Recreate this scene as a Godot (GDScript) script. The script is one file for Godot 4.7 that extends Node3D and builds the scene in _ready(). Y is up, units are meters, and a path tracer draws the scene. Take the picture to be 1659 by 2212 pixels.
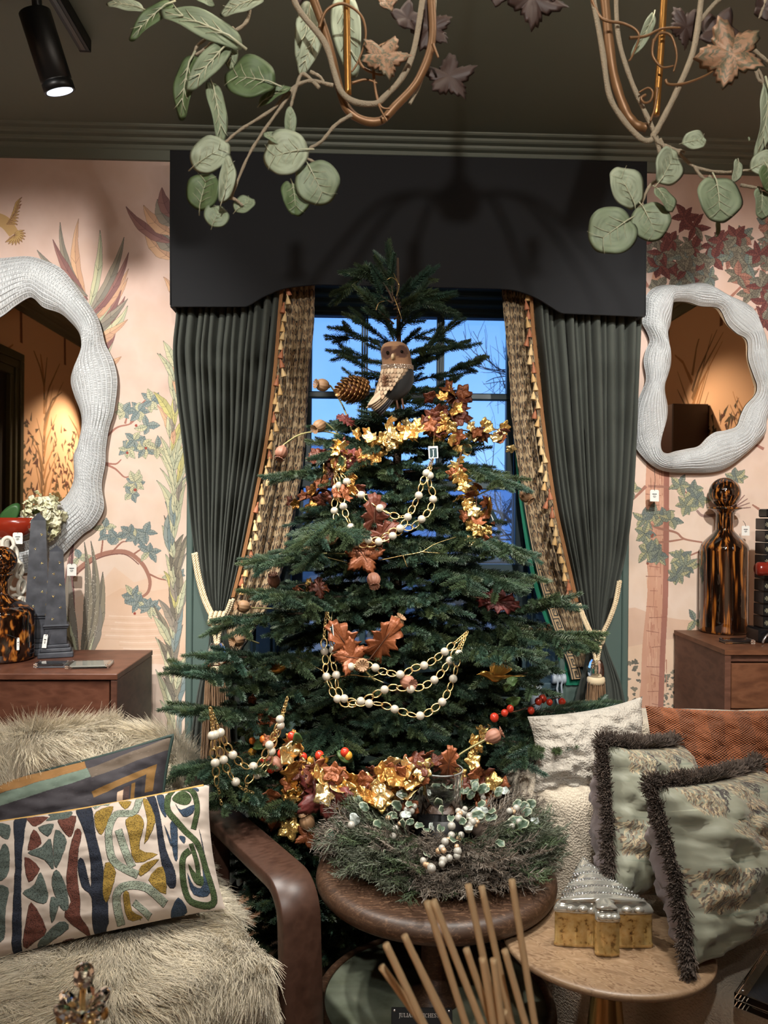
extends Node3D
# A shop interior at dusk: a decorated spruce in a curtained sash window, seating and tables in front of it.

const F := 1703.0
const EYE := Vector3(0, 1.4, 0)
var look := Basis()
var rng := RandomNumberGenerator.new()
var M := {}
var TX := {}
var mesh_cache := {}
var mural_x := 0.0
var mural_s := 940.0
const MURAL_TOP := 2.74


# ------------------------------------------------------------------ placing
func ray(px: float, py: float) -> Vector3:
	return look * Vector3((px - 829.5) / F, -(py - 1106.0) / F, -1.0)

func U(px: float, py: float, d: float) -> Vector3:
	var r := ray(px, py)
	return EYE + r * (d / -r.z)

func H(px: float, py: float, y: float) -> Vector3:
	var r := ray(px, py)
	return EYE + r * ((y - EYE.y) / r.y)

func P(s: String) -> PackedVector2Array:
	var out := PackedVector2Array()
	for w in s.split(" ", false):
		var ab := w.split(",")
		out.append(Vector2(ab[0].to_float(), ab[1].to_float()))
	return out

func smooth2(p: PackedVector2Array, n: int, closed := false) -> PackedVector2Array:
	var out := PackedVector2Array()
	var m := p.size()
	var last := m if closed else m - 1
	for i in last:
		var a := p[(i - 1 + m) % m] if closed or i > 0 else p[0]
		var b := p[i]
		var c := p[(i + 1) % m]
		var d := p[(i + 2) % m] if closed or i + 2 < m else p[m - 1]
		for k in n:
			out.append(b.cubic_interpolate(c, a, d, float(k) / n))
	if not closed:
		out.append(p[m - 1])
	return out

func smooth3(p: PackedVector3Array, n: int) -> PackedVector3Array:
	var out := PackedVector3Array()
	var m := p.size()
	for i in m - 1:
		var a := p[maxi(i - 1, 0)]
		var d := p[mini(i + 2, m - 1)]
		for k in n:
			out.append(p[i].cubic_interpolate(p[i + 1], a, d, float(k) / n))
	out.append(p[m - 1])
	return out

func along2(p: PackedVector2Array, y: float) -> float:   # x of a polyline that runs downwards, at height y
	if y <= p[0].y:
		return p[0].x
	for i in p.size() - 1:
		if y <= p[i + 1].y:
			var t := (y - p[i].y) / maxf(p[i + 1].y - p[i].y, 0.001)
			return lerpf(p[i].x, p[i + 1].x, t)
	return p[p.size() - 1].x

func pts3(s: String, d: float) -> PackedVector3Array:
	var out := PackedVector3Array()
	for q in P(s):
		out.append(U(q.x, q.y, d))
	return out

func rf(a: float, b: float) -> float:
	return rng.randf_range(a, b)

func rdir() -> Vector3:
	return Vector3(rf(-1, 1), rf(-1, 1), rf(-1, 1)).normalized()

func frame(z: Vector3, up := Vector3.UP) -> Basis:   # a basis whose y runs along z-direction given
	var y := z.normalized()
	var x := y.cross(up)
	if x.length() < 0.01:
		x = y.cross(Vector3.RIGHT)
	x = x.normalized()
	return Basis(x, y, x.cross(y))


# ------------------------------------------------------------------ nodes
func put(called: String, mesh: Mesh, m: Material, parent: Node3D = self) -> MeshInstance3D:
	var o := MeshInstance3D.new()
	o.name = called
	o.mesh = mesh
	o.material_override = m
	parent.add_child(o, true)
	return o

func done(st: SurfaceTool) -> ArrayMesh:
	st.generate_normals()
	st.index()
	return st.commit()

func build(called: String, st: SurfaceTool, m: Material, parent: Node3D = self) -> MeshInstance3D:
	return put(called, done(st), m, parent)

func thing(called: String, label: String, category: String, at := Vector3.ZERO, group := "") -> Node3D:
	var o := Node3D.new()
	o.name = called
	o.position = at
	add_child(o, true)
	return tag(o, label, category, group)

func tag(o: Node3D, label: String, category: String, group := "") -> Node3D:
	o.set_meta("label", label)
	o.set_meta("category", category)
	if group:
		o.set_meta("group", group)
	return o

func struct(called: String, st: SurfaceTool, m: Material, label := "", category := "") -> MeshInstance3D:
	var o := build(called, st, m)
	o.set_meta("kind", "structure")
	if label:
		tag(o, label, category)
	return o

func shell(called: String, label: String, category: String) -> Node3D:
	var o := thing(called, label, category)
	o.set_meta("kind", "structure")
	return o

func copy(src: Node3D, label: String) -> Node3D:
	var c: Node3D = src.duplicate()
	c.name = String(src.name).rstrip("0123456789")
	add_child(c, true)
	c.set_meta("label", label)
	return c

func stuff(o: Node3D) -> Node3D:
	o.set_meta("kind", "stuff")
	return o

func multi(called: String, mesh: Mesh, m: Material, xs: Array, cols: Array, parent: Node3D = self) -> MultiMeshInstance3D:
	var mm := MultiMesh.new()
	mm.transform_format = MultiMesh.TRANSFORM_3D
	mm.use_colors = cols.size() > 0
	mm.mesh = mesh
	mm.instance_count = xs.size()
	for i in xs.size():
		mm.set_instance_transform(i, xs[i])
		if cols.size():
			mm.set_instance_color(i, cols[i])
	var o := MultiMeshInstance3D.new()
	o.name = called
	o.multimesh = mm
	o.material_override = m
	parent.add_child(o, true)
	o.set_meta("kind", "stuff")
	return o


# ------------------------------------------------------------------ shapes
func S(group := 0) -> SurfaceTool:
	var st := SurfaceTool.new()
	st.begin(Mesh.PRIMITIVE_TRIANGLES)
	st.set_smooth_group(group)
	return st

func tri(st: SurfaceTool, a: Vector3, b: Vector3, c: Vector3) -> void:
	st.add_vertex(a)
	st.add_vertex(b)
	st.add_vertex(c)

func quad(st: SurfaceTool, a: Vector3, b: Vector3, c: Vector3, d: Vector3) -> void:
	tri(st, a, b, c)
	tri(st, a, c, d)

# a sheet over u, v in 0..1; fn(u, v) gives the point. Seen from outside, u runs right and v runs down.
func grid(st: SurfaceTool, nu: int, nv: int, fn: Callable, su := 1.0, sv := 1.0, flip := false) -> void:
	var p := PackedVector3Array()
	p.resize((nu + 1) * (nv + 1))
	for j in nv + 1:
		for i in nu + 1:
			p[j * (nu + 1) + i] = fn.call(float(i) / nu, float(j) / nv)
	for j in nv:
		for i in nu:
			var a := j * (nu + 1) + i
			var q := [a, a + 1, a + nu + 2, a, a + nu + 2, a + nu + 1]
			if flip:
				q = [a, a + nu + 2, a + 1, a, a + nu + 1, a + nu + 2]
			for k in q:
				st.set_uv(Vector2(float(k % (nu + 1)) / nu * su, float(k / (nu + 1)) / nv * sv))
				st.add_vertex(p[k])

func cbox(st: SurfaceTool, t: Transform3D, size: Vector3, b := 0.003) -> void:   # a box with chamfered edges
	var h := size * 0.5
	b = minf(b, h[h.min_axis_index()] * 0.9)
	var v := func(sx: float, sy: float, sz: float, ax: int) -> Vector3:
		var q := Vector3(sx * h.x, sy * h.y, sz * h.z)
		for k in 3:
			if k != ax:
				q[k] -= signf(q[k]) * b
		return t * q
	var face := func(pts: Array) -> void:
		var mid := Vector3.ZERO
		for q in pts:
			mid += q
		mid /= pts.size()
		var n: Vector3 = (pts[1] - pts[0]).cross(pts[2] - pts[0])
		if n.dot(mid - t.origin) > 0:
			pts.reverse()
		for k in range(1, pts.size() - 1):
			for q in [pts[0], pts[k], pts[k + 1]]:
				var l: Vector3 = t.affine_inverse() * q
				st.set_uv(Vector2(l.x + l.z, l.y + l.z * 0.3))
				st.add_vertex(q)
	var sg := [-1.0, 1.0]
	for ax in 3:
		for s in sg:
			var pts := []
			for c in [[-1.0, -1.0], [1.0, -1.0], [1.0, 1.0], [-1.0, 1.0]]:
				var w := [0.0, 0.0, 0.0]
				w[ax] = s
				w[(ax + 1) % 3] = c[0]
				w[(ax + 2) % 3] = c[1]
				pts.append(v.call(w[0], w[1], w[2], ax))
			face.call(pts)
		for s in sg:
			for r in sg:
				var q := []
				for e in [[-1.0, 0], [1.0, 0], [1.0, 1], [-1.0, 1]]:
					var w := [0.0, 0.0, 0.0]
					w[ax] = e[0]
					w[(ax + 1) % 3] = s
					w[(ax + 2) % 3] = r
					q.append(v.call(w[0], w[1], w[2], (ax + 1 + e[1]) % 3))
				face.call(q)
	for sx in sg:
		for sy in sg:
			for sz in sg:
				face.call([v.call(sx, sy, sz, 0), v.call(sx, sy, sz, 1), v.call(sx, sy, sz, 2)])

func box(st: SurfaceTool, c: Vector3, size: Vector3, b := 0.003) -> void:
	cbox(st, Transform3D(Basis(), c), size, b)

func box2(st: SurfaceTool, a: Vector3, c: Vector3, b := 0.003) -> void:
	box(st, (a + c) * 0.5, (c - a).abs(), b)

func B(called: String, a: Vector3, c: Vector3, m: Material, parent: Node3D, b := 0.003) -> MeshInstance3D:
	var st := S(-1)
	box2(st, a, c, b)
	return build(called, st, m, parent)

func lathe(st: SurfaceTool, prof: PackedVector2Array, n: int, t := Transform3D(), ribs := 0, rib := 0.0) -> void:   # profile (radius, height), from the top down
	grid(st, n, prof.size() - 1, func(u: float, v: float) -> Vector3:
		var q := prof[roundi(v * (prof.size() - 1))]
		var a := fmod(u, 1.0) * TAU
		var r := q.x * (1.0 + rib * (absf(cos(a * ribs * 0.5)) - 0.6)) if ribs > 0 else q.x
		return t * Vector3(cos(-a) * r, q.y, sin(-a) * r), 1.0, 1.0, true)

func ball(st: SurfaceTool, c: Vector3, r: Vector3, nu := 14, nv := 9, b := Basis()) -> void:
	grid(st, nu, nv, func(u: float, v: float) -> Vector3:
		var a := fmod(u, 1.0) * TAU
		var e := v * PI
		return c + b * Vector3(sin(e) * cos(-a) * r.x, cos(e) * r.y, sin(e) * sin(-a) * r.z), 1.0, 1.0, true)

func tube(st: SurfaceTool, p: PackedVector3Array, rad: Callable, n := 7, flat := 1.0, cap := true) -> void:
	var m := p.size()
	var len := 0.0
	var rings := []
	var x := Vector3.ZERO
	for i in m:
		var d := (p[mini(i + 1, m - 1)] - p[maxi(i - 1, 0)]).normalized()
		if i == 0:
			x = d.cross(Vector3.UP if absf(d.y) < 0.9 else Vector3.RIGHT).normalized()
		else:
			x = (x - d * x.dot(d)).normalized()
			len += p[i].distance_to(p[i - 1])
		var y := d.cross(x)
		var r: float = rad.call(float(i) / (m - 1))
		var ring := PackedVector3Array()
		for k in n:
			var a := TAU * k / n
			ring.append(p[i] + (x * cos(a) + y * sin(a) * flat) * r)
		rings.append([ring, len])
	for i in m - 1:
		var a: PackedVector3Array = rings[i][0]
		var b: PackedVector3Array = rings[i + 1][0]
		for k in n:
			var k2 := (k + 1) % n
			var u0 := float(k) / n
			var u1 := float(k + 1) / n
			for e in [[a[k], u0, i], [b[k2], u1, i + 1], [a[k2], u1, i], [a[k], u0, i], [b[k], u0, i + 1], [b[k2], u1, i + 1]]:
				st.set_uv(Vector2(e[1], rings[e[2]][1]))
				st.add_vertex(e[0])
	if cap:
		for k in range(1, n - 1):
			tri(st, rings[0][0][0], rings[0][0][k], rings[0][0][k + 1])
			tri(st, rings[m - 1][0][0], rings[m - 1][0][k + 1], rings[m - 1][0][k])

func rod(st: SurfaceTool, a: Vector3, b: Vector3, r: float, n := 8, r2 := -1.0) -> void:
	tube(st, PackedVector3Array([a, b]), func(t: float) -> float: return lerpf(r, r if r2 < 0 else r2, t), n)

func plate(st: SurfaceTool, p: PackedVector3Array, thick: Vector3) -> void:   # a flat outline given depth
	var flat := PackedVector2Array()
	var n := Vector3.ZERO
	for i in p.size():
		n += (p[i] - p[0]).cross(p[(i + 1) % p.size()] - p[0])
	n = n.normalized()
	var x := (p[1] - p[0]).normalized()
	var y := n.cross(x)
	for q in p:
		flat.append(Vector2((q - p[0]).dot(x), (q - p[0]).dot(y)))
	var ix := Geometry2D.triangulate_polygon(flat)
	var up := n.dot(thick) < 0
	for side in 2:
		for k in range(0, ix.size(), 3):
			var t := [p[ix[k]], p[ix[k + 1]], p[ix[k + 2]]]
			var nn: Vector3 = (t[1] - t[0]).cross(t[2] - t[0])
			var want := -thick if side == 0 else thick
			if nn.dot(want) > 0:
				t.reverse()
			for q in t:
				var w: Vector3 = q + (thick if side else Vector3.ZERO)
				st.set_uv(Vector2(w.x, -w.y))
				st.add_vertex(w)
	for i in p.size():
		var a := p[i]
		var b := p[(i + 1) % p.size()]
		if up:
			quad(st, a, a + thick, b + thick, b)
		else:
			quad(st, a, b, b + thick, a + thick)

func sweep(st: SurfaceTool, prof: PackedVector2Array, a: Vector3, b: Vector3, out: Vector3) -> void:   # a moulding: profile (out from the wall, up) from a to b
	var p := PackedVector3Array()
	for q in prof:
		p.append(a + out * q.x + Vector3.UP * q.y)
	plate(st, p, b - a)

# a leaf about its stalk at the origin, tip towards +y, face towards +z: outline radius given about its middle, cupped and folded
func leaf_mesh(key: String, outline: Callable, cup: float, fold: float, wave := 0.0, rings := 3, n := 28, thick := 0.008) -> ArrayMesh:
	if mesh_cache.has(key):
		return mesh_cache[key]
	var st := S()
	for side in 2:
		grid(st, n, rings, func(u: float, v: float) -> Vector3:
			var a := fmod(u, 1.0) * TAU
			var q: Vector2 = outline.call(a) * v
			var z := -cup * (q.y + 0.0) * (q.y + 0.0) + fold * absf(q.x) + wave * sin(a * 5.0 + 1.0) * v * v
			var edge := 1.0 - pow(v, 6.0)
			return Vector3(q.x, q.y + 0.5, z + (thick if side == 0 else -thick) * edge), 1.0, 1.0, side == 0)
	mesh_cache[key] = done(st)
	return mesh_cache[key]

func out_round(a: float) -> Vector2:   # a broad heart-shaped leaf
	var r := 0.5 * (1.0 - 0.10 * cos(a * 2.0))
	var q := Vector2(sin(a) * r * 0.86, cos(a) * r)
	if q.y > 0.2:
		q.x *= 1.0 - (q.y - 0.2) * 1.1
	return q

func out_lance(a: float) -> Vector2:
	return Vector2(sin(a) * 0.14 * (1.0 - 0.25 * cos(a)), cos(a) * 0.5)

func out_oval(a: float) -> Vector2:
	return Vector2(sin(a) * 0.27 * (1.0 - 0.15 * cos(a)), cos(a) * 0.5)

func out_ivy(a: float) -> Vector2:
	var tri_ := absf(fposmod(a * 5.0 / TAU, 1.0) * 2.0 - 1.0)
	var r := 0.335 + 0.165 * pow(tri_, 1.15)
	return Vector2(sin(a) * r, cos(a) * r * (1.0 if cos(a) > 0 else 0.8))

func out_oak(a: float) -> Vector2:
	var lobe := 0.68 + 0.5 * pow(absf(fposmod(a * 13.0 / TAU, 1.0) * 2.0 - 1.0), 1.5) + 0.06 * sin(a * 37.0)
	return Vector2(sin(a) * 0.26 * lobe, cos(a) * 0.5 * (0.9 + 0.1 * lobe))

func out_maple(a: float) -> Vector2:
	var tri_ := absf(fposmod(a * 5.0 / TAU, 1.0) * 2.0 - 1.0)
	var r := 0.27 + 0.215 * pow(tri_, 1.0) + 0.045 * absf(fposmod(a * 25.0 / TAU, 1.0) * 2.0 - 1.0)
	return Vector2(sin(a) * r * 1.05, cos(a) * r)


# ------------------------------------------------------------------ materials
func c8(r: int, g: int, b: int) -> Color:
	return Color8(r, g, b)

func lin(r: int, g: int, b: int) -> Color:
	return Color8(r, g, b).srgb_to_linear()

func mat(key: String, col := Color.WHITE, rough := 0.6, metal := 0.0, more := {}) -> StandardMaterial3D:
	if M.has(key):
		return M[key]
	var m := StandardMaterial3D.new()
	m.resource_name = key
	m.albedo_color = col
	m.roughness = rough
	m.metallic = metal
	for k in more:
		m.set(k, more[k])
	M[key] = m
	return m

func relief(m: StandardMaterial3D, tex: Texture2D, cm: float, scale := Vector3.ZERO) -> StandardMaterial3D:
	m.heightmap_enabled = true
	m.heightmap_texture = tex
	m.heightmap_scale = cm
	if scale != Vector3.ZERO:
		m.uv1_triplanar = true
		m.uv1_scale = scale
	return m

func noise(key: String, freq: float, size := 256, octaves := 4, ramp: Array = [], kind := FastNoiseLite.TYPE_SIMPLEX_SMOOTH, stretch := Vector2.ONE) -> Texture2D:
	if TX.has(key):
		return TX[key]
	var n := FastNoiseLite.new()
	n.noise_type = kind
	n.frequency = freq
	n.fractal_octaves = octaves
	n.seed = key.length() * 7 + 3
	var t := NoiseTexture2D.new()
	t.width = int(size * stretch.x)
	t.height = int(size * stretch.y)
	t.noise = n
	t.seamless = true
	if ramp.size():
		var g := Gradient.new()
		var offs := PackedFloat32Array()
		var cols := PackedColorArray()
		for e in ramp:
			offs.append(e[0])
			cols.append(e[1])
		g.offsets = offs
		g.colors = cols
		t.color_ramp = g
	TX[key] = t
	return t

func canvas(w: int, h: int, col: Color) -> Image:
	var im := Image.create(w, h, false, Image.FORMAT_RGB8)
	im.fill(col)
	return im

func fill_poly(im: Image, p: PackedVector2Array, col: Color) -> void:
	var lo := 1e9
	var hi := -1e9
	for q in p:
		lo = minf(lo, q.y)
		hi = maxf(hi, q.y)
	var w := im.get_width()
	var m := p.size()
	for y in range(maxi(0, int(lo)), mini(im.get_height(), int(hi) + 1)):
		var xs := PackedFloat32Array()
		var yy := y + 0.5
		for i in m:
			var a := p[i]
			var b := p[(i + 1) % m]
			if (a.y <= yy) != (b.y <= yy):
				xs.append(a.x + (yy - a.y) / (b.y - a.y) * (b.x - a.x))
		xs.sort()
		for k in range(0, xs.size() - 1, 2):
			var x0 := clampi(roundi(xs[k]), 0, w)
			var x1 := clampi(roundi(xs[k + 1]), 0, w)
			if x1 > x0:
				im.fill_rect(Rect2i(x0, y, x1 - x0, 1), col)

func stroke(im: Image, p: PackedVector2Array, w0: float, w1: float, col: Color) -> void:
	var l := PackedVector2Array()
	var r := PackedVector2Array()
	var m := p.size()
	for i in m:
		var d := (p[mini(i + 1, m - 1)] - p[maxi(i - 1, 0)]).normalized().orthogonal()
		var w := lerpf(w0, w1, float(i) / (m - 1)) * 0.5
		l.append(p[i] + d * w)
		r.append(p[i] - d * w)
	r.reverse()
	l.append_array(r)
	fill_poly(im, l, col)

func disc(im: Image, c: Vector2, rx: float, ry: float, col: Color, wob := 0.0, ph := 0.0) -> void:
	var p := PackedVector2Array()
	for k in 18:
		var a := TAU * k / 18
		var f := 1.0 + wob * sin(a * 3.0 + ph) + wob * 0.6 * sin(a * 5.0 - ph * 2.0)
		p.append(c + Vector2(cos(a) * rx, sin(a) * ry) * f)
	fill_poly(im, p, col)

func tex(im: Image) -> ImageTexture:
	return ImageTexture.create_from_image(im)


# ------------------------------------------------------------------ the place
func _ready() -> void:
	look = Basis(Vector3.UP, deg_to_rad(-2.0)) * Basis(Vector3.BACK, deg_to_rad(0.5))
	var cam := Camera3D.new()
	cam.name = "camera"
	var lens := CameraAttributesPhysical.new()
	lens.frustum_focal_length = 35.0 / (2.0 * 1106.0 / F)
	lens.frustum_focus_distance = 2.2
	lens.exposure_aperture = 8.5
	cam.attributes = lens
	cam.fov = rad_to_deg(2.0 * atan(1106.0 / F))
	cam.transform = Transform3D(look, EYE)
	add_child(cam)
	cam.current = true
	var env := Environment.new()
	var sm := ProceduralSkyMaterial.new()
	sm.sky_top_color = c8(48, 108, 200)
	sm.sky_horizon_color = c8(128, 182, 246)
	sm.sky_curve = 0.22
	sm.ground_bottom_color = c8(60, 80, 120)
	sm.ground_horizon_color = c8(128, 182, 246)
	var sky := Sky.new()
	sky.sky_material = sm
	env.background_mode = Environment.BG_SKY
	env.sky = sky
	env.background_energy_multiplier = 1.85
	env.tonemap_mode = Environment.TONE_MAPPER_LINEAR
	env.tonemap_exposure = 1.0
	env.sdfgi_enabled = true
	env.ssao_enabled = true
	env.ssil_enabled = true
	var we := WorldEnvironment.new()
	we.name = "world_environment"
	we.environment = env
	add_child(we)
	spots()
	rail()
	room()
	window()
	outdoors()
	curtains()
	mirrors()
	left_sideboard()
	right_sideboard()
	tree()
	ornaments()
	armchair()
	sofa()
	tables()
	console()
	vines()


const WARM := Color(1.0, 0.985, 0.955)

# [where the head hangs, what it points at, energy, half cone]
func spots() -> void:
	var m_black := mat("black_metal", c8(14, 14, 15), 0.42, 0.3)
	var m_glow := mat("lamp_lens", c8(225, 235, 255), 0.3, 0.0, {"emission_enabled": true, "emission": c8(225, 238, 255), "emission_energy_multiplier": 1.6})
	var v1 := U(74, 24, 1.98)
	var list := [  # all heads after the first are out of view, placed for what they light
		[v1, v1 + Vector3(0.27, -1.0, -0.27), 2.0, 30.0, "black cylinder spotlight on the ceiling track with its lens lit"],
		[Vector3(-0.95, 2.66, -0.9), Vector3(-1.15, 1.5, -3.0), 5.4, 31.0, "unseen ceiling spotlight aimed at the big scalloped mirror"],
		[Vector3(0.75, 2.66, -0.7), Vector3(1.45, 1.4, -3.0), 5.2, 31.0, "unseen ceiling spotlight aimed at the smaller mirror and bottle"],
		[Vector3(-0.62, 2.66, -1.5), Vector3(-0.08, 1.1, -2.2), 3.0, 33.0, "unseen ceiling spotlight aimed at the upper tree"],
		[Vector3(0.55, 2.66, -1.42), Vector3(0.12, 0.8, -2.05), 3.1, 33.0, "unseen ceiling spotlight aimed at the lower tree"],
		[Vector3(-0.95, 2.66, -1.75), Vector3(-0.75, 0.5, -2.0), 1.25, 32.0, "unseen ceiling spotlight above the sheepskin armchair"],
		[Vector3(0.95, 2.66, -1.5), Vector3(0.72, 0.7, -2.1), 1.6, 30.0, "unseen ceiling spotlight above the cream sofa"],
		[Vector3(-1.55, 2.66, 0.5), Vector3(-2.2, 1.3, 0.0), 6.0, 44.0, "unseen ceiling spotlight washing the side mural by the door"],  # out of view, lights the wall that the big mirror shows
		[Vector3(0.2, 2.66, 1.3), Vector3(0.1, 0.0, 1.6), 9.0, 50.0, "added fill spotlight over the shop floor behind the viewer"],  # added fill, its bounce off the back room lifts ceiling and scene
		[Vector3(0.05, 2.62, 0.9), Vector3(0.0, 1.95, -1.25), 4.2, 30.0, "unseen ceiling spotlight aimed at the leafy chandelier"],  # out of view, placed to light the chandelier leaves from the front
		[Vector3(-0.1, 2.66, 0.35), Vector3(0.1, 0.6, -0.75), 1.3, 34.0, "unseen ceiling spotlight over the console with the reeds"],  # out of view, placed to brighten the reeds
		[Vector3(1.2, 2.66, -0.75), Vector3(2.13, 1.5, -1.45), 3.0, 36.0, "unseen ceiling spotlight washing the side mural by the cabinets"],  # out of view, lights the wall reflected in the smaller mirror
	]
	for e in list:
		var at: Vector3 = e[0]
		var dir: Vector3 = (e[1] - at).normalized()
		var head := at + dir * 0.02
		var t := thing("track_spotlight", e[4], "spotlight", at, "ceiling spotlights")
		var b := frame(-dir)
		var st := S()
		var L := 0.186
		var R := 0.0385
		lathe(st, PackedVector2Array([Vector2(0, 0), Vector2(R - 0.003, 0), Vector2(R, -0.003), Vector2(R, -L + 0.028), Vector2(R - 0.003, -L + 0.026), Vector2(R - 0.003, -L + 0.022), Vector2(R, -L + 0.02), Vector2(R, -L), Vector2(R - 0.004, -L), Vector2(R - 0.006, -L + 0.012), Vector2(0, -L + 0.012)]), 40, Transform3D(b, Vector3.ZERO))
		build("housing", st, m_black, t)
		st = S()
		lathe(st, PackedVector2Array([Vector2(0, -L + 0.006), Vector2(R - 0.008, -L + 0.004), Vector2(R - 0.006, -L), Vector2(0, -L - 0.002)]), 32, Transform3D(b, Vector3.ZERO))
		build("lens", st, m_glow, t)
		st = S()
		rod(st, Vector3(0, 0.1, 0), -dir * 0.0 + Vector3(0, 0.0, 0) + dir * 0.03, 0.012, 10)
		cbox(st, Transform3D(Basis(), Vector3(0, 0.105, 0)), Vector3(0.03, 0.03, 0.11), 0.003)
		build("mount", st, m_black, t)
		var l := SpotLight3D.new()
		l.name = "lamp"
		l.light_color = WARM
		l.light_energy = e[2]
		l.spot_angle = e[3]
		l.spot_angle_attenuation = 0.7
		l.spot_range = 14.0
		l.spot_attenuation = 2.0
		l.light_size = 0.03
		l.shadow_enabled = true
		t.add_child(l)
		l.global_position = at + dir * (L + 0.012)
		l.look_at(at + dir * 3.0, Vector3.UP if absf(dir.y) < 0.98 else Vector3.BACK)


func rail() -> void:
	var a := H(184, 112, 2.762)
	var t := thing("lighting_track", "black lighting track on the ceiling ending beside the lit spotlight", "track", Vector3(a.x, 2.8, a.z))
	var m := mat("black_metal")
	B("channel", Vector3(-0.017, -0.038, 0), Vector3(0.017, 0, 3.4), m, t, 0.002)
	B("cover", Vector3(-0.017, -0.039, -0.004), Vector3(0.017, -0.001, 0.006), m, t, 0.002)
	B("conductor", Vector3(-0.006, -0.0395, 0.01), Vector3(0.006, -0.038, 3.38), mat("track_copper", c8(60, 58, 56), 0.3, 0.6), t, 0.0005)


func room() -> void:
	var m_green := mat("ceiling_paint", c8(108, 112, 100), 0.6)
	var m_trim := mat("green_paint", c8(82, 100, 94), 0.5)
	var top := U(0, 341, 3.0).y
	# the papered wall, with the window let in
	mural_left()
	mural_right()
	var xl := U(540, 1100, 3.0).x
	var xr := U(1215, 1100, 3.0).x
	var xt := U(830, 600, 3.0).y
	var papers := [mat("paper_left"), mat("paper_right")]
	for e in [["wall_back", -2.3, xl, papers[0]], ["wall_back", xr, 2.2, papers[1]]]:
		var st := S(-1)
		var x0: float = e[1]
		var x1: float = e[2]
		var origin := -2.3 if x0 < 0 else xr
		var o: MeshInstance3D
		box2(st, Vector3(x0, 0, -3.25), Vector3(x1, 2.95, -3.002), 0.001)
		o = struct(e[0], st, m_green, "pink papered back wall beside the window, mirror end" if x0 < 0 else "pink papered back wall with painted tree trunk", "wall")
		st = S()
		var w := 1.7 if x0 < 0 else 1.35
		var sx := -2.3 if x0 < 0 else 0.85
		grid(st, 1, 1, func(u: float, v: float) -> Vector3: return Vector3(sx + u * w, MURAL_TOP * (1.0 - v), -3.0), 1.0, MURAL_TOP / 2.14)
		build("wallpaper", st, e[3], o)
	var st := S(-1)
	box2(st, Vector3(xl, xt, -3.25), Vector3(xr, 2.95, -3.01), 0.001)
	struct("wall_back", st, m_green, "dark wall above the window behind the pelmet", "wall")
	st = S(-1)
	box2(st, Vector3(xl, 0, -3.25), Vector3(xr, U(1190, 1466, 3.05).y - 0.03, -3.01), 0.001)
	struct("wall_back", st, m_trim, "painted wall under the window sill behind the tree", "wall")
	# other walls, floor and ceiling
	var m_side := mural_side()
	for e in [["wall_left", Vector3(-2.45, 0, -3.25), Vector3(-2.25, 2.95, 2.9)], ["wall_right", Vector3(2.13, 0, -3.25), Vector3(2.33, 2.95, 2.9)], ["wall_front", Vector3(-2.45, 0, 2.7), Vector3(2.33, 2.95, 2.9)]]:
		st = S(-1)
		box2(st, e[1], e[2], 0.001)
		struct(e[0], st, m_side, "amber mural papered " + {"wall_left": "side wall with the dark door", "wall_right": "side wall behind the tall cabinet", "wall_front": "wall behind the viewer"}[e[0]], "wall")
	st = S(-1)
	box2(st, Vector3(-2.45, 2.8, -3.25), Vector3(2.33, 2.95, 2.9), 0.001)
	struct("ceiling", st, m_green, "dark olive grey painted ceiling", "ceiling")
	floor_boards()
	# cornice
	var y0 := top - 2.8
	var prof := PackedVector2Array([Vector2(-0.01, 0.0), Vector2(-0.01, y0), Vector2(0.014, y0), Vector2(0.014, y0 + 0.036), Vector2(0.02, y0 + 0.040), Vector2(0.026, -0.036), Vector2(0.046, -0.034), Vector2(0.052, -0.030), Vector2(0.055, -0.022), Vector2(0.075, -0.020), Vector2(0.082, -0.016), Vector2(0.086, -0.009), Vector2(0.108, -0.008), Vector2(0.114, -0.004), Vector2(0.116, 0.0)])
	for e in [["trim_1", Vector3(-2.25, 2.8, -3.0), Vector3(2.13, 2.8, -3.0), Vector3(0, 0, 1)], ["trim_2", Vector3(-2.25, 2.8, -3.0), Vector3(-2.25, 2.8, 2.7), Vector3(1, 0, 0)], ["trim_3", Vector3(2.13, 2.8, -3.0), Vector3(2.13, 2.8, 2.7), Vector3(-1, 0, 0)]]:
		st = S(-1)
		sweep(st, prof, e[1], e[2], e[3])
		struct(e[0], st, m_green, "stepped dark green cornice along the " + ["back", "mirrored door side", "mirrored cabinet side"][int(e[0].substr(5)) - 1] + " wall", "cornice")
	# door in the side wall, seen in the big mirror
	var d := shell("door_1", "dark green moulded door case seen in the big mirror", "door")
	var m_door := mat("door_paint", c8(70, 74, 52), 0.5)
	for k in 3:
		var o := 0.05 * k
		var w := 0.05
		st = S(-1)
		box2(st, Vector3(-2.25, 0, -0.69 - o - w), Vector3(-2.185 - 0.012 * k, 2.36 - o, -0.69 - o))
		box2(st, Vector3(-2.25, 0, -1.95 + o), Vector3(-2.185 - 0.012 * k, 2.36 - o, -1.95 + o + w))
		box2(st, Vector3(-2.25, 2.36 - o, -1.95 + o), Vector3(-2.185 - 0.012 * k, 2.41 - o, -0.69 - o))
		build("casing", st, m_door, d)
	st = S(-1)
	box2(st, Vector3(-2.25, 0, -1.8), Vector3(-2.235, 2.26, -0.84), 0.002)
	build("leaf", st, mat("doorway_dark", c8(18, 20, 15), 0.5), d)  # dark sheet standing for the dark interior inside the casing
	# two tall dark cabinets, seen in the smaller mirror
	var cab := thing("tall_cabinet", "tall plain dark brown cabinet reflected in the smaller mirror", "cabinet", Vector3(2.0, 0, -0.92))
	st = S(-1)
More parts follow.
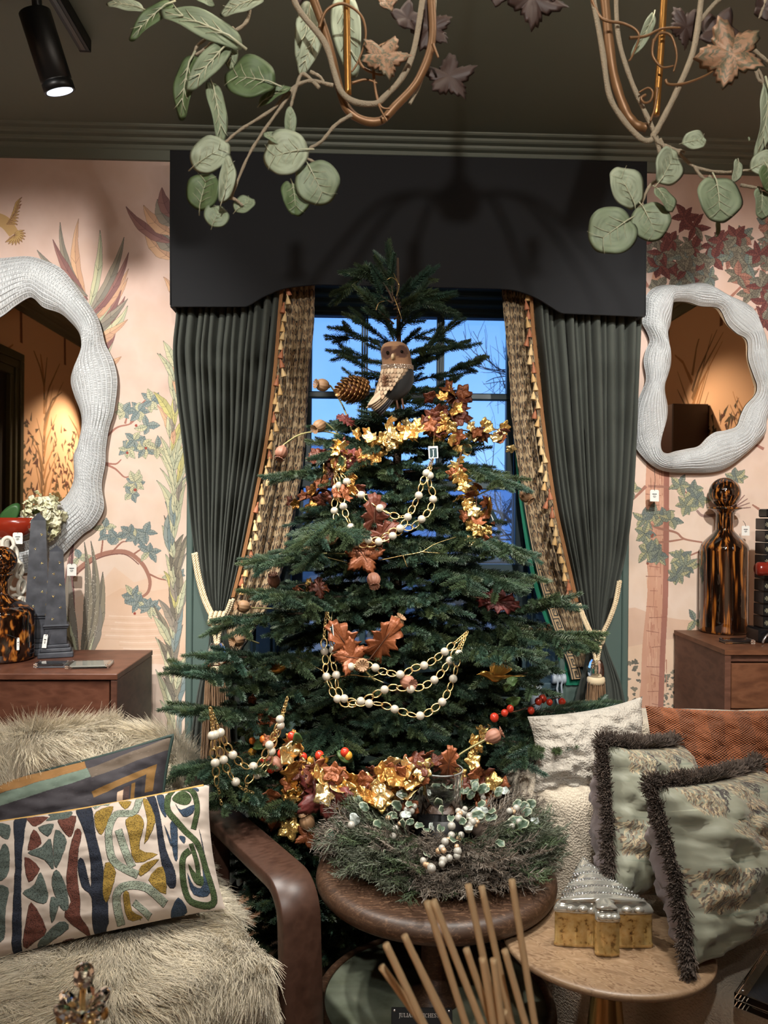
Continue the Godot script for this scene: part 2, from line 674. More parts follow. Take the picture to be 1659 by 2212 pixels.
	box2(st, Vector3(-0.1, 0.06, -0.33), Vector3(0.125, 2.07, 0.33), 0.006)
	build("body", st, mat("dark_wood", c8(44, 24, 20), 0.5), cab)
	st = S(-1)
	box2(st, Vector3(-0.08, 0, -0.31), Vector3(0.12, 0.062, 0.31), 0.002)
	build("plinth", st, mat("dark_wood"), cab)
	# painted boards round the window recess, and the pelmet
	st = S(-1)
	for e in [[405, 545], [1205, 1357]]:
		var a := U(e[0], 1100, 3.0).x
		var b := U(e[1], 1100, 3.0).x
		box2(st, Vector3(a, 0, -3.0), Vector3(b, 2.3, -2.984), 0.003)
		for k in 2:
			var t := lerpf(a, b, 0.06 + 0.88 * k)
			box2(st, Vector3(t - 0.012, 0, -2.99), Vector3(t + 0.012, 2.3, -2.972), 0.004)
	struct("trim_4", st, m_trim, "grey green painted boards edging the window recess", "architrave")
	pelmet()


func pelmet() -> void:
	var m := mat("pelmet_cloth", c8(25, 26, 29), 0.95, 0.0, {"rim_enabled": true, "rim": 0.15})
	relief(m, noise("weave", 0.35, 256, 2), 0.06, Vector3.ONE * 14.0)
	var lower := P("371,661 440,661 520,661 533,660 548,652 566,641 588,631 612,622 640,617 682,613") 
	lower = smooth2(lower, 4)
	var right := smooth2(P("1078,622 1110,625 1140,634 1166,646 1190,661 1212,674 1230,676 1300,679 1393,683"), 4)
	lower.append_array(right)
	var p := PackedVector3Array([U(368, 325, 2.82)])
	for q in lower:
		p.append(U(q.x, q.y, 2.82))
	p.append(U(1397, 350, 2.82))
	p.reverse()
	var t := thing("window_pelmet", "dark charcoal fabric covered pelmet with a shaped lower edge above the window", "pelmet", Vector3.ZERO)
	var st := S(-1)
	plate(st, p, Vector3(0, 0, -0.018))
	build("board", st, m, t)
	for e in [[368, 325, 661], [1397, 351, 682]]:
		var a := U(e[0], e[1], 2.82)
		var b := U(e[0], e[2], 2.82)
		var w := 0.018 if e[0] < 800 else -0.018
		B("return_board", Vector3(a.x, b.y, -2.996), Vector3(a.x + w, a.y, -2.839), m, t, 0.001)
	B("lid", Vector3(U(372, 330, 2.82).x + 0.02, U(372, 340, 2.82).y - 0.02, -2.996), Vector3(U(1392, 352, 2.82).x - 0.02, U(1392, 364, 2.82).y, -2.839), m, t, 0.001)
	st = S()
	var edge := PackedVector3Array()
	for q in lower:
		edge.append(U(q.x, q.y, 2.822))
	tube(st, edge, func(_t: float) -> float: return 0.0035, 6)
	edge = PackedVector3Array([U(369, 659, 2.822), U(368.5, 500, 2.822), U(368, 326, 2.822), U(880, 338, 2.822), U(1397, 351, 2.822), U(1395, 500, 2.822), U(1393, 682, 2.822)])
	tube(st, edge, func(_t: float) -> float: return 0.0035, 6)
	build("piping", st, m, t)


func floor_boards() -> void:
	var st := S(-1)
	box2(st, Vector3(-2.45, -0.15, -3.25), Vector3(2.33, -0.012, 2.9), 0.001)
	var f := struct("floor", st, mat("floor_base", c8(52, 36, 26), 0.7), "dark wooden plank floor", "floor")
	rng.seed = 4
	var woods := []
	for k in 4:
		var m := mat("plank_%d" % k, c8(120 + k * 12, 92 + k * 9, 70 + k * 7), 0.5)
		m.albedo_texture = grain()
		m.uv1_scale = Vector3(1.6, 0.9, 1)
		m.uv1_offset = Vector3(k * 0.23, k * 0.31, 0)
		woods.append(m)
	for i in 16:
		for j in 5:
			st = S(-1)
			var x := -0.95 + i * 0.09
			var z := -3.25 + j * 0.75 + (0.35 if i % 2 else 0.0)
			box2(st, Vector3(x, -0.012, z), Vector3(x + 0.088, 0.0, z + 0.748), 0.001)
			build("plank", st, woods[rng.randi() % 4], f)


func grain() -> Texture2D:   # long streaks of wood
	return noise("grain", 0.02, 256, 5, [[0.0, c8(150, 140, 132)], [0.35, c8(215, 208, 200)], [0.6, c8(240, 236, 230)], [1.0, c8(170, 160, 150)]], FastNoiseLite.TYPE_SIMPLEX_SMOOTH, Vector2(2, 2))


func window() -> void:
	var m := mat("sash_paint", c8(58, 78, 86), 0.42)
	var w := shell("window_1", "tall dark painted sash window of many panes at dusk", "window")
	var zg := 3.2
	var X := func(px: float) -> float: return U(px, 1100, zg).x
	var Y := func(py: float) -> float: return U(870, py, zg).y
	var bar := func(name_: String, x0: float, x1: float, y0: float, y1: float, z0: float, z1: float, bev := 0.004) -> void:
		var st := S(-1)
		box2(st, Vector3(X.call(x0), Y.call(y1), -z0), Vector3(X.call(x1), Y.call(y0), -z1), bev)
		build(name_, st, m, w)
	# sashes: the upper one stands behind the lower one
	bar.call("stile", 655, 671, 660, 1052, 3.235, 3.195)
	bar.call("stile", 1092, 1108, 660, 1052, 3.235, 3.195)
	bar.call("rail", 655, 1108, 660, 684, 3.235, 3.195)
	bar.call("rail", 622, 1125, 1038, 1056, 3.22, 3.15)
	bar.call("stile", 612, 632, 1050, 1470, 3.195, 3.155)
	bar.call("stile", 1109, 1127, 1050, 1470, 3.195, 3.155)
	bar.call("rail", 612, 1127, 1405, 1450, 3.195, 3.155)
	bar.call("rail", 612, 1127, 1216, 1234, 3.195, 3.15)
	for e in [[778, 792], [941, 957]]:
		for k in 3:
			bar.call("muntin", e[0] + k * 5.0, e[1] - (2 - k) * 5.0, 680, 1045, 3.228, 3.2 - (0.012 if k == 1 else 0.0), 0.002)
		bar.call("muntin", e[0], e[1], 1050, 1410, 3.19, 3.16)
	bar.call("muntin", 660, 1100, 848, 862, 3.228, 3.19)
	# panes
	var mg := mat("window_glass", Color(0.9, 0.95, 1.0, 0.06), 0.02, 0.0, {"transparency": BaseMaterial3D.TRANSPARENCY_ALPHA, "metallic_specular": 0.0})
	for c in [[655, 785], [785, 949], [949, 1108]]:
		for r in [[670, 855, 3.215], [855, 1047, 3.215], [1047, 1225, 3.175], [1225, 1420, 3.175]]:
			var st := S(-1)
			box2(st, Vector3(X.call(c[0]), Y.call(r[1]), -r[2] - 0.001), Vector3(X.call(c[1]), Y.call(r[0]), -r[2] + 0.001), 0.0004)
			build("pane", st, mg, w)
	# the box frame: head mouldings, pulley stiles and slanting shutter cases
	for k in 4:
		var st := S(-1)
		var y := lerpf(U(870, 672, 3.16).y, U(870, 616, 3.02).y, k / 3.0)
		box2(st, Vector3(X.call(560), y, -3.3), Vector3(X.call(1190), y + 0.07, -3.19 + 0.05 * k), 0.006)
		build("head", st, m, w)
	for s in [[655, 600, 545], [1108, 1150, 1212]]:
		var a := U(s[0], 1100, 3.24).x
		var b := U(s[1], 1100, 3.15).x
		var c := U(s[2], 1100, 3.0).x
		var st := S(-1)
		box2(st, Vector3(minf(a, b) - (0.02 if a > b else -0.0), 0.5, -3.27), Vector3(maxf(a, b) + (0.02 if b > a else 0.0), 2.3, -3.235), 0.002)
		build("casing", st, m, w)
		st = S(-1)
		var out := Vector3(0.03 if c > b else -0.03, 0, -0.02)
		plate(st, PackedVector3Array([Vector3(b, 0.5, -3.16), Vector3(c, 0.5, -2.985), Vector3(c, 2.3, -2.985), Vector3(b, 2.3, -3.16)]), out)
		plate(st, PackedVector3Array([Vector3(b, 0.5, -3.26), Vector3(b, 0.5, -3.15), Vector3(b, 2.3, -3.15), Vector3(b, 2.3, -3.26)]), Vector3(out.x, 0, 0))
		build("shutter_case", st, m, w)
		st = S(-1)
		var p := Vector3(b, 0, -3.16)
		var q := Vector3(c, 0, -2.985)
		var nrm := -out.normalized() * 0.008
		for f in [[0.55, 1.0], [1.06, 1.6], [1.66, 2.2]]:
			for g in [[0.14, 0.22, f[0], f[1]], [0.78, 0.86, f[0], f[1]], [0.14, 0.86, f[0], f[0] + 0.02], [0.14, 0.86, f[1] - 0.02, f[1]]]:
				var p0 := p.lerp(q, g[0])
				var p1 := p.lerp(q, g[1])
				plate(st, PackedVector3Array([p0 + Vector3(0, g[2], 0), p1 + Vector3(0, g[2], 0), p1 + Vector3(0, g[3], 0), p0 + Vector3(0, g[3], 0)]), nrm)
		build("panel_moulding", st, m, w)
	var st := S(-1)
	var ys := H(1190, 1466, 0.0).y
	ys = U(1190, 1466, 3.05).y
	box2(st, Vector3(U(545, 1100, 3.0).x, ys - 0.03, -3.26), Vector3(U(1215, 1100, 3.0).x, ys, -2.97), 0.004)
	build("sill", st, m, w)
	# small things on and beside the sill
	var wp := mat("white_plastic", c8(156, 166, 176), 0.45)
	var can := thing("spray_can", "small pale cylinder with a cap standing on the window sill", "canister", U(1157, 1540, 2.98))
	st = S()
	lathe(st, PackedVector2Array([Vector2(0, 0.105), Vector2(0.016, 0.105), Vector2(0.021, 0.1), Vector2(0.022, 0.09), Vector2(0.022, 0.0), Vector2(0, 0)]), 20)
	build("body", st, wp, can)
	st = S()
	lathe(st, PackedVector2Array([Vector2(0, 0.112), Vector2(0.017, 0.111), Vector2(0.023, 0.106), Vector2(0.023, 0.078), Vector2(0.0, 0.078)]), 20)
	build("cap", st, wp, can)
	for e in [[1207, 1466, "pale round cord spool hooked beside the window behind the gold bird"], [596, 1560, "pale blue window cord hanging by the shutter behind the berries"]]:
		var h := thing("curtain_hook", e[2], "hook", U(e[0], e[1], 2.955), "window hooks")
		st = S()
		var hb := Basis(Vector3(0, 0, 1), PI / 2.0) * Basis()
		lathe(st, PackedVector2Array([Vector2(0, 0.026), Vector2(0.017, 0.026), Vector2(0.02, 0.022), Vector2(0.02, 0.014), Vector2(0.016, 0.01), Vector2(0.016, -0.01), Vector2(0.02, -0.014), Vector2(0.02, -0.022), Vector2(0.017, -0.026), Vector2(0, -0.026)]), 18, Transform3D(hb, Vector3.ZERO))
		build("spool", st, wp, h)
		st = S()
		for k in 2:
			var p := PackedVector3Array()
			for i in 14:
				p.append(Vector3(-0.008 + 0.016 * k + sin(i * 2.2 + k) * 0.002, 0.03 - i * 0.013, 0.012 + cos(i * 2.2 + k) * 0.002))
			tube(st, p, func(_t: float) -> float: return 0.004, 6)
		build("cord", st, mat("pale_cord", c8(150, 160, 170), 0.8), h)


func outdoors() -> void:
	var st := S(-1)
	box2(st, Vector3(-30, -1.3, -60), Vector3(30, -1.0, -3.4), 0.01)
	struct("ground", st, mat("ground_dusk", c8(96, 104, 92), 0.95), "dim lawn outside beyond the window", "ground")
	# low garden wall of rough stones
	rng.seed = 21
	var yt := U(1080, 1175, 7.0).y
	st = S(-1)
	box2(st, Vector3(-6, -1.0, -7.3), Vector3(6, yt - 0.05, -7.06), 0.01)
	var g := struct("garden_wall", st, mat("mortar", c8(92, 94, 96), 0.95), "rough stone garden wall outside below the bare tree", "wall")
	var stones := [mat("stone_a", c8(150, 152, 152), 0.9), mat("stone_b", c8(120, 124, 128), 0.9), mat("stone_c", c8(170, 168, 162), 0.9)]
	var y := -0.6
	while y < yt - 0.02:
		var hh := rf(0.11, 0.19)
		var x := -1.9 + rf(0, 0.2)
		while x < 2.2:
			var ww := rf(0.18, 0.42)
			st = S(-1)
			cbox(st, Transform3D(Basis(Vector3.BACK, rf(-0.04, 0.04)), Vector3(x + ww / 2, y + hh / 2, -7.03 + rf(-0.02, 0.02))), Vector3(ww - 0.02, hh - 0.02, 0.12), 0.025)
			build("stone", st, stones[rng.randi() % 3], g)
			x += ww
		y += hh
	# slope of slate roofs and a house beyond
	var m_slate := mat("slate", c8(214, 210, 214), 0.8)
	var hill := thing("slate_roof", "long grey slate roof beyond the garden wall, low over the lawn", "roof", Vector3(2.2, -1.0, -13))
	st = S(-1)
	plate(st, PackedVector3Array([Vector3(-4.6, 0, 0), Vector3(6, 0, 0), Vector3(6, 2.5, -3.2), Vector3(-3.6, 3.6, -3.2)]), Vector3(0, -0.1, -0.1))
	build("slope", st, m_slate, hill)
	st = S(-1)
	for k in 9:
		for i in 26:
			var v := k / 9.0
			var a := Vector3(-4.4 + v * 0.9 + i * 0.4 + (0.2 if k % 2 else 0.0), 0.02 + v * 2.5, -3.2 * v + 0.03)
			plate(st, PackedVector3Array([a, a + Vector3(0.37, 0, 0), a + Vector3(0.37, 0.28, -0.34), a + Vector3(0, 0.28, -0.34)]), Vector3(0, 0.02, 0.02))
	stuff(build("slate_courses", st, m_slate, hill))
	var house := thing("far_house", "pale house with white framed windows beyond the garden at dusk", "house", Vector3(-1.9, -1.0, -14))
	var m_house := mat("house_wall", c8(196, 198, 208), 0.9)
	var m_white := mat("house_white", c8(220, 222, 226), 0.7)
	st = S(-1)
	box2(st, Vector3(-2.6, 0, -2), Vector3(1.3, 2.7, 0), 0.02)
	build("walls", st, m_house, house)
	st = S(-1)
	plate(st, PackedVector3Array([Vector3(-2.8, 2.65, 0.2), Vector3(1.5, 2.65, 0.2), Vector3(1.5, 3.6, -1.0), Vector3(-2.8, 3.6, -1.0)]), Vector3(0, 0.08, 0))
	build("roof", st, m_slate, house)
	for i in 4:
		var wx := -1.9 + i * 0.75
		st = S(-1)
		box2(st, Vector3(wx, 1.2, 0.0), Vector3(wx + 0.5, 2.2, 0.03), 0.004)
		var fr := build("window", st, m_white, house)
		for k in 6:
			st = S(-1)
			box2(st, Vector3(wx + 0.04 + 0.22 * (k % 2), 1.25 + 0.31 * (k / 2), 0.028), Vector3(wx + 0.24 + 0.22 * (k % 2), 1.53 + 0.31 * (k / 2), 0.036), 0.002)
			build("pane", st, mat("far_pane", c8(60, 82, 120), 0.2), fr)
	# leafless tree
	var bark := mat("bare_bark", c8(58, 58, 66), 0.9)
	for e in [[Vector3(1.95, -1.0, -9.5), 5, "leafless tree with fine twigs against the dusk sky by the tasselled curtain", 1.6], [Vector3(-1.3, -1.0, -9.0), 9, "pale leafless shrub outside below the house windows", 0.35]]:
		rng.seed = e[1]
		var t := thing("bare_tree", e[2], "tree", e[0])
		var trunk := S()
		var twigs := S()
		sprout(trunk, twigs, Vector3.ZERO, Vector3(-0.12, 1, 0.05).normalized(), 1.25 * e[3], 0.075 * e[3], 0)
		build("trunk", trunk, bark, t)
		stuff(build("twigs", twigs, bark, t))


func sprout(st: SurfaceTool, tw: SurfaceTool, a: Vector3, d: Vector3, len: float, r: float, level: int) -> void:
	var p := PackedVector3Array([a])
	var n := 5
	for i in n:
		d = (d + rdir() * 0.22 + Vector3(0, 0.05, 0)).normalized()
		p.append(p[i] + d * len / n)
	tube(st if level < 2 else tw, p, func(t: float) -> float: return r * (1.0 - 0.5 * t), 5 if level < 3 else 3, 1.0, false)
	if level >= 5:
		return
	var kids := 4 if level < 4 else 3
	for k in kids:
		var i := 2 + (k * 4) / kids if level > 0 else 2 + k
		i = clampi(i, 1, n)
		var nd := (d + rdir() * 0.95).normalized()
		sprout(st, tw, p[i], nd, len * rf(0.6, 0.8), r * 0.5, level + 1)


# ------------------------------------------------------------------ printed mural
func mp(px: float, py: float) -> Vector2:
	var w := U(px, py, 3.0)
	return Vector2((w.x - mural_x) * mural_s, (MURAL_TOP - w.y) * mural_s)

func mline(im: Image, s: String, w0: float, w1: float, col: Color) -> void:
	var p := PackedVector2Array()
	for q in smooth2(P(s), 6):
		p.append(mp(q.x, q.y))
	stroke(im, p, w0 * mural_s / 568.0, w1 * mural_s / 568.0, col)

# a painted leaf from its base to its tip, in two tones with an inked edge and veins
func mleaf(im: Image, b: Vector2, t: Vector2, w: float, bend: float, pal: Array, veins := 4) -> void:
	var c := (b + t) * 0.5 + (t - b).orthogonal() * bend
	var mid := PackedVector2Array()
	var l := PackedVector2Array()
	var r := PackedVector2Array()
	var lo := PackedVector2Array()
	var ro := PackedVector2Array()
	var n := 12
	for i in n + 1:
		var f := float(i) / n
		var q := b.lerp(c, f).lerp(c.lerp(t, f), f)
		var d := (b.lerp(c, f + 0.01).lerp(c.lerp(t, f + 0.01), f + 0.01) - q).normalized().orthogonal()
		var k := w * 0.5 * sin(PI * pow(f, 0.8)) * (1.0 + 0.08 * sin(f * 21.0 + b.x))
		mid.append(mp(q.x, q.y))
		l.append(mp(q.x + d.x * k, q.y + d.y * k))
		r.append(mp(q.x - d.x * k, q.y - d.y * k))
		lo.append(mp(q.x + d.x * (k + 0.6), q.y + d.y * (k + 0.6)))
		ro.append(mp(q.x - d.x * (k + 0.6), q.y - d.y * (k + 0.6)))
	ro.reverse()
	lo.append_array(ro)
	fill_poly(im, lo, pal[2])
	var back := mid.duplicate()
	back.reverse()
	var h := l.duplicate()
	h.append_array(back)
	fill_poly(im, h, pal[0])
	h = r.duplicate()
	h.append_array(back)
	fill_poly(im, h, pal[1])
	stroke(im, mid, 1.6, 0.8, pal[2])
	for v in veins:
		var f := int(n * (0.2 + 0.65 * v / maxf(veins, 1)))
		stroke(im, PackedVector2Array([mid[f], mid[f].lerp(l[mini(f + 1, n)], 0.9)]), 1.1, 0.8, pal[2])
		stroke(im, PackedVector2Array([mid[f], mid[f].lerp(r[mini(f + 1, n)], 0.9)]), 1.1, 0.8, pal[2])

func mtips(im: Image, base: String, tips: String, w: float, bend: float, pals: Array, veins := 2) -> void:   # leaves from one base (or a line of bases) to many tips
	var bs := P(base)
	var ts := P(tips)
	for i in ts.size():
		var b := bs[0].lerp(bs[bs.size() - 1], float(i) / maxf(ts.size() - 1, 1))
		mleaf(im, b, ts[i], w * rf(0.8, 1.2), bend * signf(b.x - ts[i].x + 0.1) * rf(0.6, 1.3), pals[i % pals.size()], veins)

func mspray(im: Image, at: Vector2, n: int, len: float, w: float, pals: Array, a0 := 0.0, a1 := TAU) -> void:
	for i in n:
		var a := lerpf(a0, a1, (i + rf(-0.25, 0.25)) / n)
		mleaf(im, at, at + Vector2(cos(a), sin(a)) * len * rf(0.75, 1.2), w * rf(0.8, 1.15), rf(-0.2, 0.2), pals[rng.randi() % pals.size()])

func paper(key: String, im: Image, rough := 0.85) -> StandardMaterial3D:
	return mat(key, Color.WHITE, rough, 0.0, {"albedo_texture": tex(im), "texture_repeat": false, "detail_enabled": true, "detail_blend_mode": BaseMaterial3D.BLEND_MODE_MUL,
		"detail_albedo": noise("mottle", 0.012, 512, 5, [[0.0, c8(240, 234, 230)], [0.5, c8(255, 255, 255)], [1.0, c8(246, 240, 232)]])})

func paper_ground(w: float) -> Image:
	var im := canvas(int(w * mural_s), int(2.14 * mural_s), c8(222, 194, 182))
	var h := im.get_height()
	for y in h:
		var f := clampf((float(y) / h - 0.25) / 0.4, 0.0, 1.0)
		im.fill_rect(Rect2i(0, y, im.get_width(), 1), c8(220, 191, 178).lerp(c8(229, 206, 189), f))
	return im

const STEP_GREEN := 0

func mural_left() -> void:
	rng.seed = 11
	mural_x = -2.3
	var im := paper_ground(1.7)
	var ink := c8(112, 100, 88)
	var sand := [c8(222, 180, 146), c8(206, 164, 136), c8(150, 118, 100)]
	var grey := [c8(160, 150, 136), c8(140, 134, 124), c8(106, 100, 92)]
	var mauve := [c8(160, 118, 112), c8(142, 104, 102), c8(112, 80, 80)]
	var lime := [c8(206, 196, 130), c8(186, 180, 124), c8(120, 116, 84)]
	var blue := [c8(150, 160, 156), c8(128, 144, 146), c8(84, 92, 90)]
	var cream := [c8(206, 202, 168), c8(186, 188, 160), c8(104, 108, 96)]
	var dusk := [c8(122, 116, 104), c8(146, 138, 120), c8(84, 80, 74)]
	# far hills and plain
	for e in [["150,1420 150,1300 215,1262 247,1224 290,1258 345,1240 420,1262 420,1420", c8(229, 200, 178)], ["150,1420 210,1300 262,1270 330,1276 420,1262 420,1440", c8(224, 192, 168)]]:
		var p := PackedVector2Array()
		for q in P(e[0]):
			p.append(mp(q.x, q.y))
		fill_poly(im, p, e[1])
	for k in 14:
		var y := 1330 + k * 7
		mline(im, "%d,%d %d,%d %d,%d" % [210 + rng.randi() % 60, y, 300, y + 2, 350 + rng.randi() % 40, y - 1], 3.0, 1.5, c8(219, 186, 160) if k % 2 else c8(232, 206, 186))
	# palm crown behind the mirror
	mtips(im, "190,800 178,700", "262,770 245,735 250,712 262,690 276,660 270,640 276,600", 20, 0.25, [sand, cream, mauve])
	mtips(im, "192,740 190,640", "276,690 255,655 262,627 276,645 252,605 278,580 250,560 278,545 268,512 216,497 170,472 130,480 114,517 80,540", 19, 0.14, [sand, grey, mauve, grey, cream])
	# sprout by the pelmet
	mtips(im, "372,560 372,470", "312,495 338,490 272,446 310,443 340,430 350,405", 26, 0.18, [sand, grey, mauve])
	mleaf(im, Vector2(372, 640), Vector2(353, 598), 12, -0.2, sand, 1)
	# bird in flight
	mline(im, "-20,470 10,480 30,505", 30, 22, c8(196, 160, 110))
	for k in 9:
		mleaf(im, Vector2(14 + k * 2.5, 484 - k * 3), Vector2(30 + k * 1.2 + 8, 486 - k * 7.5), 6, 0.3, [c8(206, 170, 104), c8(182, 144, 96), c8(128, 92, 72)], 0)
	for k in 10:
		var a := -0.5 + k * 0.32
		mleaf(im, Vector2(30, 508), Vector2(30 + cos(a) * 26, 508 + sin(a) * 22), 6, 0.15, [c8(206, 174, 112), c8(176, 138, 94), c8(128, 92, 72)], 0)
	mline(im, "40,450 47,440", 2, 1, c8(150, 100, 80))
	# fruit boughs behind the mirror
	for e in ["215,960 250,925 282,915 300,895", "225,1000 250,1002 262,992", "220,1000 248,1012 268,1030 280,1028", "282,915 300,880 318,860", "270,915 276,895"]:
		mline(im, e, 5, 2, c8(168, 118, 104))
	for e in [[300, 888, 8], [268, 888, 6], [328, 866, 7], [318, 920, 4], [276, 968, 8], [312, 966, 9], [338, 968, 4], [290, 950, 5], [292, 1040, 9], [284, 1066, 5]]:
		mspray(im, Vector2(e[0], e[1]), e[2], 24, 14, [blue, cream, blue, cream])
	for e in [[294, 919, 6], [275, 978, 6], [315, 968, 6], [292, 1058, 7], [387, 1252, 7], [291, 1325, 6]]:
		var c := mp(e[0], e[1])
		disc(im, c, e[2] * 0.8, e[2] * 0.8, c8(158, 76, 64))
	# great leaning branch
	mline(im, "130,1268 180,1222 220,1198 270,1192 305,1215 323,1250 320,1278 302,1292", 13, 5, c8(168, 122, 106))
	mline(im, "130,1272 180,1227 220,1203 268,1197 300,1219", 3, 2, c8(130, 88, 80))
	for e in ["218,1200 222,1160 215,1135", "240,1195 262,1172 275,1170", "290,1196 305,1186 320,1180", "323,1240 345,1250 370,1254"]:
		mline(im, e, 4, 2, c8(160, 112, 98))
	for e in [[226, 1138, 4], [238, 1158, 4], [252, 1160, 3], [280, 1150, 5], [296, 1160, 7], [314, 1150, 5], [322, 1192, 5], [378, 1245, 8], [286, 1286, 6], [298, 1300, 6], [325, 1310, 8], [170, 1205, 3]]:
		mspray(im, Vector2(e[0], e[1]), e[2], 24, 14, [blue, cream, blue])
	# tall leaf column by the curtain
	for k in 60:
		var y := 1600 - k * 13.6
		var x := 372 + sin(k * 0.37) * 5.0 + (k % 3) * 4 - (0.0 if y < 1000 else 0.0)
		var s := -1.0 if k % 2 else 1.0
		var pal: Array = [dusk, grey, cream, lime, dusk, cream, blue][rng.randi() % 7] if y > 1120 else [sand, cream, cream, lime, grey][rng.randi() % 5]
		mleaf(im, Vector2(x, y), Vector2(x + s * rf(14, 42), y - rf(60, 120)), rf(12, 20), s * rf(0.05, 0.28), pal, 3)
	# broad leaves low behind the obelisks
	mtips(im, "185,1430 165,1430", "222,1235 205,1255 215,1300 197,1330 196,1168 182,1170 160,1165 150,1210 146,1330 142,1370", 22, 0.12, [dusk, mauve, grey, cream, dusk])
	for k in 170:
		disc(im, mp(rf(150, 210), rf(1180, 1400)), 1.3, 1.3, c8(208, 200, 186))
	paper("paper_left", im)


func mural_right() -> void:
	rng.seed = 31
	mural_x = 0.85
	var im := paper_ground(1.35)
	var grey := [c8(140, 134, 118), c8(118, 112, 100), c8(72, 66, 62)]
	var wine := [c8(130, 78, 72), c8(112, 64, 62), c8(78, 44, 46)]
	var rose := [c8(176, 128, 112), c8(156, 110, 98), c8(110, 72, 66)]
	var green := [c8(138, 146, 130), c8(182, 178, 140), c8(78, 84, 76)]
	var slate := [c8(118, 128, 124), c8(138, 146, 132), c8(72, 78, 76)]
	for e in [["1340,1560 1340,1316 1372,1312 1420,1330 1470,1338 1530,1342 1660,1352 1700,1360 1700,1560", c8(219, 186, 164)], ["1340,1560 1340,1400 1460,1378 1560,1400 1700,1420 1700,1560", c8(228, 198, 172)]]:
		var p := PackedVector2Array()
		for q in P(e[0]):
			p.append(mp(q.x, q.y))
		fill_poly(im, p, e[1])
	for k in 30:
		disc(im, mp(rf(1350, 1395), rf(1420, 1530)), rf(5, 10), rf(4, 9), c8(136, 128, 112).lerp(c8(96, 94, 88), rf(0, 1)), 0.2, k)
		disc(im, mp(rf(1432, 1460), rf(1440, 1530)), rf(4, 8), rf(3, 7), c8(146, 138, 120).lerp(c8(108, 104, 96), rf(0, 1)), 0.2, k)
	# trunk
	var tr := PackedVector2Array()
	for q in smooth2(P("1396,1010 1394,1080 1399,1200 1398,1290 1388,1390 1384,1480 1378,1570 1432,1570 1430,1500 1437,1400 1441,1300 1444,1180 1442,1080 1444,1010 1436,800 1428,600 1408,600 1404,800"), 4):
		tr.append(mp(q.x, q.y))
	fill_poly(im, tr, c8(206, 158, 134))
	for k in 260:
		var x := rf(1398, 1440)
		var y := rf(620, 1560)
		mline(im, "%f,%f %f,%f" % [x, y, x + rf(-1, 1), y + rf(10, 40)], 2.0, 1.0, [c8(192, 140, 118), c8(217, 174, 148), c8(178, 124, 104), c8(210, 164, 138)][k % 4])
	mline(im, "1440,1010 1439,1180 1437,1300 1432,1400 1426,1560", 12, 12, c8(166, 114, 100))
	for k in 16:
		var y := 1060 + k * 31 + rf(-8, 8)
		mline(im, "%f,%f %f,%f" % [rf(1394, 1410), y, rf(1420, 1440), y + rf(-3, 5)], 1.6, 1.0, c8(150, 102, 88))
	for e in ["1402,700 1380,660 1396,610", "1436,700 1452,650 1480,620", "1400,620 1385,590", "1396,1050 1376,1070 1352,1090", "1650,970 1625,960 1600,975", "1560,660 1600,620 1640,580", "1600,700 1640,660", "1590,560 1600,520", "1480,600 1500,540"]:
		mline(im, e, 7, 3, c8(170, 120, 106))
	# crown
	for k in 44:
		var at := Vector2(rf(1400, 1670), rf(470, 640))
		if at.y < 560 - absf(at.x - 1480) * 0.25 - 40:
			at.y += 70
		mspray(im, at, 5 + rng.randi() % 3, rf(22, 34), rf(13, 19), [wine, grey, grey, slate] if at.x < 1560 else [grey, rose, slate, grey])
	for e in [[1480, 470], [1500, 490], [1452, 520], [1430, 545], [1560, 520], [1590, 510], [1640, 550], [1645, 620], [1650, 690], [1655, 650]]:
		mspray(im, Vector2(e[0], e[1]), 6, 30, 15, [wine, grey, wine])
	# leafy boughs low down
	for e in ["1398,1128 1420,1140 1460,1150 1478,1164 1520,1172 1556,1180", "1398,1172 1440,1170 1478,1164", "1556,1180 1520,1188 1490,1200", "1400,1050 1440,1052 1475,1060 1490,1070", "1394,1050 1370,1076 1340,1098", "1640,1100 1625,1090"]:
		mline(im, e, 6, 3, c8(166, 120, 104))
	for e in [[1394, 1120, 5], [1412, 1112, 5], [1432, 1118, 3], [1448, 1122, 4], [1392, 1152, 5], [1410, 1182, 6], [1420, 1200, 7], [1398, 1192, 5], [1470, 1205, 9], [1482, 1222, 9], [1462, 1240, 7], [1500, 1060, 5], [1506, 1078, 6], [1482, 1092, 6], [1470, 1048, 5], [1366, 1060, 4], [1590, 1030, 7], [1500, 1340, 3]]:
		mspray(im, Vector2(e[0], e[1]), e[2], 26, 15, [green, slate, green])
	for e in [[1410, 1155], [1399, 1217], [1408, 1158]]:
		disc(im, mp(e[0], e[1]), 5, 5, c8(140, 84, 70))
	# bird tail behind the bottle
	for k in 6:
		var a := -1.3 + k * 0.24
		mline(im, "1580,1100 %f,%f" % [1580 + cos(a) * 42, 1100 + sin(a) * 42], 4, 2, c8(150, 120, 112))
	mline(im, "1505,1102 1518,1114 1545,1112 1580,1102", 5, 8, c8(160, 132, 124))
	paper("paper_right", im)


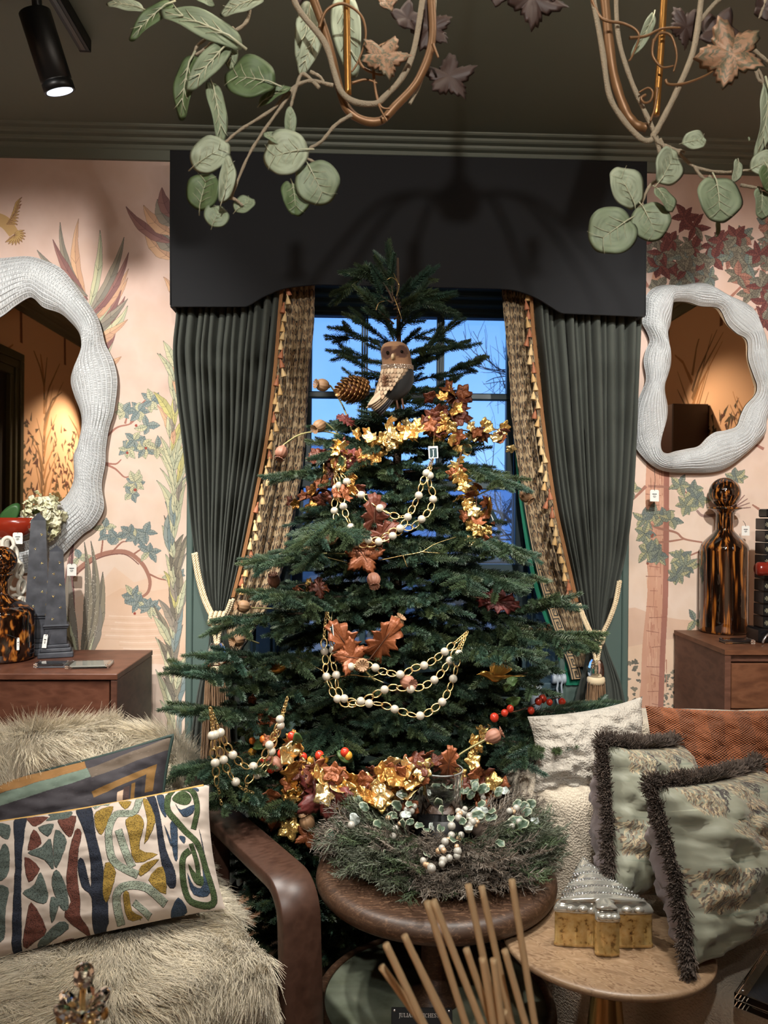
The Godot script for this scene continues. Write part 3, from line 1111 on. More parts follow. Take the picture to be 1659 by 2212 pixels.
func mural_side() -> StandardMaterial3D:   # the same mural goes round the room; seen only in the mirrors
	rng.seed = 5
	var keep := [mural_x, mural_s]
	var im := canvas(1024, 1024, c8(228, 190, 158))
	var m := mat("paper_side", Color.WHITE, 0.85)
	mural_x = 0
	mural_s = 568.0
	var o := mp(0, 0)
	for tree in 3:
		var x := 120 + tree * 340
		for k in 34:
			var a := -PI / 2 + rf(-0.5, 0.5) * (0.3 + k * 0.045)
			var b := Vector2(x, 780 - k * 21)
			stroke(im, PackedVector2Array([b, b + Vector2(cos(a), sin(a)) * rf(90, 200) * 0.5, b + Vector2(cos(a * 1.0), sin(a)) * rf(150, 230) + Vector2(signf(cos(a)) * 30, 20)]), 15, 2, [c8(150, 118, 84), c8(120, 96, 72), c8(176, 132, 90)][k % 3])
		var tx := x + 170
		stroke(im, smooth2(PackedVector2Array([Vector2(tx, 1020), Vector2(tx + 8, 800), Vector2(tx - 12, 600), Vector2(tx + 10, 420)]), 5), 18, 8, c8(120, 76, 56))
		for k in 5:
			var e := Vector2(tx + rf(-110, 110), rf(300, 640))
			stroke(im, PackedVector2Array([Vector2(tx, e.y + 160), Vector2(lerpf(tx, e.x, 0.6), e.y + 60), e]), 7, 3, c8(120, 76, 56))
		for k in 190:
			var c := Vector2(tx, 430) + Vector2(rf(-1, 1) * 120, rf(-1, 1) * 230)
			var a := rf(0, TAU)
			stroke(im, PackedVector2Array([c, c + Vector2(cos(a), sin(a)) * 14, c + Vector2(cos(a), sin(a)) * 28]), 13, 1, [c8(74, 66, 52), c8(92, 78, 58), c8(84, 50, 44)][k % 3])
	mural_x = keep[0]
	mural_s = keep[1]
	m.albedo_texture = tex(im)
	m.uv1_triplanar = true
	m.uv1_world_triplanar = true
	m.uv1_scale = Vector3(0.42, 0.40, 0.42)
	m.uv1_offset = Vector3(0.1, 0.0, 0.3)
	return m


# ------------------------------------------------------------------ curtains
func leopard() -> StandardMaterial3D:
	if M.has("leopard"):
		return M["leopard"]
	rng.seed = 8
	var im := canvas(1024, 1024, c8(170, 147, 114))
	for i in 34:
		for j in 24:
			for wrap in [0, 1]:
				pass
			var c := Vector2(i * 30.1 + rf(-7, 7) + (15 if j % 2 else 0), j * 42.6 + rf(-9, 9))
			var rx := rf(9, 13)
			var ry := rf(14, 20)
			var ph := rf(0, 6)
			for ox in [-1024, 0, 1024]:
				for oy in [-1024, 0, 1024]:
					var q := c + Vector2(ox, oy)
					if q.x < -30 or q.x > 1054 or q.y < -40 or q.y > 1064:
						continue
					disc(im, q, rx, ry, c8(38, 28, 24), 0.16, ph)
					if i % 4 != 0:
						disc(im, q + Vector2(1.5, 2), rx * 0.5, ry * 0.52, c8(150, 112, 74), 0.25, ph + 1)
						disc(im, q + Vector2(cos(ph) * rx, sin(ph) * ry), rx * 0.45, ry * 0.3, c8(170, 147, 114))
	var m := mat("leopard", Color.WHITE, 0.8, 0.0, {"albedo_texture": tex(im), "rim_enabled": true, "rim": 0.25})
	return m


# a hanging cloth between two pixel polylines at a depth, in rounded pleats
func drape(st: SurfaceTool, l: String, r: String, d: float, y0: float, y1: float, folds: int, amp: float, sharp := 0.55, nv := 44, metres := Vector2(1, 1), lean := 0.0, top: PackedVector2Array = PackedVector2Array()) -> void:
	var L := smooth2(P(l), 5)
	var R := smooth2(P(r), 5)
	var cuts := PackedFloat32Array([0.0])
	for k in folds:
		cuts.append(cuts[k] + rf(0.6, 1.5))
	var tot := cuts[folds]
	var hs := PackedFloat32Array()
	for k in folds + 1:
		hs.append(rf(0.6, 1.0))
	grid(st, folds * 9, nv, func(u: float, v: float) -> Vector3:
		var f := u * tot
		var k := 0
		while k < folds - 1 and cuts[k + 1] < f:
			k += 1
		var s := clampf((f - cuts[k]) / (cuts[k + 1] - cuts[k]), 0.0, 1.0)
		var q := 2.0 * s - 1.0
		var qq := minf(absf(q) / 0.84, 1.0)
		var z := pow(maxf(0.0, 1.0 - qq * qq), sharp) * hs[k]
		var py := lerpf(y0, y1, v)
		var x0 := along2(L, py)
		var x1 := along2(R, py)
		var uu := (cuts[k] + (s + 0.06 * sin(q * 3.0) * (1.0 - absf(q))) * (cuts[k + 1] - cuts[k])) / tot
		if top.size():
			py = maxf(py, along2(top, lerpf(x0, x1, uu)))
		var a := amp * clampf((x1 - x0) / 190.0, 0.3, 1.0) * (0.75 + 0.25 * v) * (1.0 + 0.12 * sin(v * 5.0 + k * 1.7))
		return U(lerpf(x0, x1, uu) + 1.5 * sin(v * 7.0 + k * 2.1), py, d) + Vector3(0, 0, z * a + lean * u), metres.x, metres.y)


func rope(st: SurfaceTool, path: PackedVector3Array, r: float, twist := 260.0, strands := 3) -> void:
	for s in strands:
		var p := PackedVector3Array()
		var dist := 0.0
		for i in path.size():
			if i > 0:
				dist += path[i].distance_to(path[i - 1])
			var d := (path[mini(i + 1, path.size() - 1)] - path[maxi(i - 1, 0)]).normalized()
			var x := d.cross(Vector3(0.1, 0.2, 1).normalized()).normalized()
			var y := d.cross(x)
			var a := dist * twist + TAU * s / strands
			p.append(path[i] + (x * cos(a) + y * sin(a)) * r * 0.5)
		tube(st, p, func(_t: float) -> float: return r * 0.56, 5)


func dense(s: String, d: float, step := 0.004) -> PackedVector3Array:   # a smooth path through pixels with close points
	var p := smooth3(pts3(s, d), 12)
	var out := PackedVector3Array([p[0]])
	var left := step
	for i in range(1, p.size()):
		var a := p[i - 1]
		var len := a.distance_to(p[i])
		var at := left
		while at < len:
			out.append(a.lerp(p[i], at / len))
			at += step
		left = at - len
	return out


func curtains() -> void:
	rng.seed = 77
	var m := mat("curtain_cloth", c8(66, 70, 64), 0.92, 0.0, {"rim_enabled": true, "rim": 0.3})
	relief(m, noise("weave", 0.35), 0.04, Vector3.ONE * 16.0)
	var m_leo := leopard()
	var m_braid := mat("gold_braid", c8(150, 104, 62), 0.6, 0.0, {"rim_enabled": true, "rim": 0.3})
	relief(m_braid, noise("weave", 0.35), 0.08, Vector3.ONE * 40.0)
	var tassel_mats := [mat("tassel_gold", c8(206, 166, 108), 0.55), mat("tassel_rust", c8(170, 106, 72), 0.55), mat("tassel_sand", c8(222, 190, 138), 0.55)]
	# the left hand pair
	var t := thing("dark_curtain", "dark green grey curtain tied back beside the big scalloped mirror", "curtain", Vector3.ZERO)
	var st := S()
	drape(st, "384,590 384,680 377,760 385,850 398,950 410,1060 420,1170 436,1270 458,1335", "612,590 606,640 592,800 574,950 552,1060 523,1200 500,1290 484,1335", 2.93, 560, 1336, 14, 0.088, 0.5)
	build("drop", st, m, t)
	st = S()
	drape(st, "458,1330 448,1400 428,1480 416,1560 404,1680 400,1900", "484,1330 498,1400 512,1480 524,1560 540,1680 556,1900", 2.92, 1332, 1900, 9, 0.07, 0.5, 26)
	build("tail", st, m, t)
	fringe(t, "610,606 604,650 592,800 574,950 553,1060 524,1200 501,1290", 606, 1290, 2.865, 1.0, m_braid, tassel_mats)
	var lp := thing("leopard_curtain", "leopard print curtain gathered behind the fringe, big mirror end of the window", "curtain", Vector3.ZERO)
	st = S()
	drape(st, "600,590 590,800 565,950 540,1060 512,1200 480,1340 470,1480", "682,590 680,700 669,800 660,940 648,1040 632,1130 610,1230 582,1310 545,1370 498,1440 490,1480", 2.95, 590, 1480, 6, 0.045, 0.8, 44, Vector2(0.85, 1.75))
	build("drop", st, m_leo, lp)
	tieback("curtain_tieback", "cream rope tieback with crystal bead and brown tassel, big mirror side", "417,1196 424,1240 437,1290 452,1325 462,1336", "498,1296 490,1318 480,1336", Vector2(469, 1336), 1388, 1.0, 1662, 2.80)
	# the right hand pair
	t = thing("dark_curtain", "dark green grey curtain tied back beside the smaller mirror", "curtain", Vector3.ZERO)
	st = S()
	drape(st, "1152,590 1156,700 1166,800 1176,900 1188,1000 1204,1100 1226,1200 1250,1300 1274,1372", "1384,590 1384,690 1378,850 1366,1050 1350,1180 1330,1270 1302,1372", 2.93, 560, 1373, 14, 0.088, 0.5)
	build("drop", st, m, t)
	st = S()
	drape(st, "1274,1368 1264,1420 1244,1500 1230,1560 1216,1700 1210,1900", "1302,1368 1316,1410 1340,1470 1352,1530 1364,1600 1372,1900", 2.92, 1370, 1900, 9, 0.07, 0.5, 26)
	build("tail", st, m, t)
	fringe(t, "1148,612 1153,700 1163,800 1174,900 1187,1000 1203,1100 1225,1200 1248,1300", 618, 1300, 2.865, -1.0, m_braid, tassel_mats)
	lp = thing("leopard_curtain", "leopard print curtain gathered behind the fringe, key patterned border end of the window", "curtain", Vector3.ZERO)
	st = S()
	drape(st, "1080,590 1088,690 1098,800 1104,900 1118,1000 1138,1100 1160,1200 1190,1280 1218,1350 1234,1400 1244,1440", "1160,590 1176,800 1190,950 1214,1100 1240,1250 1262,1360 1268,1440", 2.95, 590, 1440, 6, 0.045, 0.8, 44, Vector2(0.85, 1.75))
	build("drop", st, m_leo, lp)
	tieback("curtain_tieback", "cream rope tieback with crystal bead and brown tassel, smaller mirror side", "1336,1256 1328,1300 1314,1340 1298,1372", "1248,1306 1260,1340 1274,1370", Vector2(1288, 1378), 1424, 0.86, 1640, 2.80)
	# emerald inner curtain with a key pattern border
	var im := canvas(96, 96, c8(176, 148, 112))
	var dk := c8(24, 34, 40)
	im.fill_rect(Rect2i(0, 0, 96, 8), dk)
	im.fill_rect(Rect2i(0, 88, 96, 8), dk)
	for e in [[0, 18, 96, 8], [8, 70, 80, 8], [8, 26, 8, 44], [80, 40, 8, 38], [34, 40, 54, 8], [34, 40, 8, 20], [34, 54, 30, 7]]:
		im.fill_rect(Rect2i(e[0], e[1], e[2], e[3]), dk)
	var key := mat("key_trim", Color.WHITE, 0.7, 0.0, {"albedo_texture": tex(im)})
	t = thing("emerald_curtain", "narrow emerald velvet curtain with a gold key patterned border", "curtain", Vector3.ZERO)
	st = S()
	drape(st, "1102,860 1108,940 1117,1050 1128,1130 1146,1230 1168,1310 1190,1370 1206,1420 1222,1480", "1130,860 1140,940 1150,1050 1162,1130 1182,1230 1206,1310 1232,1370 1250,1420 1260,1480", 2.975, 860, 1480, 3, 0.008, 0.9, 30)
	build("velvet", st, mat("emerald_velvet", c8(0, 104, 78), 0.75, 0.0, {"rim_enabled": true, "rim": 0.6, "rim_tint": 0.8}), t)
	st = S()
	var kl := smooth2(P("1112,880 1118,960 1126,1050 1138,1130 1158,1230 1180,1310 1204,1380 1224,1430 1234,1470"), 6)
	grid(st, 60, 1, func(u: float, v: float) -> Vector3:
		var py := lerpf(880, 1468, u)
		return U(along2(kl, py) + v * (14 + 12.0 * u), py - v * 2.0, 2.955), 22.0, 1.0)
	build("key_border", st, key, t)


func fringe(t: Node3D, path: String, y0: float, y1: float, d: float, side: float, m_braid: Material, mats: Array) -> void:
	var L := smooth2(P(path), 6)
	var st := S()
	for k in 3:
		grid(st, 70, 4, func(u: float, v: float) -> Vector3:
			var py := lerpf(y0, y1, u)
			return U(along2(L, py) + side * (k * 2.6 + v * 2.6 - 2.0), py, d) + Vector3(0, 0, 0.002 * sin(v * PI) + 0.0008 * sin(u * 420.0)))
	build("braid", st, m_braid, t)
	var protos := []
	for k in 3:
		st = S()
		lathe(st, PackedVector2Array([Vector2(0, 0), Vector2(0.0025, -0.002), Vector2(0.004, -0.006), Vector2(0.0034, -0.010), Vector2(0.0026, -0.012), Vector2(0.0045, -0.018), Vector2(0.0075, -0.028), Vector2(0.0098, -0.040), Vector2(0.0095, -0.042), Vector2(0, -0.041)]), 16, Transform3D(), 16, 0.16)
		protos.append(done(st))
	var n := 34
	for i in n:
		var py := lerpf(y0 + 8, y1 - 30, float(i) / (n - 1))
		var o := put("tassel", protos[i % 3], mats[rng.randi() % 3], t)
		o.position = U(along2(L, py) + side * (10 + (i % 2) * 5), py, d) + Vector3(0, 0, 0.004)
		o.rotation = Vector3(rf(-0.2, 0.2), rf(0, 6), rf(-0.15, 0.15) - side * 0.12)


func tieback(called: String, label: String, a: String, b: String, knot: Vector2, y_bead: float, s: float, y_end: float, d: float) -> void:
	var at := U(knot.x, knot.y, d)
	var t := thing(called, label, "tieback", at, "rope curtain tiebacks")
	var m := mat("rope_cream", c8(212, 192, 158), 0.7)
	var local := func(p: PackedVector3Array) -> PackedVector3Array:
		var q := PackedVector3Array()
		for v in p:
			q.append(v - at)
		return q
	var st := S()
	for e in [a, b]:
		var p: PackedVector3Array = local.call(dense(e, d))
		rope(st, p, 0.0065)
		for i in p.size():
			p[i] += Vector3(0.009, 0.003, -0.006)
		rope(st, p, 0.0065)
	build("rope", st, m, t)
	st = S()
	for k in 4:
		var p := PackedVector3Array()
		for i in 25:
			var f := i / 24.0 * TAU
			p.append(Vector3(-0.022 + k * 0.0145 + 0.004 * sin(f), sin(f) * 0.021, cos(f) * 0.018))
		rope(st, p, 0.0075)
	build("knot", st, m, t)
	st = S()
	var y1 := U(knot.x, y_bead, d).y - at.y
	rope(st, dense_line(PackedVector3Array([Vector3(-0.022, -0.015, 0), Vector3(-0.012, y1 * 0.5, 0.004), Vector3(-0.001, y1 - 0.02, 0.003)])), 0.0068)
	rope(st, dense_line(PackedVector3Array([Vector3(0.022, -0.015, 0), Vector3(0.012, y1 * 0.5, 0.004), Vector3(0.003, y1 - 0.02, 0.003)])), 0.0068)
	build("cord", st, m, t)
	st = S(-1)
	var R := 0.034 * s
	var Hh := 0.068 * s
	var prof := PackedVector2Array([Vector2(0, 0), Vector2(R * 0.55, 0), Vector2(R * 0.8, -Hh * 0.18), Vector2(R * 0.97, -Hh * 0.5), Vector2(R, -Hh * 0.8), Vector2(R * 0.92, -Hh), Vector2(0, -Hh)])
	lathe(st, prof, 12, Transform3D(Basis(), Vector3(0, y1, 0)))
	build("crystal_bead", st, mat("crystal", Color(1, 1, 1, 0.0), 0.01, 0.0, {"refraction_enabled": true, "refraction_scale": 0.05}), t)
	st = S()
	rope(st, dense_line(PackedVector3Array([Vector3(0, y1 - 0.002, 0), Vector3(0, y1 - Hh + 0.003, 0)])), 0.006)
	build("bead_cord", st, m, t)
	var y2 := y1 - Hh - 0.001
	var y3 := U(knot.x, y_end, d).y - at.y
	st = S()
	var col := 230
	for k in col:
		var an := rf(0, TAU)
		var ro := sqrt(rf(0.02, 1.0))
		var p := PackedVector3Array()
		var spread := Vector2(cos(an), sin(an)) * ro
		var wob := rf(0, 6)
		for i in 6:
			var f := i / 5.0
			var rr := lerpf(0.036, 0.058, f) * s
			p.append(Vector3(spread.x * rr + 0.002 * sin(f * 9 + wob), lerpf(y2 - 0.004 - 0.012 * (ro * ro), y3 + rf(-0.004, 0.004), f), spread.y * rr * 0.7))
		tube(st, p, func(f: float) -> float: return 0.0021, 3, 1.0, false)
	stuff(build("tassel_skirt", st, mat("tassel_brown", c8(134, 104, 76), 0.5, 0.0, {"rim_enabled": true, "rim": 0.5}), t))
	st = S()
	lathe(st, PackedVector2Array([Vector2(0, y2 + 0.001), Vector2(0.026 * s, y2), Vector2(0.036 * s, y2 - 0.006), Vector2(0.038 * s, y2 - 0.018), Vector2(0.034 * s, y2 - 0.03), Vector2(0, y2 - 0.03)]), 28, Transform3D(Basis().scaled(Vector3(1, 1, 0.75)), Vector3.ZERO), 28, 0.06)
	build("tassel_head", st, mat("rope_cream"), t)


func dense_line(p: PackedVector3Array) -> PackedVector3Array:
	var out := PackedVector3Array()
	var q := smooth3(p, 14) if p.size() > 2 else PackedVector3Array([p[0], p[0].lerp(p[1], 0.25), p[0].lerp(p[1], 0.5), p[0].lerp(p[1], 0.75), p[1]])
	for v in q:
		out.append(v)
	return out


# ------------------------------------------------------------------ mirrors
func radius_at(p: PackedVector2Array, c: Vector2, a: float) -> float:
	var d := Vector2(cos(a), sin(a))
	var best := 0.0
	for i in p.size():
		var u := p[i] - c
		var w := p[(i + 1) % p.size()] - p[i]
		var den := d.cross(w)
		if absf(den) < 1e-9:
			continue
		var t := u.cross(w) / den
		var s := u.cross(d) / den
		if t > 0 and s >= 0.0 and s <= 1.0:
			best = maxf(best, t)
	return best


func mirrors() -> void:
	rng.seed = 3
	# small tiles of shell laid in rows
	var im := canvas(512, 256, c8(20, 20, 20))
	for r in 16:
		var x := -rng.randi() % 20
		while x < 512:
			var w := 10 + rng.randi() % 16
			var g := 150 + rng.randi() % 100
			im.fill_rect(Rect2i(x + 1, r * 16 + 2, w - 2, 12), c8(g, g, g))
			x += w
	var m := mat("white_mosaic", c8(203, 206, 208), 0.6)
	relief(m, tex(im), 0.32)
	var glass := mat("mirror_glass", c8(196, 168, 138), 0.015, 1.0)
	var sets := [
		["scalloped_mirror", "big wavy edged mirror in a ridged white mosaic frame", "0,556 60,552 104,565 136,583 171,628 206,678 218,710 226,742 244,780 252,824 245,887 234,925 227,970 226,1001 218,1049 223,1098 202,1136 177,1155 152,1180 128,1204 90,1228 30,1240 -50,1225 -130,1190 -190,1120 -215,1000 -200,880 -215,760 -190,650 -130,585 -60,560",
			"0,683 32,659 60,642 73,645 92,663 127,675 149,693 168,716 174,739 171,764 155,799 151,824 158,852 172,890 174,922 165,963 157,985 158,1027 152,1052 133,1080 90,1105 30,1118 -40,1110 -100,1080 -130,1000 -110,900 -130,800 -100,720 -40,700", Vector2(20, 880), Vector2(155, 1196), Vector2(155, 1218)],
		["scalloped_mirror", "smaller wavy edged mirror in a ridged white mosaic frame above the tall bottle", "1394,665 1396,640 1413,621 1438,614 1467,615 1499,610 1525,610 1543,619 1565,633 1589,642 1613,653 1633,670 1645,702 1657,736 1665,780 1666,828 1667,877 1657,914 1655,938 1633,963 1608,985 1584,1004 1560,1016 1530,1021 1486,1021 1443,1019 1413,1007 1389,985 1372,960 1369,926 1374,882 1384,853 1395,828 1397,811 1392,780 1397,755 1405,736 1399,716 1389,697 1392,677",
			"1455,654 1467,650 1491,652 1516,660 1547,662 1560,670 1574,699 1594,719 1611,728 1618,741 1619,775 1630,809 1638,833 1633,853 1613,875 1602,897 1593,920 1569,929 1547,933 1530,944 1511,963 1486,969 1462,974 1443,979 1430,972 1427,955 1433,931 1443,902 1444,875 1439,848 1439,828 1447,804 1452,780 1449,748 1445,719 1451,697 1453,670", Vector2(1528, 810), Vector2(1414, 1012), Vector2(1414, 1058)]]
	for e in sets:
		var D := 2.945
		var c: Vector2 = e[4]
		var at := U(c.x, c.y, 2.99)
		var t := thing(e[0], e[1], "mirror", at, "white mosaic mirrors")
		var outer := smooth2(P(e[2]), 5, true)
		var inner := smooth2(P(e[3]), 5, true)
		var n := 420
		var ro := PackedFloat32Array()
		var ri := PackedFloat32Array()
		for i in n:
			ro.append(radius_at(outer, c, TAU * i / n))
			ri.append(radius_at(inner, c, TAU * i / n))
		var st := S()
		grid(st, n, 60, func(u: float, v: float) -> Vector3:
			var i := roundi(u * n) % n
			var a := TAU * i / n
			var r := lerpf(ro[i], ri[i], v)
			var wv := v + 0.035 * sin(a * 6.0 + v * 3.0) * sin(v * PI) + 0.02 * sin(a * 13.0) * sin(v * PI)
			var rid := absf(sin(wv * PI * 11.0))
			var z := 0.062 * pow(sin(PI * clampf(v * 0.93 + 0.035, 0, 1)), 0.6) + 0.0045 * pow(rid, 0.6) * minf(1.0, 8.0 * minf(v, 1.0 - v))
			var q := U(c.x + cos(a) * r, c.y + sin(a) * r, 2.96)
			q.z = -2.985 + z
			return q - at, 11.0, 0.69, true)
		build("frame", st, m, t)
		st = S(-1)
		var p := PackedVector3Array()
		for i in range(0, n, 3):
			var a := TAU * i / n
			var r := ri[i] + 5.0
			var q := U(c.x + cos(a) * r, c.y + sin(a) * r, 2.97)
			q.z = -2.972
			p.append(q - at)
		p.reverse()
		plate(st, p, Vector3(0, 0, -0.008))
		build("glass", st, glass, t)
		hang_tag(t, U(e[5].x, e[5].y, 2.935) - at, U(e[6].x, e[6].y, 2.93) - at, 0.034, 0.044)


# a white price tag on a string, a part of what it hangs on
func hang_tag(t: Node3D, a: Vector3, b: Vector3, w: float, h: float, turn := 0.0, tilt := 0.0) -> void:
	var k := Node3D.new()
	k.name = "price_tag"
	t.add_child(k, true)
	k.position = b
	k.rotation = Vector3(0, turn, tilt)
	var st := S(-1)
	plate(st, PackedVector3Array([Vector3(-w / 2, -h, 0), Vector3(w / 2, -h, 0), Vector3(w / 2, -h * 0.1, 0), Vector3(w * 0.38, 0, 0), Vector3(-w * 0.38, 0, 0), Vector3(-w / 2, -h * 0.1, 0)]), Vector3(0, 0, -0.0008))
	build("card", st, mat("tag_white", c8(238, 236, 230), 0.6), k)
	st = S(-1)
	for e in [[0.34, 0.5, 0.07], [0.50, 0.3, 0.03], [0.57, 0.36, 0.03], [0.64, 0.22, 0.03]]:
		var y: float = -h * e[0]
		box2(st, Vector3(-w * e[1] * 0.5, y - h * e[2], 0.0002), Vector3(w * e[1] * 0.5, y, 0.0006), 0.0001)
	build("print", st, mat("tag_ink", c8(40, 40, 44), 0.7), k)
	st = S()
	var up := k.transform.affine_inverse() * a
	tube(st, smooth3(PackedVector3Array([up, up * 0.5 + Vector3(0.001, 0, 0.002), Vector3(0, -h * 0.08, 0.001)]), 4), func(_t: float) -> float: return 0.0009, 4)
	build("string", st, mat("string_black", c8(22, 22, 24), 0.7), k)


# ------------------------------------------------------------------ sideboards and what stands on them
func wood_mat(key: String, col: Color, rough := 0.4, scale := Vector3(1.2, 3.0, 1.2)) -> StandardMaterial3D:
	if M.has(key):
		return M[key]
	return mat(key, col, rough, 0.0, {"albedo_texture": noise("streaks", 0.012, 512, 5, [[0.0, c8(176, 160, 150)], [0.4, c8(232, 224, 218)], [0.6, c8(255, 252, 250)], [1.0, c8(190, 176, 166)]]), "uv1_triplanar": true, "uv1_scale": scale})


func tortoise(key: String, stretch: float) -> StandardMaterial3D:
	if M.has(key):
		return M[key]
	var t := noise(key, 0.022, 256, 3, [[0.0, c8(8, 4, 3)], [0.5, c8(24, 11, 6)], [0.62, c8(74, 36, 12)], [0.74, c8(150, 90, 34)], [1.0, c8(196, 136, 66)]], FastNoiseLite.TYPE_SIMPLEX_SMOOTH, Vector2(2, 1))
	return mat(key, Color.WHITE, 0.04, 0.0, {"albedo_texture": t, "uv1_scale": Vector3(2.0, stretch, 1), "clearcoat_enabled": true, "clearcoat": 0.6, "clearcoat_roughness": 0.03, "metallic_specular": 0.6})


func bottle(label: String, at: Vector3, body_r: float, body_h: float, sh_h: float, neck_r: float, neck_h: float, ball_r: float, m: Material) -> Node3D:
	var t := thing("glass_bottle", label, "bottle", at)
	var st := S()
	var p := PackedVector2Array()
	var y := body_h + sh_h
	var top := y + neck_h
	p.append_array([Vector2(0, top - 0.002), Vector2(neck_r * 0.9, top), Vector2(neck_r * 2.0, top + 0.001), Vector2(neck_r * 2.02, top - 0.003), Vector2(neck_r * 1.6, top - 0.008), Vector2(neck_r * 1.08, top - 0.02)])
	for k in 6:
		p.append(Vector2(neck_r, lerpf(top - 0.025, y + 0.012, k / 5.0)))
	for k in 15:
		var f := k / 14.0
		var s := smoothstep(0.0, 1.0, f)
		p.append(Vector2(lerpf(neck_r, body_r, pow(sin(f * PI / 2), 1.5) * 0.55 + s * 0.45), lerpf(y, body_h, pow(f, 1.15))))
	for k in 10:
		p.append(Vector2(body_r, lerpf(body_h - 0.004, 0.014, k / 9.0)))
	p.append_array([Vector2(body_r - 0.002, 0.006), Vector2(body_r - 0.008, 0.001), Vector2(0, 0)])
	lathe(st, p, 56)
	build("body", st, m, t)
	st = S()
	ball(st, Vector3(0, top + ball_r * 0.98, 0), Vector3.ONE * ball_r, 40, 24)
	lathe(st, PackedVector2Array([Vector2(neck_r * 0.8, top + ball_r * 0.1), Vector2(neck_r * 0.85, top - 0.02), Vector2(0, top - 0.02)]), 24)
	build("stopper", st, m, t)
	return t


func obelisk(label: String, at: Vector3, w: float, hgt: float, turn: float) -> Node3D:
	var t := thing("stone_obelisk", label, "obelisk", at)
	t.rotation.y = turn
	var m := mat("grey_stone", c8(86, 88, 94), 0.38, 0.0, {"albedo_texture": noise("stone_cloud", 0.01, 256, 4, [[0.0, c8(140, 142, 148)], [0.5, c8(196, 198, 204)], [1.0, c8(255, 255, 255)]]), "uv1_triplanar": true, "uv1_scale": Vector3.ONE * 5.0})
	var st := S(-1)
	var y := 0.0
	for e in [[1.62, 0.05], [1.42, 0.035], [1.25, 0.03]]:
		box(st, Vector3(0, y + hgt * e[1] / 2, 0), Vector3(w * e[0], hgt * e[1], w * e[0]), 0.003)
		y += hgt * e[1]
	build("base", st, m, t)
	st = S(-1)
	box(st, Vector3(0, y + hgt * 0.07, 0), Vector3(w * 1.02, hgt * 0.14, w * 1.02), 0.002)
	y += hgt * 0.14
	box(st, Vector3(0, y + hgt * 0.008, 0), Vector3(w * 1.14, hgt * 0.016, w * 1.14), 0.003)
	box(st, Vector3(0, y + hgt * 0.026, 0), Vector3(w * 1.24, hgt * 0.022, w * 1.24), 0.004)
	y += hgt * 0.037
	build("plinth", st, m, t)
	st = S(-1)
	var y2 := hgt * 0.945
	var a := w * 0.5
	var b := w * 0.31
	var c := [Vector2(-1, 1), Vector2(1, 1), Vector2(1, -1), Vector2(-1, -1)]
	for k in 4:
		var p: Vector2 = c[k]
		var q: Vector2 = c[(k + 1) % 4]
		quad(st, Vector3(p.x * a, y, p.y * a), Vector3(p.x * b, y2, p.y * b), Vector3(q.x * b, y2, q.y * b), Vector3(q.x * a, y, q.y * a))
		tri(st, Vector3(p.x * b, y2, p.y * b), Vector3(0, hgt, 0), Vector3(q.x * b, y2, q.y * b))
	quad(st, Vector3(-a, y, -a), Vector3(-a, y, a), Vector3(a, y, a), Vector3(a, y, -a))
	build("shaft", st, m, t)
	var gold := mat("inlay_gold", c8(232, 206, 140), 0.25, 0.9)
	st = S()
	for k in 3:
		ball(st, Vector3(cos(k * TAU / 3) * 0.0026, sin(k * TAU / 3) * 0.0026, 0), Vector3(0.002, 0.002, 0.0012), 6, 4)
	var star := done(st)
	for f in 2:
		for k in 6:
			var v := (k + 0.5 + 0.25 * f) / 6.5
			var wd := lerpf(a, b, v)
			var o := put("inlay", star, gold, t)
			var s := (0.45 if k % 2 else -0.3) * wd
			o.position = Vector3(s, lerpf(y, y2, v), wd + 0.0004) if f == 0 else Vector3(-wd - 0.0004, lerpf(y, y2, v), s)
			o.rotation.y = 0.0 if f == 0 else -PI / 2
			o.rotation.z = k * 1.3
	return t


func acrylic(called: String, label: String, at: Vector3, size: Vector3, turn: float, dark: bool) -> void:
	var t := thing(called, label, "display block", at + Vector3(0, 0.0004, 0))
	t.rotation.y = turn
	var st := S(-1)
	box(st, Vector3(0, size.y * 0.25, 0), Vector3(size.x, size.y * 0.5 - 0.0003, size.z), 0.0012)
	var clear := mat("acrylic", Color(1, 1, 1, 0.0), 0.01, 0.0, {"refraction_enabled": true, "refraction_scale": 0.049})
	build("lower_slab", st, clear, t)
	st = S(-1)
	box(st, Vector3(0, size.y * 0.76, 0), Vector3(size.x, size.y * 0.46, size.z), 0.0012)
	build("upper_slab", st, clear, t)
	st = S(-1)
	box(st, Vector3(0, size.y * 0.515, 0), Vector3(size.x * 0.8, 0.0008, size.z * 0.86), 0.0001)
	build("card", st, mat("card_dark", c8(30, 34, 40), 0.5) if dark else mat("card_pale", c8(196, 196, 186), 0.6), t)
	st = S()
	for sx in [-1, 1]:
		for sz in [-1, 1]:
			lathe(st, PackedVector2Array([Vector2(0, size.y + 0.001), Vector2(0.003, size.y + 0.0008), Vector2(0.0032, size.y), Vector2(0, size.y)]), 10, Transform3D(Basis(), Vector3(sx * size.x * 0.44, 0, sz * size.z * 0.42)))
	build("stud", st, mat("steel", c8(200, 200, 204), 0.25, 1.0), t)


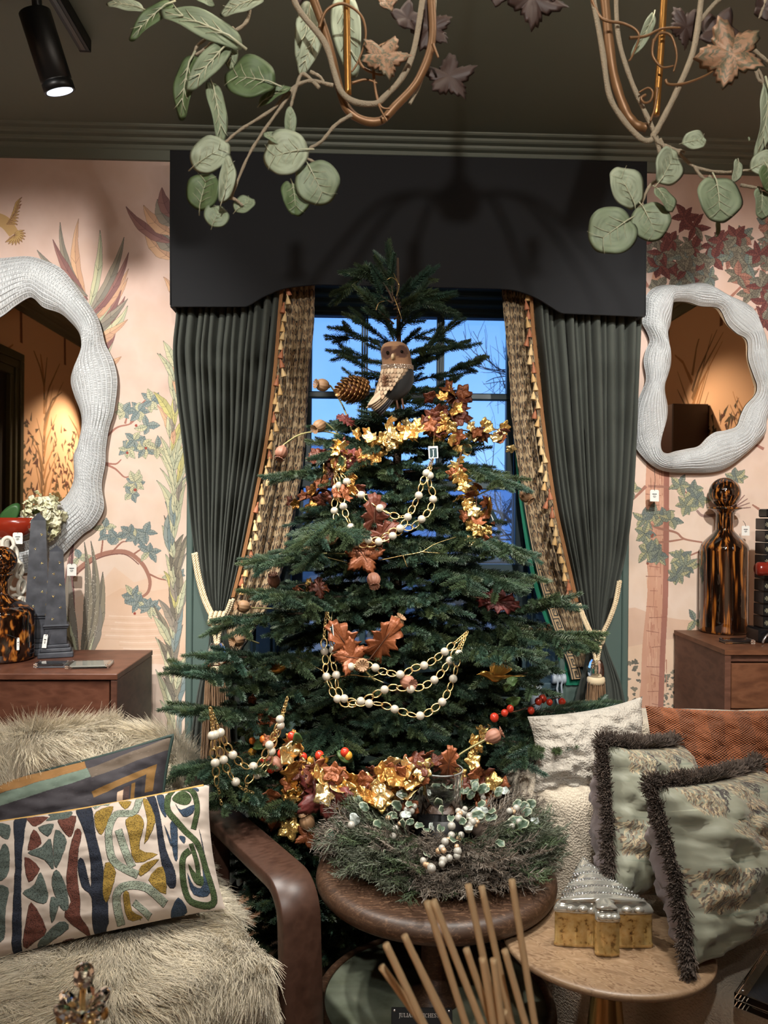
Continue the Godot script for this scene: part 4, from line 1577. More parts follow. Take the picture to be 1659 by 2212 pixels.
func left_sideboard() -> void:
	rng.seed = 14
	var m := wood_mat("cherry_wood", c8(94, 58, 43), 0.42)
	var back := U(330, 1404, 2.88)
	var yT := back.y
	var fr := H(236, 1456, yT)
	var x1 := back.x
	var t := thing("sideboard", "reddish brown wooden sideboard under the big scalloped mirror", "sideboard", Vector3(x1, 0, -2.88))
	var zf := fr.z + 2.88
	B("top", Vector3(-1.3, yT - 0.019, 0), Vector3(0, yT, zf), m, t, 0.002)
	B("side_panel", Vector3(-0.021, 0.12, 0.004), Vector3(-0.001, yT - 0.02, zf - 0.002), wood_mat("cherry_shade", c8(82, 52, 40), 0.45), t, 0.002)  # darker cherry copy, shade on the side panel put into its colour
	B("carcass", Vector3(-1.298, 0.12, 0.004), Vector3(-0.022, yT - 0.02, zf - 0.03), m, t, 0.002)
	B("door", Vector3(-0.62, 0.14, zf - 0.028), Vector3(-0.026, yT - 0.024, zf - 0.008), m, t, 0.002)
	B("door", Vector3(-1.29, 0.14, zf - 0.028), Vector3(-0.624, yT - 0.024, zf - 0.008), m, t, 0.002)
	for x in [-1.25, -0.06]:
		for z in [0.05, zf - 0.06]:
			var st := S()
			rod(st, Vector3(x, 0.12, z), Vector3(x, 0, z), 0.018, 10, 0.012)
			build("leg", st, m, t)
	# on top
	var b0 := H(-6, 1428, yT)
	var k := b0.distance_to(EYE) / F * 0.97
	var bt := bottle("round shouldered tortoiseshell glass bottle with ball stopper beside the obelisks", b0 + Vector3(0, 0.0005, -0.03), 62 * k, 92 * k, 40 * k, 11 * k, 38 * k, 28 * k, tortoise("tortoise_round", 1.6))
	hang_tag(bt, Vector3(0.4 * 62 * k, 60 * k, 61 * k * 0.9), Vector3(0.83 * 62 * k, 50 * k, 62 * k * 0.72), 0.008, 0.04, 0.5)
	var b1 := H(80, 1412, yT)
	k = b1.distance_to(EYE) / F * 0.97
	obelisk("taller dark grey stone obelisk with gold star inlays", b1 + Vector3(0, 0, -0.005), 44 * k, 284 * k, 0.30)
	var b2 := H(120, 1416, yT)
	k = b2.distance_to(EYE) / F * 0.97
	var ob := obelisk("shorter dark grey stone obelisk with gold star inlays and a price tag", b2, 41 * k, 224 * k, 0.36)
	hang_tag(ob, Vector3(-0.02, 0.095, 0.05), Vector3(-0.031, 0.082, 0.052), 0.014, 0.046, 0.0, -0.12)
	acrylic("acrylic_block", "small clear acrylic block over a dark card before the short obelisk", H(112, 1440, yT), Vector3(0.098, 0.014, 0.052), 0.05, true)
	acrylic("acrylic_block", "flat clear acrylic block over a pale card at the sideboard corner", H(194, 1439, yT), Vector3(0.135, 0.011, 0.09), 0.12, false)
	# vase, red dish, flower
	var st := S()
	var fl := thing("cream_flower", "large cream ruffled artificial hydrangea head with a green leaf and stem", "flower", U(92, 1112, 2.885))
	var cream := [mat("petal_cream", c8(238, 234, 206), 0.7, 0.0, {"backlight_enabled": true, "backlight": c8(120, 118, 96)}), mat("petal_pale", c8(228, 226, 190), 0.7, 0.0, {"backlight_enabled": true, "backlight": c8(120, 118, 96)})]
	var petal := leaf_mesh("petal", func(a: float) -> Vector2: return Vector2(sin(a) * 0.5, cos(a) * 0.46) * (1.0 + 0.06 * sin(a * 6.0)), 0.6, 0.12, 0.09, 4, 26, 0.01)
	for i in 120:
		var n := Vector3(rf(-1, 1), rf(-0.9, 1), rf(-0.4, 1)).normalized()
		var R := Vector3(0.066, 0.07, 0.034)
		var o := put("petal", petal, cream[i % 2], fl)
		var c := n * R * rf(0.55, 1.0)
		if c.y < -0.03 and c.x > 0.02:
			c.y *= 1.4
		var bz := frame((n.cross(rdir())).normalized() + n * 0.7, n)
		o.transform = Transform3D(bz.scaled(Vector3.ONE * rf(0.026, 0.04)), c)
	st = S()
	tube(st, smooth3(PackedVector3Array([Vector3(0, -0.01, 0), Vector3(-0.05, -0.035, 0.01), Vector3(-0.11, -0.06, 0.03), Vector3(-0.17, -0.075, 0.04)]), 5), func(_t: float) -> float: return 0.0035, 7)
	build("stem", st, mat("stem_green", c8(120, 130, 72), 0.6), fl)
	var lf := put("leaf", leaf_mesh("oval", out_oval, 0.25, 0.1), mat("leaf_green", c8(52, 92, 46), 0.45), fl)
	var lb := frame(Vector3(0.6, 0.78, 0.1), Vector3(0.2, 0.0, 1))
	lf.transform = Transform3D(Basis(lb.x * 0.105, lb.y * 0.115, lb.z * 0.08), Vector3(-0.138, -0.052, 0.03))
	# chain of white ceramic links leaning against a white vase
	var vase := thing("white_vase", "tall plain white ceramic cylinder behind the chain of links", "vase", Vector3(U(-4, 1200, 2.84).x, yT + 0.0005, -2.84))
	st = S()
	var vh := U(-4, 1166, 2.84).y - yT
	lathe(st, PackedVector2Array([Vector2(0, vh - 0.03), Vector2(0.028, vh - 0.03), Vector2(0.03, vh), Vector2(0.036, vh), Vector2(0.037, vh - 0.004), Vector2(0.037, 0.004), Vector2(0.034, 0), Vector2(0, 0)]), 36)
	build("body", st, mat("ceramic", c8(226, 220, 206), 0.4), vase)
	var dish := thing("red_dish", "glossy red glass dish on the white vase behind the green leaf", "dish", Vector3(U(14, 1166, 2.84).x, yT + 0.001 + vh, -2.865))
	st = S()
	lathe(st, PackedVector2Array([Vector2(0, 0.012), Vector2(0.05, 0.022), Vector2(0.08, 0.058), Vector2(0.086, 0.078), Vector2(0.09, 0.078), Vector2(0.088, 0.05), Vector2(0.066, 0.018), Vector2(0.03, 0.004), Vector2(0.028, 0), Vector2(0, 0)]), 44, Transform3D(Basis().scaled(Vector3(1, 1, 0.6)), Vector3.ZERO))
	build("bowl", st, mat("red_skin", c8(138, 42, 24), 0.2), dish)
	hang_tag(dish, Vector3(0.05, 0.03, 0.05), Vector3(0.053, 0.026, 0.058), 0.034, 0.04)
	var chain := thing("ceramic_chain", "chain of thick white ceramic links hanging beside the tortoiseshell bottle", "chain", U(24, 1175, 2.78))
	var links := P("17,1176 30,1196 30,1222 42,1232 33,1258 46,1268 34,1300 46,1306 40,1334 46,1360 42,1388")
	for i in links.size():
		var c := U(links[i].x, links[i].y, 2.78) - U(24, 1175, 2.78)
		st = S()
		var p := PackedVector3Array()
		for j in 25:
			var a := TAU * j / 24
			p.append(Vector3(cos(a) * 0.0185, sin(a) * 0.0245, 0))
		tube(st, p, func(_t: float) -> float: return 0.0068, 9, 1.0, false)
		var o := build("link", st, mat("ceramic"), chain)
		o.position = c
		o.rotation = Vector3(rf(-0.2, 0.2), 0.25 + (1.15 if i % 2 else 0.0), rf(-0.5, 0.3))


func right_sideboard() -> void:
	rng.seed = 15
	var m := wood_mat("walnut", c8(106, 69, 47), 0.45)
	var m_dark := wood_mat("walnut_shade", c8(96, 64, 50), 0.5)  # darker walnut copy, shade of side and recessed rail in its colour
	var back := U(1456, 1361, 2.98)
	var yT := back.y
	var fr := H(1566, 1404, yT)
	var t := thing("drawer_cabinet", "brown wooden drawer cabinet under the smaller mirror", "cabinet", Vector3(fr.x, 0, -2.98))
	var zf := fr.z + 2.98
	var sk := back.x - fr.x
	var st := S(-1)
	var L := 0.72
	plate(st, PackedVector3Array([Vector3(sk, yT - 0.016, 0), Vector3(0, yT - 0.016, zf), Vector3(L, yT - 0.016, zf), Vector3(L, yT - 0.016, 0)]), Vector3(0, 0.016, 0))
	build("top", st, m, t)
	st = S(-1)
	plate(st, PackedVector3Array([Vector3(sk + 0.002, 0.1, 0.004), Vector3(0.002, 0.1, zf - 0.004), Vector3(0.022, 0.1, zf - 0.004), Vector3(sk + 0.022, 0.1, 0.004)]), Vector3(0, yT - 0.117, 0))
	build("side_panel", st, m_dark, t)
	st = S(-1)
	plate(st, PackedVector3Array([Vector3(sk + 0.024, 0.1, 0.004), Vector3(0.024, 0.1, zf - 0.05), Vector3(L, 0.1, zf - 0.05), Vector3(L, 0.1, 0.004)]), Vector3(0, yT - 0.117, 0))
	build("carcass", st, mat("gap_shade", c8(42, 24, 16), 0.7), t)  # carcass coloured dark to stand for shade in the drawer gaps
	B("rail", Vector3(0.023, yT - 0.042, zf - 0.045), Vector3(L, yT - 0.017, zf - 0.016), m_dark, t, 0.002)
	for k in 3:
		var y := yT - 0.046 - k * 0.152
		B("drawer", Vector3(0.026, y - 0.149, zf - 0.045), Vector3(L, y, zf - 0.007), m, t, 0.002)
	for x in [0.03, L - 0.03]:
		st = S()
		rod(st, Vector3(x, 0.1, zf - 0.05), Vector3(x, 0, zf - 0.05), 0.018, 10, 0.012)
		build("leg", st, m, t)
	var b0 := H(1563, 1366, yT)
	var k := b0.distance_to(EYE) / F * 0.945
	var bt := bottle("tall streaked tortoiseshell glass bottle with ball stopper on the drawer cabinet", b0 + Vector3(0, 0.0005, 0.0), 48 * k, 172 * k, 42 * k, 17.5 * k, 45 * k, 31.5 * k, tortoise("tortoise_streak", 0.7))
	hang_tag(bt, Vector3(36 * k, 232 * k, 0.01), Vector3(41 * k, 222 * k, 0.014), 0.03, 0.037)
	acrylic("acrylic_block", "clear acrylic block over a dark card before the tall bottle", H(1592, 1389, yT), Vector3(0.105, 0.014, 0.05), 0.0, true)
	# stack of small printed boxes and a red roll
	var dx := U(1652, 1240, 2.72)
	var tw := thing("printed_tower", "tall black column of stacked panels printed with pale patterned ornaments", "ornament", Vector3(dx.x + 0.02, yT + 0.0006, dx.z))
	st = S(-1)
	var y1 := U(1652, 1100, 2.72).y - yT
	box2(st, Vector3(-0.062, 0, -0.05), Vector3(0.1, 0.05, 0.045), 0.006)
	build("base", st, mat("black_lacquer", c8(16, 16, 18), 0.25), tw)
	B("cap", Vector3(-0.03, y1 - 0.0295, -0.03), Vector3(0.09, y1, 0.03), mat("black_lacquer"), tw, 0.004)
	var print_im := canvas(64, 64, c8(16, 18, 20))
	for kk in 60:
		var a := kk * 0.5
		disc(print_im, Vector2(30 + cos(a) * (4 + kk * 0.4), 34 + sin(a) * (3 + kk * 0.26)), 2.2, 1.8, c8(190, 184, 154))
	disc(print_im, Vector2(40, 36), 7, 7, c8(176, 170, 140))
	disc(print_im, Vector2(40, 36), 5, 5, c8(20, 20, 22))
	disc(print_im, Vector2(40, 36), 2.5, 2.5, c8(176, 170, 140))
	var print_m := mat("ornament_print", Color.WHITE, 0.35, 0.0, {"albedo_texture": tex(print_im)})
	for i in 9:
		var ya := lerpf(0.05, y1 - 0.03, i / 9.0)
		var yb := lerpf(0.05, y1 - 0.03, (i + 1) / 9.0) - 0.003
		B("panel", Vector3(-0.042 + 0.002 * i * 0.3, ya, -0.035), Vector3(0.1, yb, 0.035), mat("black_lacquer"), tw, 0.002)
		st = S(-1)
		for q in [[0, 0, 0], [1, 0, 0], [1, 1, 0], [0, 0, 0], [1, 1, 0], [0, 1, 0]]:
			st.set_uv(Vector2(q[0], 1 - q[1]))
			st.add_vertex(Vector3(-0.04 + 0.05 * q[0], ya + 0.002 + (yb - ya - 0.004) * q[1], 0.0356))
		var sf := st
		sf.generate_normals()
		put("print", sf.commit(), print_m, tw)
	var roll := thing("red_roll", "glossy red cylinder lying before the black printed column", "ornament", U(1652, 1229, 2.66))
	st = S()
	var rb := Basis(Vector3(0, 0, 1), PI / 2)
	lathe(st, PackedVector2Array([Vector2(0, 0.025), Vector2(0.018, 0.025), Vector2(0.0235, 0.018), Vector2(0.0245, 0.0), Vector2(0.023, -0.004), Vector2(0.0245, -0.01), Vector2(0.0245, -0.08), Vector2(0, -0.08)]), 28, Transform3D(rb, Vector3(-0.005, 0, 0)))
	build("body", st, mat("red_glass", c8(118, 34, 22), 0.2), roll)
	var brk := thing("metal_easel", "thin curved metal easel foot at the cabinet edge", "stand", H(1650, 1392, yT))
	st = S()
	tube(st, smooth3(PackedVector3Array([Vector3(-0.004, 0.004, 0.0), Vector3(0.004, 0.022, 0.0), Vector3(0.02, 0.036, -0.005), Vector3(0.05, 0.05, -0.01)]), 6), func(_t: float) -> float: return 0.004, 8)
	build("foot", st, mat("steel"), brk)
	st = S()
	tube(st, smooth3(PackedVector3Array([Vector3(0.05, 0.05, -0.01), Vector3(0.052, 0.03, 0.0), Vector3(0.05, 0.004, 0.0)]), 6), func(_t: float) -> float: return 0.004, 8)
	build("strut", st, mat("steel"), brk)


# ------------------------------------------------------------------ the spruce
const TREE_D := 2.48
var tree_x := 0.0
var sprays := []
var spray_cols := []
var tree_node: Node3D
var bark_mat: Material

func girth(y: float) -> float:   # how far the boughs reach at a height
	var p := [[0.1, 0.42], [0.3, 0.48], [0.5, 0.48], [0.7, 0.465], [0.9, 0.43], [1.1, 0.35], [1.3, 0.285], [1.5, 0.23], [1.7, 0.18], [1.9, 0.16], [2.05, 0.13], [2.2, 0.03]]
	for i in p.size() - 1:
		if y < p[i + 1][0]:
			return lerpf(p[i][1], p[i + 1][1], clampf((y - p[i][0]) / (p[i + 1][0] - p[i][0]), 0, 1))
	return 0.02

# a point on the front of the tree's outline that shows at a pixel; out moves it towards the room
func T(px: float, py: float, out := 0.03) -> Vector3:
	var d := TREE_D - 0.3
	for k in 5:
		var p := U(px, py, d)
		var r := girth(p.y) * 0.93
		var dx := p.x - tree_x
		d = TREE_D - 0.8 * sqrt(maxf(0.0, r * r - dx * dx)) - out
	return U(px, py, d)

func T3(s: String, out := 0.03) -> PackedVector3Array:
	var o := PackedVector3Array()
	for q in P(s):
		o.append(T(q.x, q.y, out))
	return o

func needle_spray(seed_: int) -> ArrayMesh:
	rng.seed = seed_
	var st := S(-1)
	var L := 0.09
	st.set_color(lin(86, 66, 46))
	rod(st, Vector3.ZERO, Vector3(0, L, 0), 0.0016, 4, 0.0009)
	var n := 124
	for i in n:
		var f := (i + rf(0, 1)) / n
		var a := i * 2.39996 + rf(-0.3, 0.3)
		var side := Vector3(cos(a), 0, sin(a) * 0.75 + 0.25).normalized()
		var d := (side * rf(0.75, 1.0) + Vector3(0, rf(0.55, 0.9) + f * f * 0.6, 0)).normalized()
		var b := Vector3(0, L * f, 0)
		var len := rf(0.014, 0.0195) * (1.0 - 0.35 * f * f)
		var x := d.cross(Vector3(0.3, 0.2, 0.9)).normalized() * 0.00068
		var y := d.cross(x).normalized() * 0.00068
		var t := b + d * len + Vector3(0, 0.001, 0)
		var g := rf(0.75, 1.2)
		st.set_color(Color(g, g, g))
		var p := [b + x, b - x * 0.5 + y, b - x * 0.5 - y]
		var m := b + d * len * 0.75
		for k in 3:
			tri(st, p[k], m + (p[k] - b) * 1.1, p[(k + 1) % 3])
			tri(st, p[(k + 1) % 3], m + (p[k] - b) * 1.1, m + (p[(k + 1) % 3] - b) * 1.1)
			tri(st, m + (p[k] - b) * 1.1, t, m + (p[(k + 1) % 3] - b) * 1.1)
	return done(st)

func kept_out(p: Vector3) -> bool:   # where the table, wreath, chair and sofa already stand
	if p.x > 0.42 and p.z > -2.44 and p.y < 0.74:
		return true
	var q := Vector2(p.x - 0.19, p.z + 1.88)
	if p.y < 0.57 and p.y > 0.19 and q.length() < 0.30:
		return true
	if p.y < 0.70 and p.y > 0.5 and q.length() < 0.27:
		return true
	if p.y < 0.76 and p.y > 0.5 and Vector2(p.x - 0.22, p.z + 2.06).length() < 0.10:
		return true
	var c := Vector2(p.x + 0.18, p.z + 1.66)
	var l := Vector2(c.x * 0.873 - c.y * 0.488, c.x * 0.488 + c.y * 0.873)
	return p.y < 0.64 and l.x < 0.12 and l.y > -0.62

func spray(a: Vector3, d: Vector3, len: float, lift := Vector3.UP) -> void:
	if kept_out(a) or kept_out(a + d * len * 0.8):
		return
	var b := frame(d, lift + rdir() * 0.35)
	var s := len / 0.09
	sprays.append(Transform3D(Basis(b.x * rf(0.95, 1.2), b.y * s, b.z * rf(0.95, 1.2)), a))
	var v := rf(0.75, 1.25)
	var warm := rf(0, 1)
	spray_cols.append(Color(lerpf(0.030, 0.056, warm) * v, lerpf(0.068, 0.080, warm) * v, lerpf(0.046, 0.030, warm) * v))

# a bough along a path of points; its twigs lie mostly in one plane and carry the needles
func bough(path: PackedVector3Array, dense_ := 1.0, start := 0.2, twig := 0.17, thick := 0.0085) -> void:
	var p := smooth3(path, 7)
	var m := p.size()
	var total := 0.0
	for i in m - 1:
		total += p[i].distance_to(p[i + 1])
	var st := S()
	var k := thick * clampf(total / 0.5, 0.35, 1.2)
	tube(st, p, func(t: float) -> float: return lerpf(k, 0.0016, t), 6)
	build("branch", st, bark_mat, tree_node)
	var step := 0.031 / dense_
	var at := total * start
	var side := 1.0
	while at < total:
		var f := at / total
		var fi := f * (m - 1)
		var i := clampi(int(fi), 0, m - 2)
		var q := p[i].lerp(p[i + 1], fi - i)
		var d := (p[mini(i + 1, m - 1)] - p[i]).normalized()
		var up := (Vector3.UP - d * d.y).normalized()
		if absf(d.y) > 0.9:
			up = rdir()
		var lat := d.cross(up).normalized() * side
		side = -side
		spray(q, (d + rdir() * 0.15).normalized(), 0.075, up)
		var len := minf(twig, total * (1.0 - f) * 0.6 + 0.055) * rf(0.7, 1.1)
		var td := (lat * rf(0.55, 0.95) + d * rf(0.6, 0.9) + up * rf(-0.3, 0.12)).normalized()
		var done_ := 0.0
		var tp := q
		var seg := 0
		while done_ < len:
			var l := minf(0.08, len - done_ + 0.035)
			spray(tp, td, l, up)
			if seg >= 0 and len > 0.085 and l > 0.05:
				for s2 in [-1.0, 1.0]:
					if rng.randf() < 0.85:
						var sd: Vector3 = (td + td.cross(up).normalized() * s2 * 0.85 + up * rf(-0.2, 0.15)).normalized()
						spray(tp + td * l * rf(0.3, 0.7), sd, rf(0.045, 0.085), up)
			tp += td * l * 0.85
			td = (td + d * 0.12 + Vector3(0, -0.05, 0) + rdir() * 0.12).normalized()
			done_ += l * 0.85
			seg += 1
		at += step * rf(0.75, 1.25)
	spray(p[m - 1] - (p[m - 1] - p[m - 2]).normalized() * 0.02, (p[m - 1] - p[m - 2]).normalized(), 0.075)


func trunk_at(y: float) -> Vector3:
	var f := clampf(y / 2.2, 0, 1)
	return Vector3(tree_x + lerpf(0.015, -0.012, f) + 0.006 * sin(y * 4.0), y, -TREE_D)

func tree() -> void:
	rng.seed = 100
	tree_x = U(860, 1106, TREE_D).x
	bark_mat = mat("spruce_bark", c8(74, 58, 46), 0.9)
	relief(bark_mat, noise("barky", 0.05), 0.4, Vector3.ONE * 8.0)
	tree_node = thing("spruce_tree", "tall dark green spruce tree dressed with gold leaves, pearls and an owl before the window", "tree", Vector3.ZERO)
	var st := S()
	var p := PackedVector3Array()
	for i in 23:
		p.append(trunk_at(i * 0.1))
	tube(st, p, func(t: float) -> float: return lerpf(0.042, 0.004, pow(t, 0.8)), 12)
	build("trunk", st, bark_mat, tree_node)
	# boughs that the photograph shows reaching past the rest
	for e in [["848,640 845,600 843,556", 1.0, 0.1, 0.07], ["850,652 828,612 790,596 742,634", 1.2, 0.25, 0.07], ["848,612 812,592 772,590", 1.2, 0.3, 0.05], ["850,652 880,626 908,606", 1.2, 0.2, 0.06], ["850,668 900,655 952,668", 1.2, 0.2, 0.07], ["851,660 895,645 940,642", 1.2, 0.2, 0.06], ["849,655 825,640 812,610", 1.2, 0.2, 0.05], ["851,700 820,672 800,650", 1.0, 0.2, 0.06], ["851,690 880,670 900,640", 1.0, 0.2, 0.06]]:
		bough(pts3(e[0], TREE_D - 0.05), e[1], e[2], e[3])
	for e in ["852,770 800,738 740,730", "852,750 815,722 786,694", "852,812 800,800 762,772", "853,800 920,770 980,748", "854,835 940,812 1000,794", "852,765 900,728 962,738", "853,775 925,745 970,706", "852,790 790,775 745,765", "854,850 900,850 955,832", "853,840 800,840 770,820", "852,735 870,705 890,690", "852,740 840,710 820,690", "853,810 905,785 940,730"]:
		bough(pts3(e, TREE_D + rf(-0.05, 0.08)), 0.55, 0.15, 0.09, 0.005)
	for e in [["858,1000 760,1015 612,1030", 2.28], ["858,1180 720,1190 562,1214", 2.2], ["862,1325 700,1322 500,1338", 2.15], ["860,1300 740,1290 590,1290", 2.1], ["862,1490 640,1490 412,1448", 2.12], ["862,1530 620,1540 432,1538", 2.05], ["862,1420 660,1420 470,1420", 2.1], ["870,1345 1050,1368 1258,1372", 2.15], ["870,1300 1050,1330 1180,1306", 2.2], ["872,1560 1090,1545 1290,1528", 2.2], ["870,1470 1000,1470 1165,1450", 2.12], ["866,1020 980,1012 1090,1042", 2.25], ["865,1120 1000,1150 1110,1188", 2.2], ["866,1220 1000,1235 1085,1262", 2.1], ["868,1600 1050,1600 1200,1610", 2.0], ["862,1600 640,1620 420,1665", 2.0], ["862,1700 640,1720 470,1740", 1.95], ["862,1090 760,1110 690,1160", 2.05], ["866,1390 1000,1400 1120,1410", 2.0], ["862,950 790,960 700,985", 2.25], ["862,1750 640,1850 520,1905", 2.02], ["862,1800 700,1900 600,1950", 1.98], ["862,1700 640,1780 490,1800", 2.0], ["862,1850 720,1930 655,1965", 2.0], ["862,1780 680,1830 560,1840", 2.08], ["862,1650 660,1690 520,1700", 2.0]]:
		var q := PackedVector3Array()
		var raw := P(e[0])
		for i in 3:
			q.append(U(raw[i].x, raw[i].y, lerpf(TREE_D, e[1] + 0.06, i / 2.0)))
		bough(q)
	# the rest in whorls
	var y := 0.16
	var turn := 0.0
	while y < 1.74:
		var n := 9 if y < 1.0 else (11 if y < 1.45 else 7)
		for k in n:
			var a := turn + TAU * (k + rf(-0.25, 0.25)) / n
			var d := Vector3(cos(a), 0, sin(a))
			var r := girth(y + 0.03) * rf(0.82, 1.04)
			r *= 1.05 * lerpf(1.0, 0.78, absf(d.z))
			if d.z < -0.55:
				r *= 0.75
			for tries in 6:
				if kept_out(trunk_at(y) + d * r):
					r *= 0.82
			var b := trunk_at(y + rf(-0.04, 0.04))
			var rise := lerpf(0.10, 0.55, clampf((y - 0.5) / 1.3, 0, 1)) + rf(-0.17, 0.17)
			var sag := lerpf(0.30, 0.40, clampf((y - 0.5) / 1.3, 0, 1))
			var path := PackedVector3Array()
			for i in 4:
				var t := i / 3.0
				path.append(b + d * r * t + Vector3(0, r * (rise * t - sag * t * t + 0.06 * pow(t, 4)), 0) + d.cross(Vector3.UP) * rf(-0.03, 0.03) * t)
			bough(path, 0.9, 0.3 if y < 1.5 else 0.2)
		turn += 0.63
		y += 0.09 if y < 1.0 else 0.078
	var parts := [[], [], []]
	var cols := [[], [], []]
	for i in sprays.size():
		parts[i % 3].append(sprays[i])
		cols[i % 3].append(spray_cols[i])
	var m := mat("needles", Color.WHITE, 0.5, 0.0, {"vertex_color_use_as_albedo": true, "metallic_specular": 0.45})
	for k in 3:
		multi("needles", needle_spray(40 + k), m, parts[k], cols[k], tree_node)
	sprays = []
	spray_cols = []


# ------------------------------------------------------------------ what hangs on the tree
func gold_mats() -> Dictionary:
	if M.has("gold_leaf"):
		return M
	var crumple := noise("crumple", 0.03, 256, 4)
	for e in [["gold_leaf", c8(240, 200, 122), 0.27, 0.85], ["old_gold_leaf", c8(200, 146, 78), 0.34, 0.8], ["copper_leaf", c8(134, 76, 44), 0.45, 0.25], ["rust_leaf", c8(94, 46, 30), 0.5, 0.05], ["wine_leaf", c8(98, 40, 36), 0.5, 0.0], ["pale_gold_leaf", c8(250, 222, 158), 0.25, 0.85]]:
		relief(mat(e[0], e[1], e[2], e[3]), crumple, 0.16, Vector3.ONE * 0.8)
	mat("pearl", c8(188, 180, 164), 0.16, 0.0, {"clearcoat_enabled": true, "clearcoat": 0.8, "clearcoat_roughness": 0.06, "metallic_specular": 0.7})
	mat("link_gold", c8(222, 190, 130), 0.3, 0.9)
	mat("bird_gold", c8(196, 154, 80), 0.28, 0.95)
	mat("pod", c8(146, 112, 80), 0.6)
	mat("pod_rose", c8(150, 104, 84), 0.55)
	mat("pod_stem", c8(150, 142, 92), 0.65)
	mat("vine_brown", c8(92, 60, 42), 0.8)
	return M

func face_leaf(o: Node3D, at: Vector3, up: Vector3, n: Vector3, size: float) -> void:
	o.transform = Transform3D(frame(up, n).scaled(Vector3.ONE * size), at)

func crumpled(key: String, outline: Callable, cup: float, fold: float) -> ArrayMesh:   # foil leaf with creases that catch the light
	if mesh_cache.has(key):
		return mesh_cache[key]
	var fn := FastNoiseLite.new()
	fn.frequency = 1.5
	fn.seed = key.hash() % 1000
	var st := S()
	for side in 2:
		grid(st, 40, 6, func(u: float, v: float) -> Vector3:
			var a := fmod(u, 1.0) * TAU
			var q: Vector2 = outline.call(a) * v
			var z := -cup * q.y * q.y + fold * absf(q.x) + 0.05 * sin(a * 5.0 + 1.0) * v * v + 0.10 * fn.get_noise_2d(q.x * 2.0, q.y * 2.0)
			return Vector3(q.x, q.y + 0.5, z + (0.008 if side == 0 else -0.008) * (1.0 - pow(v, 6.0))), 1.0, 1.0, side == 0)
	mesh_cache[key] = done(st)
	return mesh_cache[key]

func leaf_garland(label: String, path: String, count: int, spread: float, size: Vector2, mats: Array, out := 0.05, shapes: Array = ["ivy_a", "ivy_b", "ivy_c"]) -> void:
	var t := thing("leaf_garland", label, "garland", T(P(path)[0].x, P(path)[0].y, out))
	var o0 := t.position
	var pts := smooth2(P(path), 8)
	var st := S()
	var stem := PackedVector3Array()
	for i in range(0, pts.size(), 3):
		stem.append(T(pts[i].x + rf(-3, 3), pts[i].y + rf(-3, 3), out - 0.015) - o0)
	tube(st, stem, func(_t: float) -> float: return 0.0022, 5)
	build("vine", st, M["vine_brown"], t)
	var ms := [crumpled("ivy_a", out_ivy, 0.5, 0.18), crumpled("ivy_b", out_ivy, -0.4, 0.3), crumpled("ivy_c", out_ivy, 0.8, 0.05)]
	for i in count:
		var f := (i + rf(0, 1)) / count * (pts.size() - 1)
		var q := pts[int(f)]
		var a := rf(0, TAU)
		var rr := spread * sqrt(rf(0, 1))
		var c := T(q.x + cos(a) * rr, q.y + sin(a) * rr * 0.8, out + rf(-0.015, 0.03)) - o0
		var o := put("leaf", ms[rng.randi() % 3], M[mats[rng.randi() % mats.size()]], t)
		face_leaf(o, c, rdir() + Vector3(0, -0.5, 0), Vector3(rf(-0.9, 0.9), rf(-0.5, 0.9), 1.0), rf(size.x, size.y))

func poppy(label: String, pod: Vector2, stem: String, m: String, out := 0.06, face := Vector3.ZERO) -> void:
	var sp := P(stem)
	var at := T(pod.x, pod.y, out)
	var t := thing("poppy_seed_head", label, "seed head", at, "dried poppy heads on the tree")
	var path := PackedVector3Array([Vector3.ZERO])
	for i in sp.size():
		path.append(T(sp[i].x, sp[i].y, out - 0.05 * float(i + 1) / sp.size()) - at)
	var ax := (path[0] - path[1]).normalized()
	if face != Vector3.ZERO:
		ax = face.normalized()
	var b := frame(ax)
	var r := 0.0185
	var st := S()
	lathe(st, PackedVector2Array([Vector2(0, r * 1.0), Vector2(r * 0.5, r * 0.98), Vector2(r * 0.85, r * 0.75), Vector2(r * 1.02, r * 0.2), Vector2(r * 0.98, -r * 0.35), Vector2(r * 0.75, -r * 0.8), Vector2(r * 0.4, -r * 1.05), Vector2(r * 0.22, -r * 1.2), Vector2(r * 0.3, -r * 1.3), Vector2(0, -r * 1.35)]), 44, Transform3D(b, Vector3.ZERO), 11, 0.07)
	build("pod", st, M[m], t)
	st = S(-1)
	for k in 11:
		var a := TAU * k / 11
		var dir := Vector3(cos(a), 0, sin(a))
		var sd := Vector3(-sin(a), 0, cos(a)) * 0.0032
		var c0 := dir * r * 0.25 + Vector3(0, r * 1.0, 0)
		var c1 := dir * r * 0.74 + Vector3(0, r * 1.32, 0)
		var th := Vector3(0, 0.0012, 0)
		var q := PackedVector3Array()
		for v in [c0 + sd * 0.4, c0 - sd * 0.4, c1 - sd, c1 + dir * 0.002, c1 + sd]:
			q.append(b * v)
		plate(st, q, b * th)
	build("crown", st, M[m], t)
	st = S()
	path[0] = ax * -r * 1.2
	tube(st, smooth3(path, 6), func(_t: float) -> float: return 0.0024, 6)
	build("stem", st, M["pod_stem"], t)

